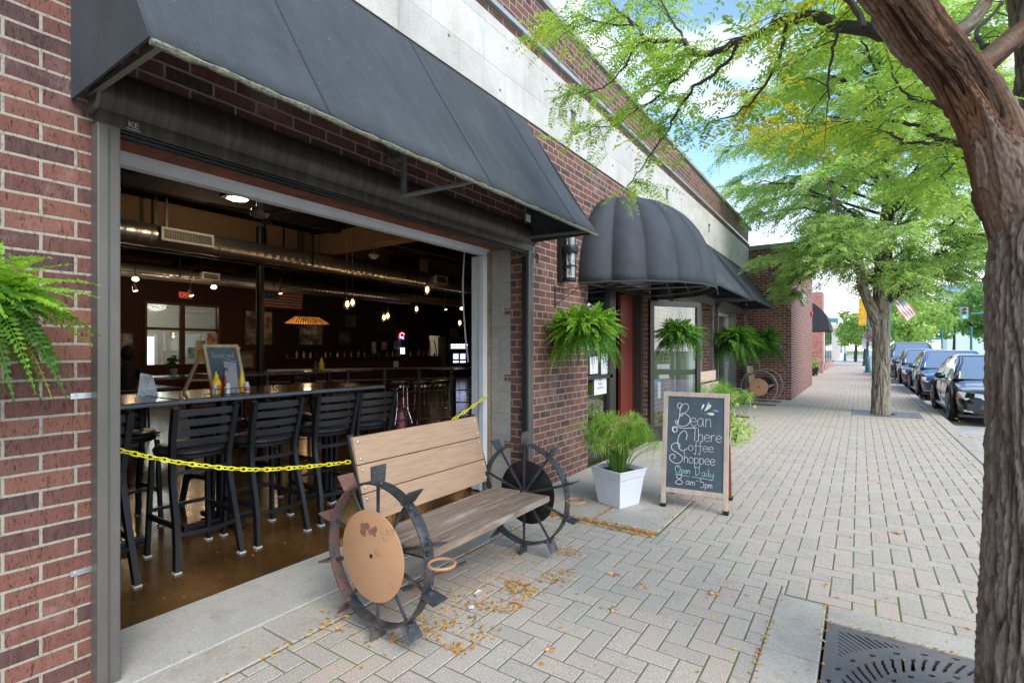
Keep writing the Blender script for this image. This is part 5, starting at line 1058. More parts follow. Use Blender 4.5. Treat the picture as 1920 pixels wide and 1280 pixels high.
# ---------------------------------------------------------------- ferns
def fern(c,R0,nf,label,hook=None,mat=FERN,n=34,ll=.045,dead=.03,wallx=WX,L0=.38,sz=1,potr=.13,ang=None,sideb=1.0):
    t=thing('hanging_fern',label,'hanging plant',c,group='ferns in hanging baskets')
    c=Vector(c)
    MB().lathe([(potr*.7,-.16),(potr,-.02),(potr*1.06,0),(potr*.98,.005),(.02,-.01)],c+Vector((0,0,.0)),18).build('pot',M('fern_pot',(.02,.022,.02),.6,var=0),t,smooth=True)
    lf=Leaves()
    a=RNG.uniform(0,2*PI,nf); el=RNG.uniform(-.05,1.25,nf)**1.0
    L=L0*RNG.uniform(.75,1.25,nf)*(1.05-.22*(el>0.95))
    d=np.stack([np.cos(a)*np.cos(el),np.sin(a)*np.cos(el),np.sin(el)],1); rel=c.x-wallx
    d[:,0]=np.where(d[:,0]<0,d[:,0]*min(1,rel/.45),d[:,0]); d[:,1]*=sideb; d=unit(d)
    base=np.array(c)+np.stack([np.cos(a),np.sin(a),np.zeros(nf)],1)*RNG.uniform(.0,potr*.9,(nf,1))+np.array([0,0,.01])
    tint=np.clip(RNG.beta(2.2,1.7,nf)*.85+.22*(d[:,2]),0,.94); dd=RNG.random(nf)<dead; tint[dd]=RNG.uniform(.965,1,dd.sum())
    dr=np.where(el>.95,RNG.uniform(.15,.5,nf),RNG.uniform(.25,.65,nf)); 
    lf.fronds(base,d,L*1.12,n,ll*sz,ll*.36,dr,tint,prof='fern',wid=.45,jit=.09,rib=.0015)
    # old hanging fronds below
    k=nf//2; a=RNG.uniform(0,2*PI,k); b2=np.array(c)+np.stack([np.cos(a)*potr,np.sin(a)*potr,np.full(k,-.02)],1); d=unit(np.stack([np.cos(a)*.8,np.sin(a)*.8,np.full(k,-.2)],1)); d[:,0]=np.where(d[:,0]<0,d[:,0]*.5,d[:,0])
    lf.fronds(b2,d,L0*RNG.uniform(.55,1.0,k),n,ll*.85*sz,ll*.28,RNG.uniform(.9,1.5,k),np.where(RNG.random(k)<dead*3,.985,RNG.uniform(.05,.5,k)),prof='fern',rib=.0015)
    lf.build('fronds',mat,t)
    top=c+Vector((0,0,.50 if hook is None else hook))
    mb=MB()
    for q in range(3): an=q*2*PI/3; mb.cyl(c+Vector((math.cos(an)*potr,math.sin(an)*potr,0)),top,.0022,4)
    mb.tube(smoothpts([top,top+Vector((.012,0,.03)),top+Vector((0,0,.055)),top+Vector((-.012,0,.04))],3),.003,5); mb.build('hanger',BLACK_MET,t)
    zb=top.z+.05; x=c.x
    mb=MB(); mb.beam((wallx+.004,c.y,zb),(x+.02,c.y,zb),.012,.008); mb.beam((wallx+.006,c.y,zb-.18),(wallx+.006,c.y,zb+.04),.018,.008,(0,1,0)); mb.tube(smoothpts([(wallx+.01,c.y,zb-.15),(wallx+.1,c.y,zb-.1),(x-.06,c.y,zb-.006)],4),.004,5); mb.build('bracket',M('rust_bracket',(.06,.03,.02),.7),t)
    return t
fern((-2.24,.32,1.49),0,110,'bright green hanging fern at the left edge with browning fronds, on the first brick pier',.45,n=24,ll=.045,dead=.05,L0=.215,potr=.1)
fern((-2.19,4.42,1.53),0,360,'large lush hanging fern between the wall lantern and the cafe door',.33,n=24,ll=.052,L0=.275)
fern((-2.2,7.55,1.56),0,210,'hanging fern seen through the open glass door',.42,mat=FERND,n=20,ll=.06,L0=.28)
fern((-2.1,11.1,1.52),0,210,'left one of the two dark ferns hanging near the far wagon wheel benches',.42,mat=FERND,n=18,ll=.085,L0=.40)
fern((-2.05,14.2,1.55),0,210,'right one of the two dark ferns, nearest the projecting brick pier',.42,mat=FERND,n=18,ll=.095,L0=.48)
# ---------------------------------------------------------------- paddle wheel bench
bn=thing('wheel_bench','wooden bench with two paddled iron wheels as its sides and tan back planks','bench',(-1.9,2.2,0))
def wheel(t,yc,xc,zc,rad,side,disc_mat,spoke_mat,rusty=True,paddles=10,disc_r=.205,nspk=10,rot=0.):
    w=.055
    root=MB(); n_=72
    # rim as flat band
    vs=[];fs=[]
    for i in range(n_):
        a=2*PI*i/n_
        for (r_,yy) in ((rad,yc-w/2),(rad,yc+w/2),(rad-.009,yc+w/2),(rad-.009,yc-w/2)): vs.append((xc+r_*math.cos(a),yy,zc+r_*math.sin(a)))
        k=(i+1)%n_
        for j in range(4): fs.append((4*i+j,4*i+(j+1)%4,4*k+(j+1)%4,4*k+j))
    fa=[f for f in fs if not(rusty and 22<=f[0]//4<47)]; fb_=[f for f in fs if rusty and 22<=f[0]//4<47]
    root.add(vs,fa); rim=root.build('rim',IRON,t,smooth=True)
    if fb_: ro_=MB().add(vs,fb_).build('rim_arc',RUSTY,t,smooth=True); ro_['label']='rust red arc of the wheel rim'
    for k in range(paddles):
        a=rot+2*PI*k/paddles; u=Vector((math.cos(a),0,math.sin(a))); tg=Vector((-math.sin(a),0,math.cos(a)))
        c=Vector((xc,yc,zc)); tilt=random.uniform(-.12,.12)
        MB().beam(c+u*.03,c+u*(rad-.009),.016,.007,(0,1,0)).build('spoke',spoke_mat,t)
        p0=c+u*(rad-.002); p1=c+u*(rad+.078)+tg*tilt*.08
        m_=RUSTY if (rusty and (math.cos(a)<-.3)) else IRON
        pd=MB(); wv=Vector((0,1,0)); th=tg*.004
        q=[p0-wv*.040,p0+wv*.040,p1+wv*.045,p1-wv*.045]; pd.add([v-th for v in q]+[v+th for v in q],[(0,1,2,3),(7,6,5,4),(0,4,5,1),(1,5,6,2),(2,6,7,3),(3,7,4,0)])
        pdo=pd.build('paddle',m_,t,bevel=.002)
        bb=MB(); e=c+u*(rad+.012)+tg*.006; bb.cyl(e-wv*.012,e+wv*.012,.012,6); bb.ico(c+u*(rad+.002)+tg*.03+wv*.012,.009,6,4); bb.ico(c+u*(rad+.002)-tg*.03-wv*.010,.009,6,4); bb.box(0,0.001,0,.001,0,.001) if False else None; bb.build('bolts',m_,pdo)
    MB().cyl((xc,yc-.025,zc),(xc,yc+.025,zc),.028,14).build('hub',IRON,t,smooth=True)
    yd=yc+side*.035
    MB().tube([(xc,yd-.004,zc),(xc,yd-.002,zc),(xc,yd+.002,zc),(xc,yd+.004,zc)],[disc_r-.004,disc_r,disc_r,disc_r-.004],64).build('disc',disc_mat,t,smooth=True)
    return yd
YW1,YW2=1.59,2.785
wheel(bn,YW1,-1.825,.388,.325,-1,DISC_T,IRON,rot=.31); wheel(bn,YW2,-1.80,.388,.322,1,M('black_disc',(.012,.012,.013),.4,.3,var=.6,vs=8,bump=.1,dirt=((.10,.05,.03),3,.58,.2)),IRON,rusty=False,rot=.31)
MB().box(-1.833,-1.817,YW1-.0415,YW1-.0388,.380,.396).build('disc_hole',BLACKW,bn)
# seat and back
for k,(x0,x1) in enumerate(((-1.985,-1.775),(-1.768,-1.56))):
    MB().add([(x0,1.67,.385+.0*k),(x1,1.66,.395),(x1,2.70,.395),(x0,2.72,.385),(x0,1.67,.42),(x1,1.66,.43),(x1,2.70,.43),(x0,2.72,.42)],[(0,3,2,1),(4,5,6,7),(0,1,5,4),(1,2,6,5),(2,3,7,6),(3,0,4,7)]).build('seat_plank',SEATW,bn,bevel=.004)
bx=lambda z:-2.045-.115*(z-.42)/.45
for k in range(3):
    z0=.445+k*.142; z1=z0+.136
    MB().add([(bx(z0),1.715,z0),(bx(z0)-.024,1.715,z0),(bx(z0)-.024,2.74,z0),(bx(z0),2.74,z0),(bx(z1),1.715,z1),(bx(z1)-.024,1.715,z1),(bx(z1)-.024,2.74,z1),(bx(z1),2.74,z1)],[(0,1,2,3),(4,7,6,5),(0,4,5,1),(1,5,6,2),(2,6,7,3),(3,7,4,0)]).build('back_plank',PLANK,bn,bevel=.003)
    for yy in (1.742,2.715):
        for zz in (z0+.025,z1-.025): MB().ico((bx(zz)+.002,yy,zz),.0075,8,5,(.6,1,1)).build('bolt_head',M('zinc_bolt',(.6,.6,.58),.3,.9,var=0,bump=0),bn,smooth=True)
for yy in (1.722,2.733):
    mb=MB(); mb.beam((-2.02,yy,.34),(bx(.87)-.032,yy,.875),.012,.035,(0,1,0)); mb.beam((-2.02,yy,.36),(-1.60,yy,.375),.03,.02); mb.beam((-1.92,yy,.36),(-1.82 if yy<2 else -1.8,YW1+.03 if yy<2 else YW2-.03,.385),.02,.02); mb.build('side_bracket',M('black_bracket',(.02,.02,.02),.6,.3,var=.5,vs=30,bump=.4),bn)
mb=MB(); mb.cyl((-1.825,YW1+.03,.388),(-1.80,YW2-.03,.388),.013,8); mb.beam((-1.68,YW1+.02,.25),(-1.64,2.0,.25),.02,.012); mb.build('axle',RUSTY,bn)
for (p,sg) in ((at(818,748,Y=YW1-.02),-1),(at(1090,925,Y=YW2-.02),-1)):
    c=Vector((p.x+0,0,0))
for (cx,cy,cz) in ((-1.435,YW1,.43),(-1.43,YW2,.40)):
    MB().tube([(cx+.055*math.cos(q),cy+.055*math.sin(q),cz) for q in np.linspace(0,2*PI,28,endpoint=False)],.0065,7,closed=True).build('cup_ring',M('tan_ring',(.36,.20,.11),.5,var=.15),bn,smooth=True)
mb=MB(); p=Vector((-1.825,YW1-.0405,.388))
for k in range(16): a=random.uniform(0,6.3); q=random.random()**.5*.04; mb.tube([p+Vector((-.015+q*math.cos(a)*1.3,0,.118+q*math.sin(a))),p+Vector((-.015+q*math.cos(a)*1.3,-.0008-.0001*k,.118+q*math.sin(a)))],random.uniform(.006,.017),9)
mb.build('rust_patch',M('rust_patch',(.21,.09,.055),.8,var=.3,vs=30),bn)
# ---------------------------------------------------------------- farther wagon wheel benches
def wagonbench(yc0,yc1,xc,r,label,disc,sx=-.25,g='wagon wheel benches by the far bays',backz=.93):
    t=thing('wagon_wheel_bench',label,'bench',(xc,(yc0+yc1)/2,0),group=g); RIM=M('steel_tyre',(.38,.38,.38),.35,.7,var=.2); SP=M('thin_iron',(.05,.045,.045),.6,.3)
    for yy in (yc0,yc1):
        vs=[];fs=[];n_=56
        for i in range(n_):
            a=2*PI*i/n_
            for (r_,dy) in ((r,-.02),(r,.02),(r-.014,.02),(r-.014,-.02)): vs.append((xc+r_*math.cos(a),yy+dy,r+.03+r_*math.sin(a)))
            k=(i+1)%n_
            for j in range(4): fs.append((4*i+j,4*i+(j+1)%4,4*k+(j+1)%4,4*k+j))
        MB().add(vs,fs).build('rim',RIM,t,smooth=True)
        mb=MB()
        for k in range(20): a=2*PI*k/20; mb.cyl((xc,yy+(.03 if k%2 else -.03),r+.03),(xc+(r-.01)*math.cos(a),yy,r+.03+(r-.01)*math.sin(a)),.004,4)
        o=mb.build('spokes',SP,t); MB().cyl((xc,yy-.05,r+.03),(xc,yy+.05,r+.03),.035,10).build('hub',SP,t)
        MB().beam((xc-r,yy,.015),(xc+r*.9,yy,.015),.035,.025).build('foot_bar',RUSTY,t)
    if disc: MB().tube([(xc,yc0-.055,r+.03),(xc,yc0-.05,r+.03),(xc,yc0-.045,r+.03)],[r*.50,r*.51,r*.5],40).build('disc',DISC_T,t,smooth=True); MB().tube([(xc,yc0-.06,r+.03),(xc,yc0-.056,r+.03)],.02,8).build('disc_hole',BLACKW,t); MB().tube([(xc,yc1-.03,r+.03),(xc,yc1-.025,r+.03)],r*.5,32).build('dark_disc',BLACK_MET,t)
    for k in range(2): MB().box(xc+sx+.02+k*.21,xc+sx+.21+k*.21,yc0+.07,yc1-.07,.42,.45).build('seat_plank',SEATW,t)
    for k in range(2): z=.5+k*.22; MB().beam((xc+sx-.03-.04*k,yc0+.07,z+.1),(xc+sx-.03-.04*k,yc1-.07,z+.1),.025,.19,(.0,0,1)).build('back_plank',PLANK if disc else WOOD_B,t)
    mb=MB(); 
    for yy in (yc0+.06,yc1-.06): mb.beam((xc+sx,yy,.38),(xc+sx-.1,yy,backz),.02,.03,(0,1,0)); mb.beam((xc+sx,yy,.4),(xc+sx+.44,yy,.4),.02,.03)
    mb.build('bracket',SP,t); return t
wagonbench(9.25,10.72,-2.0,.27,'lower wagon wheel bench partly hidden behind the chalkboard and green papyrus',False,sx=-.3,backz=.9)
wagonbench(13.35,14.35,-1.98,.40,'wagon wheel bench with a tan disc on its wheel, by the projecting brick pier',True,sx=-.22,backz=1.05)
# ---------------------------------------------------------------- chalkboard sign
sg=thing('sidewalk_chalkboard','wooden a-frame chalkboard advertising the coffee shop, open daily hours in mint chalk','sign',(-1.12,4.45,0))
BL0=Vector((-1.385,4.25,0)); BR0=Vector((-.865,4.315,0)); ux=(BR0-BL0).normalized(); back=Vector((-ux.y,ux.x,0)); Ws=(BR0-BL0).length; Hs=.955; lean=.15
def bp_(u,v,o=0.): return BL0+ux*u+Vector((0,0,v))+back*(lean*v/Hs)-back*o
def slab(mb,u0,u1,v0,v1,th,o=0):
    a=[bp_(u0,v0,o),bp_(u1,v0,o),bp_(u1,v1,o),bp_(u0,v1,o)]; b_=[p+back*th for p in a]; mb.add(a+b_,[(0,1,2,3),(7,6,5,4),(0,4,5,1),(1,5,6,2),(2,6,7,3),(3,7,4,0)])
mb=MB(); slab(mb,0,.038,.03,Hs,.03); mb.build('front_leg',WOOD_B,sg,bevel=.003); mb=MB(); slab(mb,Ws-.038,Ws,.03,Hs,.03); mb.build('front_leg',WOOD_B,sg,bevel=.003)
mb=MB(); slab(mb,.038,Ws-.038,Hs-.036,Hs,.03); mb.build('top_rail',WOOD_B,sg,bevel=.003); mb=MB(); slab(mb,.038,Ws-.038,.125,.165,.03); mb.build('bottom_rail',WOOD_B,sg,bevel=.003)
mb=MB(); slab(mb,.038,Ws-.038,.165,Hs-.036,.008,-.008); mb.build('board',BG,sg)
fb=lambda u,z,: None
def bk_(u,v): return BL0+ux*u+back*(.46-.30*v/Hs)+Vector((0,0,v))
for u in (.019,Ws-.019):
    MB().beam(bk_(u,.03),bk_(u,Hs-.02),.036,.026,tuple(back)).build('rear_leg',WOOD_R,sg,bevel=.003)
MB().beam(bk_(.038,.17),bk_(Ws-.038,.17),.026,.036).build('rear_rail',WOOD_R,sg); MB().beam(bk_(.038,Hs-.05),bk_(Ws-.038,Hs-.05),.026,.036).build('rear_rail',WOOD_R,sg)
a=[bk_(.038,.19),bk_(Ws-.038,.19),bk_(Ws-.038,Hs-.07),bk_(.038,Hs-.07)]; MB().add(a,[(0,1,2,3)]).build('rear_board',BG,sg,solid=.006)
for (p,) in ((BL0+ux*.019,),(BR0-ux*.019,),(bk_(.019,0)*1,),(bk_(Ws-.019,0),)):
    MB().box(p.x-.022,p.x+.022,p.y-.005,p.y+.035,.005,.034).build('rubber_foot',BLACK_MET,sg)
mb=MB(); mb.beam(bp_(Ws+.004,.55)+back*.03,bk_(Ws+.004,.62),.008,.018); mb.build('hinge_strap',WOOD_B,sg)
fw,fh=Ws-.076,Hs-.201; 
def tb(u,v): return bp_(.038+u,.165+v,-.0065)        # metres inside the panel, v up from its foot
def CH_(mb,s,u,v,h,th,sx=1.,sl=0): return chalk(mb,s,tb,u*fw,fh*(1-v),h*fh,th,sl,sx)
mb=MB()
CH_(mb,'B',.17,.325,.235,.0032,.85); 
mb.tube([tb(fw*x,fh*(1-y)) for x,y in smoothpts_2([(.13,.395),(.10,.36),(.16,.345),(.18,.38),(.13,.40),(.09,.375),(.12,.335),(.3,.35),(.5,.33)])],.0026,5)
CH_(mb,'ean',.41,.318,.165,.0024,.9); CH_(mb,'T',.455,.475,.135,.0026,.8); CH_(mb,'here',.55,.475,.135,.0024,1.0)
CH_(mb,'C',.19,.59,.20,.0034,.78); CH_(mb,'offee',.385,.585,.11,.0022,1.08); CH_(mb,'S',.05,.73,.205,.0036,1.05); CH_(mb,'hoppee',.31,.72,.12,.0023,.92)
CH_(mb,'8',.17,.955,.105,.0030,1.3); CH_(mb,'am',.36,.95,.075,.0022,1.1); CH_(mb,'-',.53,.94,.10,.0022,.8); CH_(mb,'5',.60,.965,.10,.0024,.9); CH_(mb,'pm',.69,.96,.07,.0022,1.0)
for (x,y) in ((.60,.155),(.63,.17),(.66,.18),(.685,.197)): mb.tube([tb(fw*x,fh*(1-y)),tb(fw*x+.001,fh*(1-y))],.0035,5)
mb.build('white_lettering',CHW,sg)
mint=M('mint_chalk',(.42,.66,.58),.9,var=.1,vs=40,bump=0); mb=MB(); CH_(mb,'O',.16,.835,.085,.0024,1.); CH_(mb,'pen',.27,.835,.07,.0022,.95); CH_(mb,'D',.50,.84,.09,.0024,.9); CH_(mb,'aily',.63,.845,.08,.0022,1.05); mb.tube([tb(fw*x,fh*(1-y)) for x,y in ((.16,.85),(.42,.862))],.002,4); mb.tube([tb(fw*x,fh*(1-y)) for x,y in ((.46,.86),(.82,.875))],.002,4); mb.build('mint_lettering',mint,sg)
def petal(mb,cx,cy,ang,L,wd):
    pts=[]; 
    for q in range(14):
        t_=q/13*2*PI; r_=(1-math.cos(t_))/2; x=L*(1-r_); y=wd*math.sin(t_)*(1-r_*.75)*1
        X=cx+x*math.cos(ang)-y*math.sin(ang); Y=cy+x*math.sin(ang)+y*math.cos(ang); pts.append(tb(X,Y)-back*.001)
    mb.add(pts,[tuple(range(len(pts)))])
mg=M('pale_green_chalk',(.50,.70,.50),.9,var=.1,bump=0); pu=M('purple_chalk',(.40,.26,.62),.9,var=.1,bump=0); ac=(.66*fw,fh*.845)
mb=MB(); petal(mb,.66*fw,.85*fh,.85,.075,.020); petal(mb,.70*fw,.825*fh,-.02,.06,.017); mb.build('green_petals',mg,sg,solid=.001)
mb=MB(); petal(mb,.69*fw,.905*fh,.95,.042,.010); petal(mb,.80*fw,.865*fh,-.15,.048,.010); mb.build('purple_petals',pu,sg,solid=.001)
mb=MB(); petal(mb,.605*fw,.865*fh,1.15,.05,.011); mb.build('white_petal',CHW,sg,solid=.001)
mb=MB()
for k in range(5): mb.tube([tb(fw*(.61+.033*k),fh*(.385)),tb(fw*(.61+.033*k)+.001,fh*.385)],.0032,5); mb.tube([tb(fw*(.04+.033*k),fh*(.265)),tb(fw*(.04+.033*k)+.001,fh*.265)],.0028,5)
mb.build('purple_dots',pu,sg)
# ---------------------------------------------------------------- white planter with papyrus
def papyrus(t,c,n,h,spr,mat=PAPY,brown=.1,ray_=.12):
    lf=Leaves(); st_=MB(); c=Vector(c)
    for k in range(n):
        a=random.uniform(0,2*PI); q=random.random()**.7; hh=h*random.uniform(.55,1.05)*(1-.15*q); r0=random.uniform(0,.07); p0=c+Vector((math.cos(a)*r0,math.sin(a)*r0,0)); out=spr*q
        p1=p0+Vector((math.cos(a)*out,math.sin(a)*out,hh)); pm=p0.lerp(p1,.5)+Vector((-math.cos(a)*out*.12,-math.sin(a)*out*.12,.03))
        st_.tube(smoothpts([p0,pm,p1],4),[.0035*(1-.05*i) for i in range(9)],4)
        K=44; dd=unit(RNG.normal(0,1,(K,3))*np.array([1,1,.55])+np.array([math.cos(a)*q*.4,math.sin(a)*q*.4,.45]))
        L=ray_*RNG.uniform(.6,1.2,K); b0=np.repeat(np.array([p1]),K,0); side=unit(np.cross(dd,[0.3,.2,1.]))*.0016
        tint=RNG.uniform(.92,1) if random.random()<brown else RNG.uniform(.2,.88)
        mid=b0+dd*L[:,None]*.55; end=b0+dd*L[:,None]+np.array([0,0,-1])*L[:,None]*.35
        tt=np.clip(np.full(K,tint)+RNG.normal(0,.06,K),0,1)
        lf.quads(np.stack([b0-side*.4,b0+side*.4,mid+side,mid-side],1),tt); lf.quads(np.stack([mid-side,mid+side,end+side*.3,end-side*.3],1),tt)
    st_.build('stems',M('papyrus_stem',(.10,.20,.03),.5,var=.2),t); lf.build('foliage',mat,t)
plt=thing('papyrus_planter','square white plastic planter filled with bushy green papyrus, beside the chalkboard','planter',(-1.76,4.13,0)); plt.rotation_euler.z=.0
PW=M('white_planter',(.66,.67,.70),.5,var=.06,vs=3,bump=.05,dirt=((.42,.40,.38),4,.6,.2))
c=Vector((-1.71,4.135,.006)); rz=R(-19)
def sq(hw,z): 
    return [tuple(c+Vector((math.cos(rz+PI/4+k*PI/2)*hw*1.414,math.sin(rz+PI/4+k*PI/2)*hw*1.414,z))) for k in range(4)]
prof=[(.122,0),(.152,.235),(.156,.24),(.166,.295),(.172,.297),(.172,.31),(.158,.31),(.15,.27)]
vs=[];fs=[]
for hw,z in prof: vs+=sq(hw,z)
for i in range(len(prof)-1):
    for k in range(4): fs.append((4*i+k,4*i+(k+1)%4,4*i+4+(k+1)%4,4*i+4+k))
fs.append((3,2,1,0)); MB().add(vs,fs).build('pot',PW,plt,bevel=.004); MB().add(sq(.152,.275),[(0,1,2,3)]).build('soil',SOIL,plt)
papyrus(plt,c+Vector((0,0,.27)),120,.47,.27)
pl2=thing('papyrus_planter','dark pot of papyrus half hidden behind the chalkboard','planter',(-1.9,7.6,0)); c2_=Vector((-1.75,8.2,.005)); MB().lathe([(.13,0),(.18,.3),(.16,.3),(.15,.26)],c2_,16).build('pot',M('dark_pot',(.04,.04,.045),.6),pl2,smooth=True); MB().lathe([(.15,.0),(.001,.002)],c2_+Vector((0,0,.25)),16).build('soil',SOIL,pl2); papyrus(pl2,c2_+Vector((0,0,.26)),70,.55,.42,ray_=.16)
vn=thing('trailing_vine','yellow green trailing vine spilling onto the paving past the chalkboard','plant',(-1.45,7.6,0)); lf=Leaves(); K=420; cc=np.array([-1.5,7.7,.0]); P_=cc+RNG.normal(0,1,(K,3))*np.array([.12,.35,.10])+np.array([0,0,.18]); P_[:,2]=np.abs(P_[:,2])+.01; lf.scatter(P_,RNG.uniform(.04,.08,K),RNG.uniform(.75,1,K),.8); lf.build('foliage',LEAF3,vn)
MB().lathe([(.11,0),(.14,.2),(.12,.2)],(-1.55,7.75,.006),14).build('pot',M('dark_pot',(.04,.04,.045),.6),vn)
# ---------------------------------------------------------------- fallen leaves
lf=Leaves()
def litter(x0,x1,y0,y1,k,size=.011,dist=None):
    P_=np.stack([RNG.uniform(x0,x1,k),RNG.uniform(y0,y1,k),np.zeros(k)],1)
    if dist is not None: keep=np.array([dist(p) for p in P_]); P_=P_[keep]
    k=len(P_)
    P_[:,2]=RNG.uniform(.004,.012,k); a=RNG.uniform(0,2*PI,k); d=np.stack([np.cos(a),np.sin(a),RNG.normal(0,.22,k)],1); b2=np.stack([-np.sin(a),np.cos(a),RNG.normal(0,.3,k)],1); L=size*RNG.uniform(.6,1.5,(k,1))
    lf.quads(np.stack([P_-d*L,P_-b2*L*.45,P_+d*L,P_+b2*L*.45],1),RNG.uniform(0,1,k)**.9)
nz=lambda p,s,t: noise.noise(Vector((p[0]*s,p[1]*s,3.3)))>t
litter(-1.80,-1.35,1.7,3.1,1700,.010,lambda p: abs(p[0]+1.56-.05*(p[1]-2.2))<.10+.10*random.random() and nz(p,5,-.02))
litter(-2.2,-1.4,1.5,2.9,900,.009,lambda p:nz(p,4,.0))
litter(-2.05,-1.2,3.5,3.64,650,.010); litter(-1.72,-1.69,3.6,4.55,140,.010); litter(-1.35,-1.15,3.6,4.4,90,.009)
litter(-.16,-.115,1.5,3.1,50,.009); litter(-.37,-.34,1.5,3.1,60,.010); litter(-.12,1,2.9,2.915,60,.008)
litter(-2.13,-2.08,.8,3.5,120,.011); litter(-2.2,1.1,.6,8,420,.010); litter(-2.8,-2.2,.8,3.8,45,.010); litter(-3.6,-2.9,.9,3.6,30,.009); litter(1.0,1.6,5,20,260,.02); litter(1.36,1.6,8,10.5,80,.02)
P_=[];
ob=lf.build('fallen_leaves',FALL); prop(ob,'small orange and yellow fallen leaves scattered on the paving and gathered under the bench','fallen leaves',kind='stuff')
lf=Leaves(); 
for k in range(34):   # leaves on seat
    p=np.array([[random.uniform(-1.95,-1.62),random.uniform(2.2,2.68),.4315+random.uniform(0,.004)]]); a=random.uniform(0,6.3); d=np.array([[math.cos(a),math.sin(a),.05]])*.009; e=np.array([[-math.sin(a),math.cos(a),.1]])*.005; lf.quads(np.stack([p-d,p-e,p+d,p+e],1),np.array([random.random()]))
ob=lf.build('seat_leaves',FALL); prop(ob,'few yellow leaflets lying on the weathered bench seat','fallen leaves',kind='stuff')
lb=thing('broad_leaf','','fallen leaf',(0,0,0)); 
pts=[]; 
for q in range(22):
    a=2*PI*q/22; r_=.03*(1+.45*math.cos(5*a))*(.8+.3*math.cos(a)); pts.append((r_*math.cos(a),r_*math.sin(a),.004+.006*math.sin(a*3)))
MB().add(pts+[(0,0,.008)],[(q,(q+1)%22,22) for q in range(22)]).build('blade',M('tan_leaf',(.48,.27,.13),.8,var=.3,vs=30),lb,world=False)
bl=[(1210,1100,'dry tan leaf on open paving between the bench and the tree grate'),(1152,1142,'pale dry leaf near the bottom centre of the paving'),(1337,1110,'rust coloured leaf on the paving left of the grate stones'),(1684,1000,'brown leaf on the paving near the big trunk'),(1152,1075,'small brown leaf in front of the far bench wheel'),(1030,1215,'yellow tan leaf at the bottom, right of the bench wheel'),(638,1178,'curled brown leaf at the foot of the near wheel')]
for i,(px,py,lab) in enumerate(bl):
    c=lb if i==0 else copy_tree(lb); c.location=at(px,py,Z=.003); c.rotation_euler.z=random.uniform(0,6); c.scale=(random.uniform(.7,1.1),)*3; prop(c,lab,'fallen leaf','broad dry leaves on the paving')
lit=thing('paper_scrap','crumpled white paper scrap on the paving beside the near wheel','litter',(0,0,0))
MB().add([at(888,1113,Z=.01),at(897,1104,Z=.014),at(903,1107,Z=.01),at(895,1116,Z=.02)],[(0,1,2,3)]).build('paper',PAP,lit,solid=.002); MB().add([at(877,1137,Z=.01),at(888,1134,Z=.014),at(889,1139,Z=.01),at(879,1140,Z=.02)],[(0,1,2,3)]).build('paper',PAP,lit,solid=.002)
# ---------------------------------------------------------------- bark and the trees
def bark_mat(name,dark,mid,light,orange=None,oamt=0.,lich=None):
    m,n,l,b=nodemat(name); a=n.new('ShaderNodeAttribute'); a.attribute_name='tint'; g=n.new('ShaderNodeNewGeometry')
    c=ramp(n,l,a.outputs['Fac'],[(0,dark),(.45,mid),(1,light)])
    mp=n.new('ShaderNodeMapping'); mp.inputs['Scale'].default_value=(1,1,.3); l.new(g.outputs['Position'],mp.inputs[0])
    f=noise_n(n,l,mp.outputs[0],70,7,.75); c=mixn(n,l,.55,c,ramp(n,l,f,[(.3,(.15,.14,.13)),(.7,(.85,.83,.8))]),'OVERLAY')
    if orange:
        o=noise_n(n,l,g.outputs['Position'],5,5,.6,.6); fac=math2(n,l,'MULTIPLY',math2(n,l,'MULTIPLY',ramp(n,l,o,[(.56-oamt*.16,0.),(.64-oamt*.16,1.)]),ramp(n,l,a.outputs['Fac'],[(.12,0.),(.25,1.),(.5,1.),(.66,0.)])),min(1,oamt)); c=mixn(n,l,fac,c,orange)
    if lich: c=mixn(n,l,math2(n,l,'MULTIPLY',ramp(n,l,noise_n(n,l,g.outputs['Position'],5,5,.7),[(.55,0.),(.7,1.)]),.4),c,lich)
    l.new(c,b.inputs['Base Color']); b.inputs['Roughness'].default_value=.95; b.inputs['Specular IOR Level'].default_value=.2
    bp=n.new('ShaderNodeBump'); bp.inputs['Strength'].default_value=.8; bp.inputs['Distance'].default_value=.006; l.new(f,bp.inputs['Height']); l.new(bp.outputs[0],b.inputs['Normal']); return m
BARK=bark_mat('furrowed_bark',(.028,.021,.016),(.135,.103,.080),(.27,.225,.19),(.34,.18,.10),.25,(.2,.2,.08))
BARKO=bark_mat('flaking_bark',(.030,.018,.013),(.145,.085,.058),(.26,.215,.18),(.22,.110,.062),.6)
BARK2=bark_mat('grey_bark',(.05,.04,.032),(.17,.14,.11),(.30,.27,.22),(.3,.17,.1),.3,(.22,.23,.1))
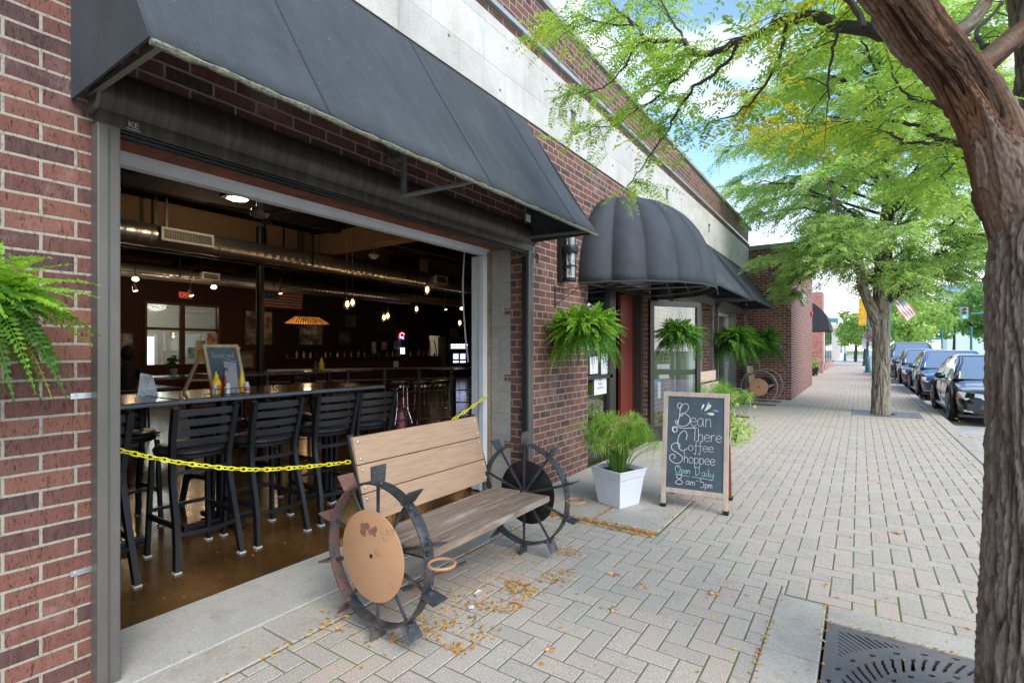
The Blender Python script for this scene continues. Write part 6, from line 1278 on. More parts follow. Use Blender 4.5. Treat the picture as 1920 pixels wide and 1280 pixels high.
def barktube(path,rad,seg,step,amp,freq,stretch,name,mat,parent,plate=False,flare=0):
    path=smoothpts(path,12); rr=[]; P0=[Vector(p) for p in path]
    # resample evenly
    L=[0]
    for a,b_ in zip(P0[:-1],P0[1:]): L.append(L[-1]+(b_-a).length)
    n_=max(3,int(L[-1]/step)); pts=[];rs=[]; j=0
    for i in range(n_+1):
        s_=L[-1]*i/n_
        while j<len(L)-2 and L[j+1]<s_: j+=1
        t=(s_-L[j])/max(1e-9,L[j+1]-L[j]); pts.append(P0[j].lerp(P0[j+1],min(1,t)))
        q=s_/L[-1]*(len(rad)-1); k=min(int(q),len(rad)-2); rs.append(rad[k]+(rad[k+1]-rad[k])*(q-k))
    V=[];T=[];prev=None; s_=0
    for i,p in enumerate(pts):
        t=(pts[min(i+1,n_)]-pts[max(i-1,0)]).normalized(); 
        if prev is None: a=t.cross(Vector((.3,1,.1))).normalized()
        else: a=(prev-t*prev.dot(t)).normalized()
        prev=a; b_=t.cross(a); s_=L[-1]*i/n_
        for j in range(seg):
            th=2*PI*j/seg; c_,d_=math.cos(th),math.sin(th); r=rs[i]
            q=Vector((c_*freq*r*6,d_*freq*r*6,s_*freq*stretch)); w=noise.noise_vector(q*.6)*.55
            q=q+w
            v1=noise.noise(q); v2=noise.noise(q*2.6+Vector((5,1,2))); v3=noise.noise(Vector((q.x*4,q.y*4,q.z*9)))+.6*noise.noise(Vector((q.x*9,q.y*9,q.z*22)))
            rid=1-min(1,abs(v1)*2.6); rid2=1-min(1,abs(v2)*3)
            v3*=.35
            if plate:
                q3=Vector((q.x*.36,q.y*.36,q.z*.42))+noise.noise_vector(q*1.1)*.14; tt_=(noise.noise(q3)+.5*noise.noise(q3*2.1+Vector((3,3,3)))+.75)*3.3; fl_=math.floor(tt_); fr_=tt_-fl_; fr_=min(1,max(0,(fr_-.72)/.28)); fr_=fr_*fr_*(3-2*fr_)
                h=(fl_+fr_-2.4)*.62-.22*rid2**2+v3*.8-(.5 if .05<fr_<.55 else 0)
            else: h=-(rid**1.8)*1.0-.45*rid2**2+v3
            hh=h*amp; T.append(min(1,max(0,(1+h*.75) if not plate else .50+h*.26)))
            fl=1+flare*max(0,.18-s_)/.18*(.6+.4*math.sin(th*3+1))
            V.append(tuple(p+(a*c_+b_*d_)*(r*fl+amp*.45+hh)))
    Q=[(i*seg+j,i*seg+(j+1)%seg,(i+1)*seg+(j+1)%seg,(i+1)*seg+j) for i in range(n_) for j in range(seg)]
    o=npmesh(name,np.array(V),np.array(Q),mat,parent,T); o.data.polygons.foreach_set('use_smooth',[True]*len(Q)); return o,pts
t1=thing('honey_locust_tree','large near locust tree at the right edge with furrowed trunk and a leaning flaking limb','tree',(.508,2.31,0))
tc_=Vector((.508,2.31,0))
barktube([tc_+Vector((0,0,-.06)),tc_+Vector((0,0,.4)),tc_+Vector((.005,0,1.0)),tc_+Vector((.0,.0,1.55)),tc_+Vector((.02,.01,1.95))],[.190,.174,.162,.156,.154,.12],260,.006,.018,8.2,.42,'trunk',BARK,t1,flare=.10)
limb=[dp(1925,470,1.70),dp(1888,350,1.66),dp(1842,225,1.62),dp(1790,130,1.58),dp(1731,60,1.54),dp(1684,-12,1.50),dp(1600,-130,1.44),dp(1500,-300,1.38),dp(1380,-520,1.34)]
barktube(limb,[.085,.088,.068,.060,.062,.066,.064,.055,.045],200,.006,.0105,8.0,.55,'limb',BARKO,t1,plate=True)
stem=[tc_+Vector((.02,.0,1.7)),dp(1962,250,1.78),dp(1962,100,1.80),dp(1940,-40,1.82),dp(1950,-250,1.9),dp(1930,-600,2.0)]
barktube(stem,[.11,.085,.072,.07,.06,.05],120,.009,.012,9,.5,'stem',BARK,t1)
rl=[dp(1818,140,1.585),dp(1850,122,1.60),dp(1890,85,1.64),dp(1935,45,1.7),dp(2000,-20,1.8)]; barktube(rl,[.036,.035,.033,.03,.028],30,.012,.008,6,.5,'branch',BARKO,t1,plate=True)
barktube([dp(1765,80,1.57),dp(1800,60,1.57),dp(1822,40,1.6),dp(1850,0,1.65),dp(1880,-60,1.75)],[.026,.022,.02,.018,.016],24,.012,.004,6,.5,'branch',BARK,t1)
rr_=random.Random(11)
BR=[] # (points, r0, r1)
def br(pxs,d0,d1,r0,r1):
    n_=len(pxs); pts=smoothpts([dp(x,y,d0+(d1-d0)*(i/(n_-1))) for i,(x,y) in enumerate(pxs)],5); BR.append((pts,r0,r1))
br([(1668,64),(1620,54),(1573,46),(1528,30),(1478,35),(1438,59),(1384,78),(1333,102),(1294,94),(1278,78),(1216,74),(1189,47),(1153,16),(1120,-20)],1.6,3.2,.024,.007)
br([(1384,80),(1360,121),(1302,164),(1270,211),(1255,242),(1235,270),(1204,312),(1185,340)],2.2,3.1,.009,.003)
br([(1314,108),(1270,148),(1220,191),(1180,215),(1153,234),(1110,238)],2.5,3.2,.008,.003)
br([(1216,74),(1188,90),(1169,129),(1130,164),(1090,176)],2.8,3.4,.007,.003)
br([(1189,47),(1130,45),(1080,30),(1040,50)],3.0,3.6,.006,.003); br([(1294,94),(1260,40),(1230,-10),(1190,-60)],2.6,3.0,.007,.003)
br([(1830,275),(1798,270),(1761,258),(1718,234),(1648,225),(1601,230),(1545,234),(1480,228),(1430,236)],1.6,2.7,.011,.003)
br([(1742,268),(1695,267),(1667,248),(1640,240)],1.7,2.1,.006,.003)
br([(1573,46),(1562,90),(1556,140),(1552,190)],1.75,1.85,.006,.003); br([(1478,35),(1462,110),(1430,165),(1395,205),(1350,225)],2.0,2.4,.008,.003)
br([(1438,59),(1470,0),(1500,-60)],2.1,2.3,.008,.004); br([(1620,54),(1600,10),(1560,-30),(1500,-80),(1400,-120)],1.65,2.1,.012,.004)
br([(1850,90),(1830,60),(1880,10),(1920,-40)],2.0,2.6,.010,.005); br([(1768,205),(1745,190),(1700,180),(1670,120)],1.65,2.0,.008,.003)
br([(1835,300),(1800,300),(1765,330),(1735,350)],1.9,2.5,.006,.003)
# branches above and behind the frame so the crown goes on
for k in range(14):
    s_=limb[6+rr_.randrange(3)] if k%2 else stem[3+rr_.randrange(3)]
    a=rr_.uniform(-.8,1.7); L_=rr_.uniform(1.2,2.6); e=s_+Vector((math.cos(a)*L_,math.sin(a)*L_,rr_.uniform(.3,1.3)))
    m_=s_.lerp(e,.5)+Vector((rr_.uniform(-.2,.2),rr_.uniform(-.2,.2),rr_.uniform(0,.3))); BR.append((smoothpts([s_,m_,e],6),.02,.005))
bm_=MB(); lf=Leaves(); FB=[];FD=[];FT=[];FL=[]
YELC=dp(1480,190,2.35)
def twig(p,d,L_,r_,nf,depth=0):
    e=p+d*L_+Vector((0,0,-.12*L_)); pts=smoothpts([p,p+d*L_*.5+Vector((rr_.uniform(-.03,.03),rr_.uniform(-.03,.03),.02)),e],3)
    bm_.tube(pts,[r_*(1-.12*i) for i in range(len(pts))],4)
    for i in range(nf):
        t=.15+.85*i/nf; q=pts[min(len(pts)-1,int(t*(len(pts)-1)))]; a=rr_.choice((-1,1))*rr_.uniform(.5,1.25); dd=Vector((d.x*math.cos(a)-d.y*math.sin(a),d.x*math.sin(a)+d.y*math.cos(a),rr_.uniform(-.35,.25))).normalized()
        yv=noise.noise(q*1.3+Vector((4,2,7))); ty=.95+rr_.random()*.05 if (q-YELC).length<.33 and rr_.random()<.45 else (.96 if rr_.random()<.015 else None)
        tt=ty if ty is not None else min(.88,max(.02,.52+.4*yv+rr_.gauss(0,.17)))
        FB.append(tuple(q));FD.append(tuple(dd));FT.append(tt);FL.append(rr_.uniform(.14,.25))
for (pts,r0,r1) in BR:
    n_=len(pts); bm_.tube([p+Vector((rr_.gauss(0,.004),rr_.gauss(0,.004),rr_.gauss(0,.004))) for p in pts],[r0+(r1-r0)*i/(n_-1) for i in range(n_)],7)
    Ltot=sum((b_-a).length for a,b_ in zip(pts[:-1],pts[1:])); nt_=int(Ltot*13)
    for k in range(nt_):
        t=.12+.88*rr_.random(); i=min(n_-2,int(t*(n_-1))); p=pts[i].lerp(pts[i+1],rr_.random()); ax=(pts[i+1]-pts[i]).normalized()
        a=rr_.choice((-1,1))*rr_.uniform(.35,1.4); d=Vector((ax.x*math.cos(a)-ax.y*math.sin(a),ax.x*math.sin(a)+ax.y*math.cos(a),rr_.uniform(-.4,.5))).normalized()
        twig(p,d,rr_.uniform(.10,.34),.0028,rr_.randint(3,7))
    twig(pts[-1],(pts[-1]-pts[-2]).normalized(),.2,.003,7)
bm_.build('twigs',BARK_T:=M('twig_bark',(.055,.042,.034),.9,var=.3,vs=20,bump=.3),t1,smooth=True)
FB=np.array(FB);FD=np.array(FD);FT=np.array(FT);FL=np.array(FL)
# keep the fronds clear of the camera itself
keep=np.linalg.norm(FB-np.array([0,0,H]),axis=1)>.95; FB,FD,FT,FL=FB[keep],FD[keep],FT[keep],FL[keep]
lf.fronds(FB,FD,FL,12,.031,.0115,RNG.uniform(.1,.5,len(FB)),FT,jit=.16,wid=.5,rib=.0007); lf.build('foliage',LEAF,t1); print('near fronds',len(FB))
# second tree -------------------------------------------------
t2=thing('honey_locust_tree','forked locust tree with layered pale green crown standing in the farther tree grate','tree',(.35,12.98,0))
B2=Vector((.35,12.98,0)); D2=10.55
barktube([B2+Vector((0,0,-.06)),dp(1652,700,D2),dp(1651,620,D2),dp(1652,560,D2),dp(1656,480,D2),dp(1662,420,D2),dp(1668,340,D2),dp(1650,230,D2)],[.165,.148,.140,.140,.125,.115,.09,.06],90,.02,.022,2.9,.8,'trunk',BARK2,t2,flare=.05)
barktube([dp(1650,640,D2),dp(1636,585,D2-.02),dp(1620,545,D2-.1),dp(1613,505,D2-.15),dp(1604,465,D2-.2),dp(1588,420,D2-.3),dp(1566,380,D2-.4),dp(1545,320,D2-.5)],[.08,.095,.09,.08,.07,.055,.04,.025],56,.025,.02,3.2,1.,'limb',BARK2,t2)
bm_=MB(); FB=[];FD=[];FT=[];FL=[]
r2=random.Random(5); CT=B2+Vector((0,0,4.9))
lay=[]
for k in range(76):
    z=2.55+5.6*((k+.5)/76)**1.1; a=k*2.399+r2.uniform(-.3,.3); R_=(3.0*math.sqrt(max(.05,1-((z-3.8)/4.9)**2)) if z>3.8 else 3.0*(.80+.2*(z-2.3)/1.5))*r2.uniform(.62,1.03)*(1-.30*max(0,-math.cos(a))*(z<4.6))
    s_=B2+Vector((.15,0,max(2.3,z-r2.uniform(.2,1.2)))) if z>3.3 or math.cos(a)>0 else dp(1608,475,D2-.2)
    e=B2+Vector((math.cos(a)*R_-.15,math.sin(a)*R_,z)); m_=s_.lerp(e,.55)+Vector((0,0,.5)); lay.append(smoothpts([s_,m_,e],6))
for pts in lay:
    n_=len(pts); bm_.tube([p+Vector((r2.gauss(0,.02),r2.gauss(0,.02),r2.gauss(0,.02))) for p in pts],[.035-.028*i/(n_-1) for i in range(n_)],5)
    ax=pts[-1]-pts[0]; ax.z=0; ax.normalize()
    for k in range(40):
        t=.22+.80*r2.random(); i=min(n_-2,int(t*(n_-1))); p=pts[i].lerp(pts[i+1],r2.random()); a=r2.choice((-1,1))*r2.uniform(.2,1.3)
        d=Vector((ax.x*math.cos(a)-ax.y*math.sin(a),ax.x*math.sin(a)+ax.y*math.cos(a),r2.uniform(-.55,.35))); L_=r2.uniform(.3,.75)*(1-.2*t)
        e=p+d*L_+Vector((0,0,-.28*L_)); bm_.tube([p,p.lerp(e,.5)+Vector((0,0,.03)),e],[.008,.006,.003],3)
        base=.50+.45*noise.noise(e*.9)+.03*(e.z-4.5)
        for f in range(9):
            q=p.lerp(e,.15+.85*f/8); b2=r2.uniform(0,2*PI); dd=Vector((d.x+math.cos(b2)*.9,d.y+math.sin(b2)*.9,r2.uniform(-.45,.15)))
            FB.append(tuple(q));FD.append(tuple(dd));FT.append(min(1,max(0,base+r2.gauss(0,.16))));FL.append(r2.uniform(.16,.28))
bm_.build('branches',BARK_T,t2,smooth=True)
lf=Leaves(); lf.fronds(np.array(FB),np.array(FD),np.array(FL),6,.062,.026,RNG.uniform(.2,.6,len(FB)),np.array(FT),jit=.2,wid=.5); lf.build('foliage',LEAF2,t2); print('fronds2',len(FB))
# ---------------------------------------------------------------- background trees
def bgtree(x,y,h,r,label,nl=2600,seed=0,tone=.5,trunk=.16,size=.22,z0=-.2):
    t=thing('background_tree',label,'tree',(x,y,z0),group='trees along and beyond the street'); q=np.random.default_rng(seed)
    MB().tube(smoothpts([(x,y,z0),(x+.1,y,z0+h*.3),(x,y+.1,z0+h*.75)],4),[trunk*(1-.08*i) for i in range(9)],8).build('trunk',BARK_T,t,smooth=True)
    K=26; c=q.normal(0,1,(K,3)); c=c/np.linalg.norm(c,axis=1,keepdims=True)*q.uniform(.35,.95,(K,1))*np.array([r,r,h*.36])+np.array([x,y,z0+h*.62]); cr_=q.uniform(.22,.42,K)*r
    P_=[];T_=[]
    for i in range(K):
        m=nl//K; v=q.normal(0,1,(m,3)); v=v/np.linalg.norm(v,axis=1,keepdims=True)*q.uniform(.55,1.05,(m,1))*cr_[i]; v[:,2]*=.75; P_.append(c[i]+v); T_.append(np.clip(tone+q.normal(0,.12)+.25*v[:,2]/cr_[i]+q.normal(0,.12,m),0,1))
    lf=Leaves(); lf.scatter(np.concatenate(P_),q.uniform(.6,1.4,len(np.concatenate(P_)))*size,np.concatenate(T_),.7); lf.build('crown',LEAF3,t)
bgt=[(0.3,50,5.2,1.9,'small bright green street tree just left of the forked trunk, beyond the lamp post',3600,.6,.2),(-.4,66,6.0,2.2,'street tree behind the orange banner, second along the pavement',2600,.5,.26),(-.6,86,6.5,2.6,'farther street tree above the white far wall',2200,.5,.32),(3.9,64,7.4,3.4,'rounded yellow green tree right of the forked trunk above the parked cars',3600,.7,.32),
(14,92,11,5.2,'tall dark green tree behind the traffic signal',3600,.35,.5),(7,100,10,5.0,'large mid green tree behind the hanging flag',3400,.45,.5),(22,96,8.6,4.6,'bright green tree right of the traffic signal',3200,.65,.45),(17.5,84,6.6,3.8,'low bushy green tree below the traffic signal',3400,.5,.38),(28,100,8,4.8,'pale green tree at the far right beside the near trunk',3000,.7,.5),(34,120,9,6,'distant tree right of the near trunk line',2000,.5,.6),(1,130,9,5,'distant tree at the end of the street on the left',2200,.5,.6),(-3.5,110,7,3.5,'distant tree behind the far white building',1800,.5,.45)]
for k,(x,y,h,r_,lab,nl,tone,sz) in enumerate(bgt): bgtree(x,y,h,r_,lab,nl,seed=100+k,tone=tone,size=sz)
for k in range(9): bgtree(9+k*6.5,128+6*(k%3),11+2*(k%2),6.2,['tall dark','broad pale','round mid green','loose bright','dense dark','wide yellow green','tall mid green','domed pale','far dim'][k]+' tree in the distant tree line behind the junction',nl=1500,seed=300+k,tone=.35+.12*(k%3),size=.75,trunk=.3)
# low hedges and flower bed across the junction
def hedge(x0,x1,y,h,label,seed,tone):
    q=np.random.default_rng(seed); K=int((x1-x0)*260); P_=np.stack([q.uniform(x0,x1,K),q.normal(y,.5,K),q.uniform(-.15,h,K)],1); lf=Leaves(); lf.scatter(P_,q.uniform(.12,.3,K),np.clip(q.normal(tone,.15,K),0,1),.8); o=lf.build('hedge',LEAF3); prop(o,label,'hedge'); origin_to_base(o)
hedge(12.2,21,70,.75,'low yellow green hedge along the far verge behind the parked cars',1,.95); hedge(21.2,27,68,.95,'pale bushy shrub row on the far verge near the big trunk',2,.8)
# ---------------------------------------------------------------- projecting block and farther buildings
pb=thing('projecting_brick_building','dark red brick block projecting past the last black awning','building',(-3.2,18.5,0))
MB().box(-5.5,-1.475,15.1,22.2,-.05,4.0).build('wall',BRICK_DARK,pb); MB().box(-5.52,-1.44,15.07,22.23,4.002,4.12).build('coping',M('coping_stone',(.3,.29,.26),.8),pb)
MB().box(-1.473,-1.43,17.3,18.9,2.75,3.05).build('small_window',M('pale_sign_panel',(.55,.55,.53),.5,var=.05),pb)
ab=MB(); ab.lathe([(.05,0),(.09,.02),(.09,.05),(.03,.07)],(0,0,0),14); al=thing('alarm_bell','small red alarm bell on the street face of the brick block','alarm bell',(-1.42,21.4,2.62)); ab.xf(Matrix.Translation((-1.47,21.4,2.62))@Matrix.Rotation(PI/2,4,'Y')).build('bell',M('alarm_red',(.6,.02,.02),.4,var=0),al,smooth=True)
b2=thing('pink_brick_building','sunlit pink brick building with a dark doorway beyond the projecting block','building',(-3,29,0))
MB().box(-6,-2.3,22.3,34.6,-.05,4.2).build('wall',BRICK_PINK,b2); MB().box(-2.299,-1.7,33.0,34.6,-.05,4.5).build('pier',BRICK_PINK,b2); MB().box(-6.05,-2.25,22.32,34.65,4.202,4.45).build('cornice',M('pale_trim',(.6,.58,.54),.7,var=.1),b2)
hy=thing('red_standpipe','small red standpipe sticking out of the pink brick wall','standpipe',(-1.47,22.6,.9)); MB().tube([(-2.29,22.6,.95),(-2.1,22.6,.95),(-2.1,22.6,.8)],.05,8).build('pipe',M('alarm_red',(.6,.02,.02),.4,var=0),hy)
bpx=thing('flower_box','black tub of pink and white flowers on the pavement by the pink brick building','planter',(-2.05,30,0)); MB().prism([(-2.28,0),(-1.78,0),(-1.7,.42),(-2.28,.42)],1,29.6,30.5).build('tub',BLACK_MET,bpx); q=np.random.default_rng(3); lf=Leaves(); K=500; lf.scatter(np.array([-2.0,30,.6])+q.normal(0,1,(K,3))*np.array([.2,.3,.16]),.1,q.uniform(.4,1,K)); lf.build('foliage',LEAF3,bpx)
lf=Leaves(); K=90; lf.scatter(np.array([-1.72,30.4,.62])+q.normal(0,1,(K,3))*np.array([.10,.14,.10]),.09,q.uniform(0,1,K),.9); lf.build('blossom',leaf_mat('magenta_petals',[(0,(.55,.06,.35)),(1,(.75,.25,.6))],.2),bpx)
# dome awning on the pink building
def barrel(y0,y1,x0,x1,z0,h,label):
    t=thing('quarter_round_awning',label,'awning',(x0,(y0+y1)/2,z0)); pr=[(x0+.005,z0)]+[(x0+(x1-x0)*math.sin(a),z0+h*math.cos(a)) for a in np.linspace(PI/2,0,14)]
    MB().prism(pr,1,y0,y1).build('canvas',AWN,t,smooth=True); return t
barrel(25.5,28.6,-2.29,-1.05,2.15,1.35,'far quarter round black awning on the pink brick building')
b3=thing('white_shop_building','bright white shop building with dark shop windows farther down the street','building',(-4,41,0))
WHT=M('white_stucco',(.74,.73,.70),.8,var=.05); MB().box(-6,-1.85,34.7,47.5,-.05,5.2).build('wall',WHT,b3); 
for k,(a,b_) in enumerate(((35.3,36.6),(38.2,40.8),(41.6,44.0),(44.7,46.8))): MB().box(-1.849,-1.80,a,b_,.5 if k else .7,2.8).build('window',M('dark_shop_glass',(.03,.04,.045),.1,var=0,bump=0),b3)
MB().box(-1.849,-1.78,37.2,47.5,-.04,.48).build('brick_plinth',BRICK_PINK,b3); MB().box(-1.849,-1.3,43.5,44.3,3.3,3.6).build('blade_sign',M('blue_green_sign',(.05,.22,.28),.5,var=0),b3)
b4=thing('far_white_building','low pale building at the far end of the pavement','building',(-3.5,85,0)); MB().box(-9,-2.0,74,95,-.05,4.3).build('wall',M('cream_stucco',(.66,.60,.55),.8,var=.05),b4)
for k in range(4): MB().box(-1.999,-1.93,76+k*4.5,77.6+k*4.5,.9,2.6).build('window',M('dark_shop_glass',(.03,.04,.045),.1),b4)
MB().box(-1.99,-1.75,84,95,-.05,2.2).build('low_wall',WHT,b4)
b5=thing('blue_topped_building','distant pale building with a blue flat top rising behind the traffic signal','building',(30,260,0)); a=dp(1772,575,200); b_=dp(1822,575,200)
MB().box(a.x,b_.x+3,255,268,-.3,23).build('wall',M('pale_far',(.62,.68,.74),.6,var=.03),b5); MB().box(a.x-2,b_.x+5,253,270,23.01,26).build('blue_top',M('far_blue',(.22,.38,.55),.6,var=.03),b5)
# ---------------------------------------------------------------- street furniture
TEAL=M('teal_post_paint',(.03,.14,.17),.45,.2,var=.15)
def lamppost(x,y,h,label,banner=None,s=1):
    t=thing('street_lamp',label,'street lamp',(x,y,0),group='teal street lamps'); MB().lathe([(.22*s,0),(.22*s,.05),(.13*s,.08),(.12*s,.8),(.09*s,.86),(.06*s,.95)],(x,y,.002),14).build('base',TEAL,t,smooth=True); MB().lathe([(.055*s,0),(.045*s,h-1.2)],(x,y,.95),10).build('pole',TEAL,t,smooth=True)
    MB().lathe([(.05,0),(.16,.1),(.2,.4),(.12,.55),(.02,.62)],(x,y,h-.3),12).build('lantern',M('lantern_glass',(.7,.7,.66),.3,var=0),t,smooth=True); return t
lamppost(.38,35.5,4.6,'teal street lamp nearest the forked tree, with banner and flags')
for (x,y,lab) in ((.45,62,'teal street lamp second along the pavement'),(-1.4,70,'slim teal pole by the far white wall'),(.5,92,'most distant teal street lamp on the pavement')): lamppost(x,y,4.6,lab)
bnr=thing('street_banner','orange and yellow street banner on the nearest teal lamp post','banner',(.2,35.5,2.2)); a=dp(1618,560,29.5);b_=dp(1634,612,29.5)
MB().box(-.05,.33,35.48,35.5,2.7,4.25).build('cloth',M('banner_orange',(.75,.38,.03),.7,var=.5,vs=3,bump=0,dirt=((.12,.07,.02),2,.55,.1)),bnr)
mb=MB()
for k in range(6): mb.beam((-.05+k*.09,35.46,2.7),(.05+k*.09,35.46,2.3),.05,.01)
mb.build('fringe',M('banner_black',(.05,.04,.05),.8,var=0),bnr)
sgp=thing('white_street_sign','small white notice plate on the nearest teal lamp post','sign',(.38,35.4,1.6)); MB().box(.1,.30,35.38,35.41,1.35,1.95).build('plate',M('white_sign',(.72,.73,.72),.5,var=0),sgp); MB().box(.46,.66,35.38,35.41,1.35,1.95).build('plate',MATS['white_sign'],sgp)
hb=thing('hanging_flowers','basket of purple flowers hanging below the orange banner','hanging plant',(.55,35.4,1.9)); lf=Leaves(); K=300; lf.scatter(np.array([.62,35.3,2.1])+q.normal(0,1,(K,3))*np.array([.22,.2,.18]),.10,q.uniform(0,1,K),.9); lf.build('blossom',leaf_mat('purple_petals',[(0,(.18,.06,.16)),(.6,(.4,.12,.35)),(1,(.2,.3,.08))],.2),hb)
# flag on a staff to the right of the forked trunk
ff=thing('street_flag','american flag on an angled staff seen right of the forked trunk','flag',(1.3,24,2.3)); p0=dp(1668,578,20); p1=dp(1690,546,20)
MB().cyl(p0,p1,.02,6).build('staff',M('flag_staff',(.12,.12,.13),.4),ff)
FR2=M('flag_red_sun',(.62,.20,.20),.7,var=.1);FW2=M('flag_white_sun',(.75,.73,.72),.7,var=.05);FB2=M('flag_blue_sun',(.14,.18,.30),.7,var=.1)
o_=dp(1688,550,20); h_=dp(1674,573,20); dv_=(h_-o_); fl_=Vector((.50,.15,-.78)).normalized()
mr=MB();mw=MB(); nst=9
for k in range(nst):
    vs=[]
    for i in range(13):
        u=i/12; 
        for w_ in (k/nst,(k+1)/nst):
            p=o_+dv_*w_*.92+fl_*u*.95*(1-.15*w_)+Vector((0,.12*math.sin(u*7+w_*2),.03*math.sin(u*9)))
            vs.append(p)
    (mr if k%2==0 else mw).add(vs,[(2*i,2*i+2,2*i+3,2*i+1) for i in range(12)])
mr.build('red_stripes',FR2,ff,solid=.004); mw.build('white_stripes',FW2,ff,solid=.004)
vs=[]
for i in range(6):
    u=i/12
    for w_ in (0,.5): vs.append(o_+dv_*w_*.92+fl_*u*.95*(1-.15*w_)+Vector((0,.12*math.sin(u*7+w_*2)-.02,.03*math.sin(u*9))))
MB().add(vs,[(2*i,2*i+2,2*i+3,2*i+1) for i in range(5)]).build('canton',FB2,ff,solid=.004)
sp_=thing('flag_post','slim post that carries the angled flag staff at the kerb','post',(p0.x,p0.y,0)); MB().cyl((p0.x,p0.y,.0),(p0.x,p0.y,p0.z+.3),.03,8).build('pole',TEAL,sp_)
# traffic signal
ts=thing('traffic_signal','traffic signal with green light lit, hanging from a long mast arm','traffic light',(8,46,0)); c=dp(1808,587,35)
SH=M('signal_housing',(.30,.33,.36),.5,var=.05)
MB().box(c.x-.21,c.x+.21,c.y,c.y+.25,c.z-.40,c.z+.40).build('housing',SH,ts,bevel=.03)
for k,(col,em) in enumerate((((.35,.03,.03),0),((.30,.08,.04),0),((.05,.7,.5),2.5))):
    z=c.z+.25-.25*k; MB().tube([(c.x,c.y-.02,z),(c.x,c.y-.03,z)],.09,16).build('lens',M('signal_%d'%k,col,.4,var=0,bump=0,emit=col if em else None,es=em),ts)
    MB().add([(c.x+.11*math.cos(a),c.y+dy,z+.11*math.sin(a)) for a in np.linspace(-.3,PI+.3,10) for dy in (-.01,-.25)],[(2*i,2*i+2,2*i+3,2*i+1) for i in range(9)]).build('visor',BLACK_MET,ts)
e=dp(1905,582,36); e2=dp(1985,578,37)
MB().tube([c+Vector((.3,.12,-.05)),e,e2],[.06,.08,.10],8).build('mast_arm',TEAL,ts,smooth=True); MB().tube([(e2.x,e2.y,-.15),e2+Vector((0,0,.3))],[.14,.11],10).build('mast_pole',TEAL,ts,smooth=True)
ts2=thing('mast_arm_pole','teal mast arm pole reaching over the street from behind the forked tree','signal pole',(2,60,0)); a=dp(1700,566,55); b_=dp(1768,560,50); MB().tube([(a.x-2.0,a.y,-.1),(a.x-2.,a.y,a.z+.1)],[.13,.1],8).build('pole',TEAL,ts2); MB().tube([(a.x-2,a.y,a.z),b_],[.08,.05],6).build('arm',TEAL,ts2)
for k,(px,base,top,d,lab) in enumerate([(1746,648,585,80,'pale utility pole on the left, beyond the parked cars'),(1728,650,622,75,'short pale pole left of the utility pole'),(1766,645,615,60,'thin teal pole right of the utility pole'),(1821,658,612,45,'teal pole standing on the far verge near the big trunk')]):
    p=dp(px,base,d); p1=dp(px,top,d); o=MB().cyl((p.x,p.y,-.2),(p1.x,p1.y,p1.z),.11 if k<2 else .09,8).build('pole',M('pale_pole',(.5,.48,.44),.7) if k<2 else TEAL); prop(o,lab,'pole'); origin_to_base(o)
rs_=thing('street_name_sign','small green street name plate on a post across the junction','sign',(9,70,-.15)); p=dp(1752,637,60); MB().cyl((p.x,p.y,-.2),(p.x,p.y,p.z),.04,6).build('post',M('pale_pole',(.5,.48,.44),.7),rs_); MB().box(p.x-.55,p.x+.55,p.y-.02,p.y+.02,p.z,p.z+.3).build('plate',M('sign_green',(.06,.25,.16),.5,var=0),rs_)
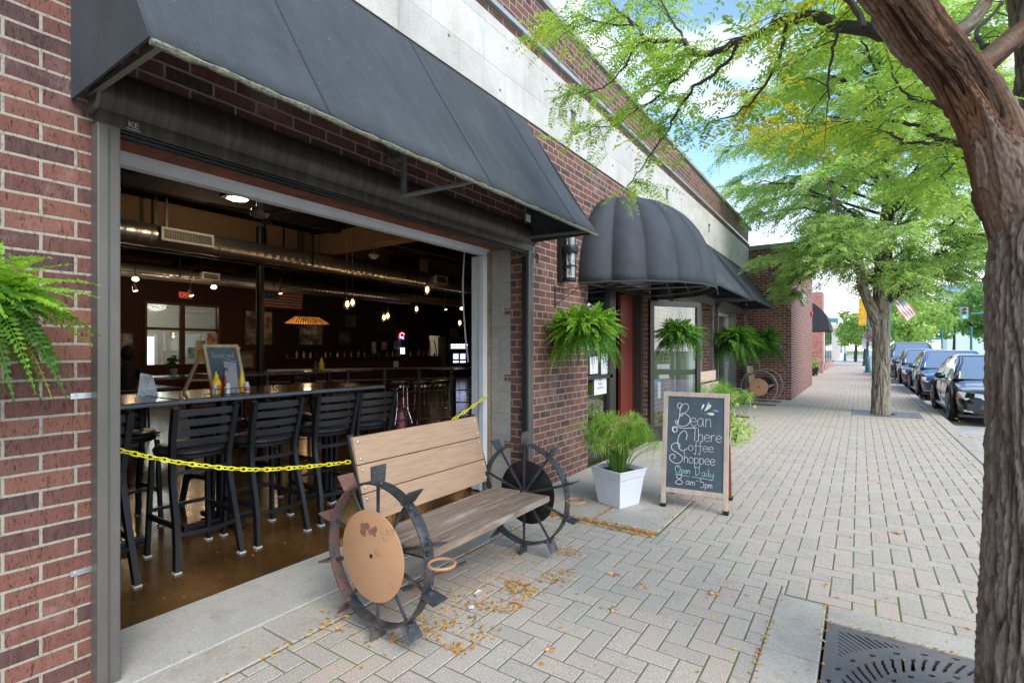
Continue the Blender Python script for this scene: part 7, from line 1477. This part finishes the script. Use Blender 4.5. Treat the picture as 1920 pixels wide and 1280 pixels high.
# ---------------------------------------------------------------- cars
def car(x,yf,L_,Wd,Hh,col,label,suv=False,rz=0,hood=.30,kids=True,z=-.15,name='parked_car',mt=.3,group='cars parked along the kerb'):
    t=thing(name,label,'car',(x,yf+L_/2,z),rz,group); PAINT=M('paint_%s'%label[:14].replace(' ','_'),col,.16,mt,var=0,bump=0,coat=1.0)
    GL_=M('car_glass',(.42,.46,.50),.05,.75,var=0,bump=0,coat=1.0); BLK=M('car_black_trim',(.02,.02,.022),.5,var=0,bump=0)
    def W2(u,v,w): return (v,u-L_/2,w)   # u: 0 front .. L back (towards +y), v across, w up
    S=L_/4.7; hb=Hh*(.60 if not suv else .58); hf=Hh*(.50 if not suv else .56)
    st=[0,.04,.12,.3,.6,.95,1.25,1.6,2.2,2.9,3.4,3.8,4.2,4.5,4.64,4.7]; 
    top=[.55*hf,.80*hf,.92*hf,hf,hf*1.05,hf*1.12,hb*1.02,hb*1.05,hb*1.06,hb*1.07,hb*1.08,hb*1.08,hb*1.06,hb*1.02,hb*.9,hb*.6]
    wd=[.70,.80,.88,.94,.98,1,1,1,1,1,1,.99,.97,.92,.86,.78]
    zb=[.22,.19,.17,.17,.17,.17,.17,.17,.17,.17,.17,.17,.18,.2,.22,.26]
    vs=[];nr=14
    for s_,tp,w_,b0 in zip(st,top,wd,zb):
        hw=Wd/2*w_; tp=tp; 
        half=[(0,b0),(hw*.8,b0),(hw*.95,b0+.03),(hw*.99,b0+(tp-b0)*.35),(hw,b0+(tp-b0)*.58),(hw*.975,b0+(tp-b0)*.8),(hw*.90,tp*.975),(hw*.70,tp*1.005),(0,tp*1.02)]
        ring=half+[(-a,b_) for a,b_ in half[-2:0:-1]]; nr=len(ring)
        vs+=[W2(s_*S,a,b_) for a,b_ in ring]
    fs=[(i*nr+j,i*nr+(j+1)%nr,(i+1)*nr+(j+1)%nr,(i+1)*nr+j) for i in range(len(st)-1) for j in range(nr)]+[tuple(range(nr))[::-1],tuple((len(st)-1)*nr+j for j in range(nr))]
    body=MB().add(vs,fs).build('body',PAINT,t,world=False,smooth=True)
    # greenhouse
    if suv: gs=[1.0,1.55,1.9,2.6,3.3,3.9,4.35,4.55]; gz=[0,.62,.90,1,1,.97,.86,0.]
    else: gs=[1.25,1.8,2.15,2.6,3.0,3.5,3.95,4.3]; gz=[0,.62,.90,1,1,.93,.62,0.]
    gh=Hh-hb*1.06; vs=[]; k=8
    for s_,q in zip(gs,gz):
        zt=hb*1.04+gh*q; hw=Wd/2*.90; tw=Wd/2*(.90-.20*q)
        ring=[(hw,hb*1.02),(hw+(tw-hw)*.55,hb*1.04+gh*q*.55),(tw,hb*1.04+gh*q*.92),(tw*.86,zt),(-tw*.86,zt),(-tw,hb*1.04+gh*q*.92),(-hw-(tw-hw)*.55,hb*1.04+gh*q*.55),(-hw,hb*1.02)]
        vs+=[W2(s_*S,a,b_) for a,b_ in ring]
    fsg=[];fr_=[]
    for i in range(len(gs)-1):
        for j in range(7):
            f=(i*8+j,i*8+j+1,(i+1)*8+j+1,(i+1)*8+j)
            mid=(j==3); 
            if (j in (2,4)) or (mid and 2<=i<=(len(gs)-4)): fr_.append(f)
            elif mid or j in (0,1,5,6): fsg.append(f)
    cabin=MB().add(vs,fsg).build('windows',GL_,t,world=False,smooth=True); MB().add(vs,fr_).build('roof',PAINT,t,world=False,smooth=True,solid=.012)
    mb=MB(); 
    for i in ((2,4) if not suv else (2,3,5)):
        for sg in (0,1):
            a=vs[i*8+(0 if sg==0 else 7)]; b_=vs[i*8+(2 if sg==0 else 5)]; mb.beam((a[0]*1.002,a[1],a[2]),(b_[0]*1.004,b_[1]+.02,b_[2]),.05,.012,(1,0,0))
    mb.build('pillars',BLK,t,world=False)
    mb=MB()
    for sg in (0,1):
        a=vs[8+(3 if sg==0 else 4)]; z0=vs[(0 if sg==0 else 7)]; q2=vs[16+(3 if sg==0 else 4)]; mb.tube([(z0[0]*.98,z0[1],z0[2]),a,q2],.028,6)
    mb.build('front_pillars',PAINT,t,world=False,smooth=True)
    for (s_) in (.92,3.72):
        for sg in (-1,1):
            v=sg*(Wd/2-.10); c=W2(s_*S,v,.33); wr=.335 if not suv else .37; c=(c[0],c[1],wr)
            ro=thing_part('wheel',t); out=sg
            w1=MB().tube([(c[0]-.11,c[1],c[2]),(c[0]-.10,c[1],c[2]),(c[0]+.10,c[1],c[2]),(c[0]+.11,c[1],c[2])],[wr*.93,wr,wr,wr*.93],28).build('tyre',M('tyre_rubber',(.018,.018,.018),.85,var=0),t,world=False,smooth=True)
            w1.name='wheel'
            MB().tube([(c[0]+out*.105,c[1],c[2]),(c[0]+out*.118,c[1],c[2])],[wr*.74,wr*.70],24).build('rim_dish',M('rim_dark',(.10,.10,.11),.4,.7,var=0),w1,world=False)
            sp2=MB(); 
            for k in range(10): a=2*PI*k/10; sp2.beam((c[0]+out*.122,c[1],c[2]),(c[0]+out*.122,c[1]+wr*.68*math.cos(a),c[2]+wr*.68*math.sin(a)),.012,.045,(1,0,0))
            sp2.tube([(c[0]+out*.12,c[1]+wr*.70*math.cos(a),c[2]+wr*.70*math.sin(a)) for a in np.linspace(0,2*PI,28,endpoint=False)],.014,5,closed=True); sp2.build('rim',M('rim_silver',(.55,.55,.57),.3,.9,var=0,bump=0),w1,world=False,smooth=True)
            arch=MB(); arch.tube([(sg*(Wd/2+.002),c[1]+(wr+.06)*math.cos(a),c[2]+(wr+.06)*math.sin(a)) for a in np.linspace(-.12,PI+.12,20)],.03,6); arch.build('arch_trim',BLK,t,world=False,smooth=True)
            MB().tube([(sg*(Wd/2-.02),c[1],c[2]),(sg*(Wd/2+.003),c[1],c[2])],[wr+.055,wr+.055],28).build('wheel_well',BLK,t,world=False)
    # face of the car
    HLm=M('headlamp',(.75,.78,.8),.1,.3,var=0,bump=0,coat=1.); yF=-L_/2
    for sg in (-1,1):
        mb=MB(); z0=hf*.74; mb.add([(sg*Wd*.47,yF+.30*S,z0+.03),(sg*Wd*.47,yF+.30*S,z0+.13),(sg*Wd*.27,yF+.06*S,z0+.10),(sg*Wd*.27,yF+.045*S,z0+.0),(sg*Wd*.42,yF+.10*S,z0-.015)],[(0,1,2,3,4)]); mb.build('headlight',HLm,t,world=False,solid=.05)
        MB().beam((sg*Wd*.44,yF+.05*S,.30),(sg*Wd*.30,yF+.02*S,.26),.03,.03).build('lower_trim',M('rim_silver',(.55,.55,.57),.3,.9),t,world=False)
        MB().box(sg*Wd*.36-.10,sg*Wd*.36+.10,yF-.01,yF+.12,.30,.44).build('lower_intake',BLK,t,world=False)
        m0=(sg*(Wd/2+.09),yF+1.58*S,hb*1.10); MB().ico(m0,.09,12,8,(1.1,.65,.75)).build('mirror',PAINT,t,world=False,smooth=True)
        MB().beam((sg*(Wd/2-.05),yF+1.6*S,hb*1.02),(sg*(Wd/2+.05),yF+1.58*S,hb*1.07),.05,.03).build('mirror_arm',BLK,t,world=False)
        for s_ in (2.1,3.0): MB().beam((sg*(Wd/2+.004),yF+s_*S+.12,hb*.90),(sg*(Wd/2+.004),yF+s_*S+.30,hb*.90),.02,.03,(0,0,1)).build('door_handle',PAINT,t,world=False)
        mb=MB()
        for s_ in (1.42,2.42,3.35): mb.beam((sg*(Wd/2-.001),yF+s_*S,.3),(sg*(Wd/2*.985),yF+s_*S,hb*1.0),.008,.008)
        mb.build('door_seams',BLK,t,world=False); MB().box(sg*Wd/2*.97-.03,sg*Wd/2*.97+.03,yF+1.4*S,yF+3.2*S,.19,.25).build('sill_trim',M('rim_silver',(.55,.55,.57),.3,.9),t,world=False)
        MB().box(sg*Wd*.47-.02,sg*Wd*.47+.02,yF+.28,yF+.36,.48,.52).build('side_marker',M('marker_orange',(.7,.18,.02),.4,var=0),t,world=False)
    MB().add([(-Wd*.21,yF-.012,hf*.74),(Wd*.21,yF-.012,hf*.74),(Wd*.17,yF-.0,hf*.42),(-Wd*.17,yF-.0,hf*.42)],[(0,1,2,3)]).build('grille',BLK,t,world=False,solid=.05)
    MB().beam((-Wd*.48,yF+.10,.20),(Wd*.48,yF+.10,.20),.2,.04).build('splitter',BLK,t,world=False)
    return t
def thing_part(n_,t): return None
car(2.46,12.95,4.7,1.84,1.37,(.014,.014,.017),'glossy black sedan facing us, nearest of the parked cars')
car(2.36,18.75,4.6,1.84,1.46,(.035,.085,.17),'blue crossover parked second, behind the black sedan',suv=False)
car(2.2,24.2,4.7,1.84,1.50,(.05,.05,.055),'dark grey car parked third, between the blue one and the tall dark van')
car(2.1,29.6,5.0,1.98,1.85,(.03,.028,.03),'tall dark vehicle parked fourth, highest of the row',suv=True)
car(2.1,36.5,4.7,1.84,1.5,(.25,.26,.28),'far silver car parked at the end of the row')
p=dp(1757,655,62); car(p.x,p.y,4.5,1.8,1.45,(.10,.12,.22),'small distant blue car driving away across the junction',name='driving_car',z=-.15,rz=PI*.92,group='moving cars')
lit=thing('parked_truck','pale vehicle far down the street left of the forked trunk','car',(0,0,0)) if False else None
# ---------------------------------------------------------------- put every empty at the foot of its thing
def allkids(o):
    out=[]
    for k in KIDS.get(o.name,[]): out.append(k); out+=allkids(k)
    return out
for o in [x for x in COL.objects if x.type=='EMPTY' and x.location.length<1e-6]:
    ks=allkids(o)
    if not ks: continue
    mn=np.array([1e9]*3); mxx_=-mn
    for k in ks:
        if k.type=='MESH' and len(k.data.vertices):
            a=np.empty(len(k.data.vertices)*3); k.data.vertices.foreach_get('co',a); a=a.reshape(-1,3); mn=np.minimum(mn,a.min(0)); mxx_=np.maximum(mxx_,a.max(0))
    c=Vector(((mn[0]+mxx_[0])/2,(mn[1]+mxx_[1])/2,mn[2])); o.location=c
    for k in KIDS.get(o.name,[]): k.location=k.location-c
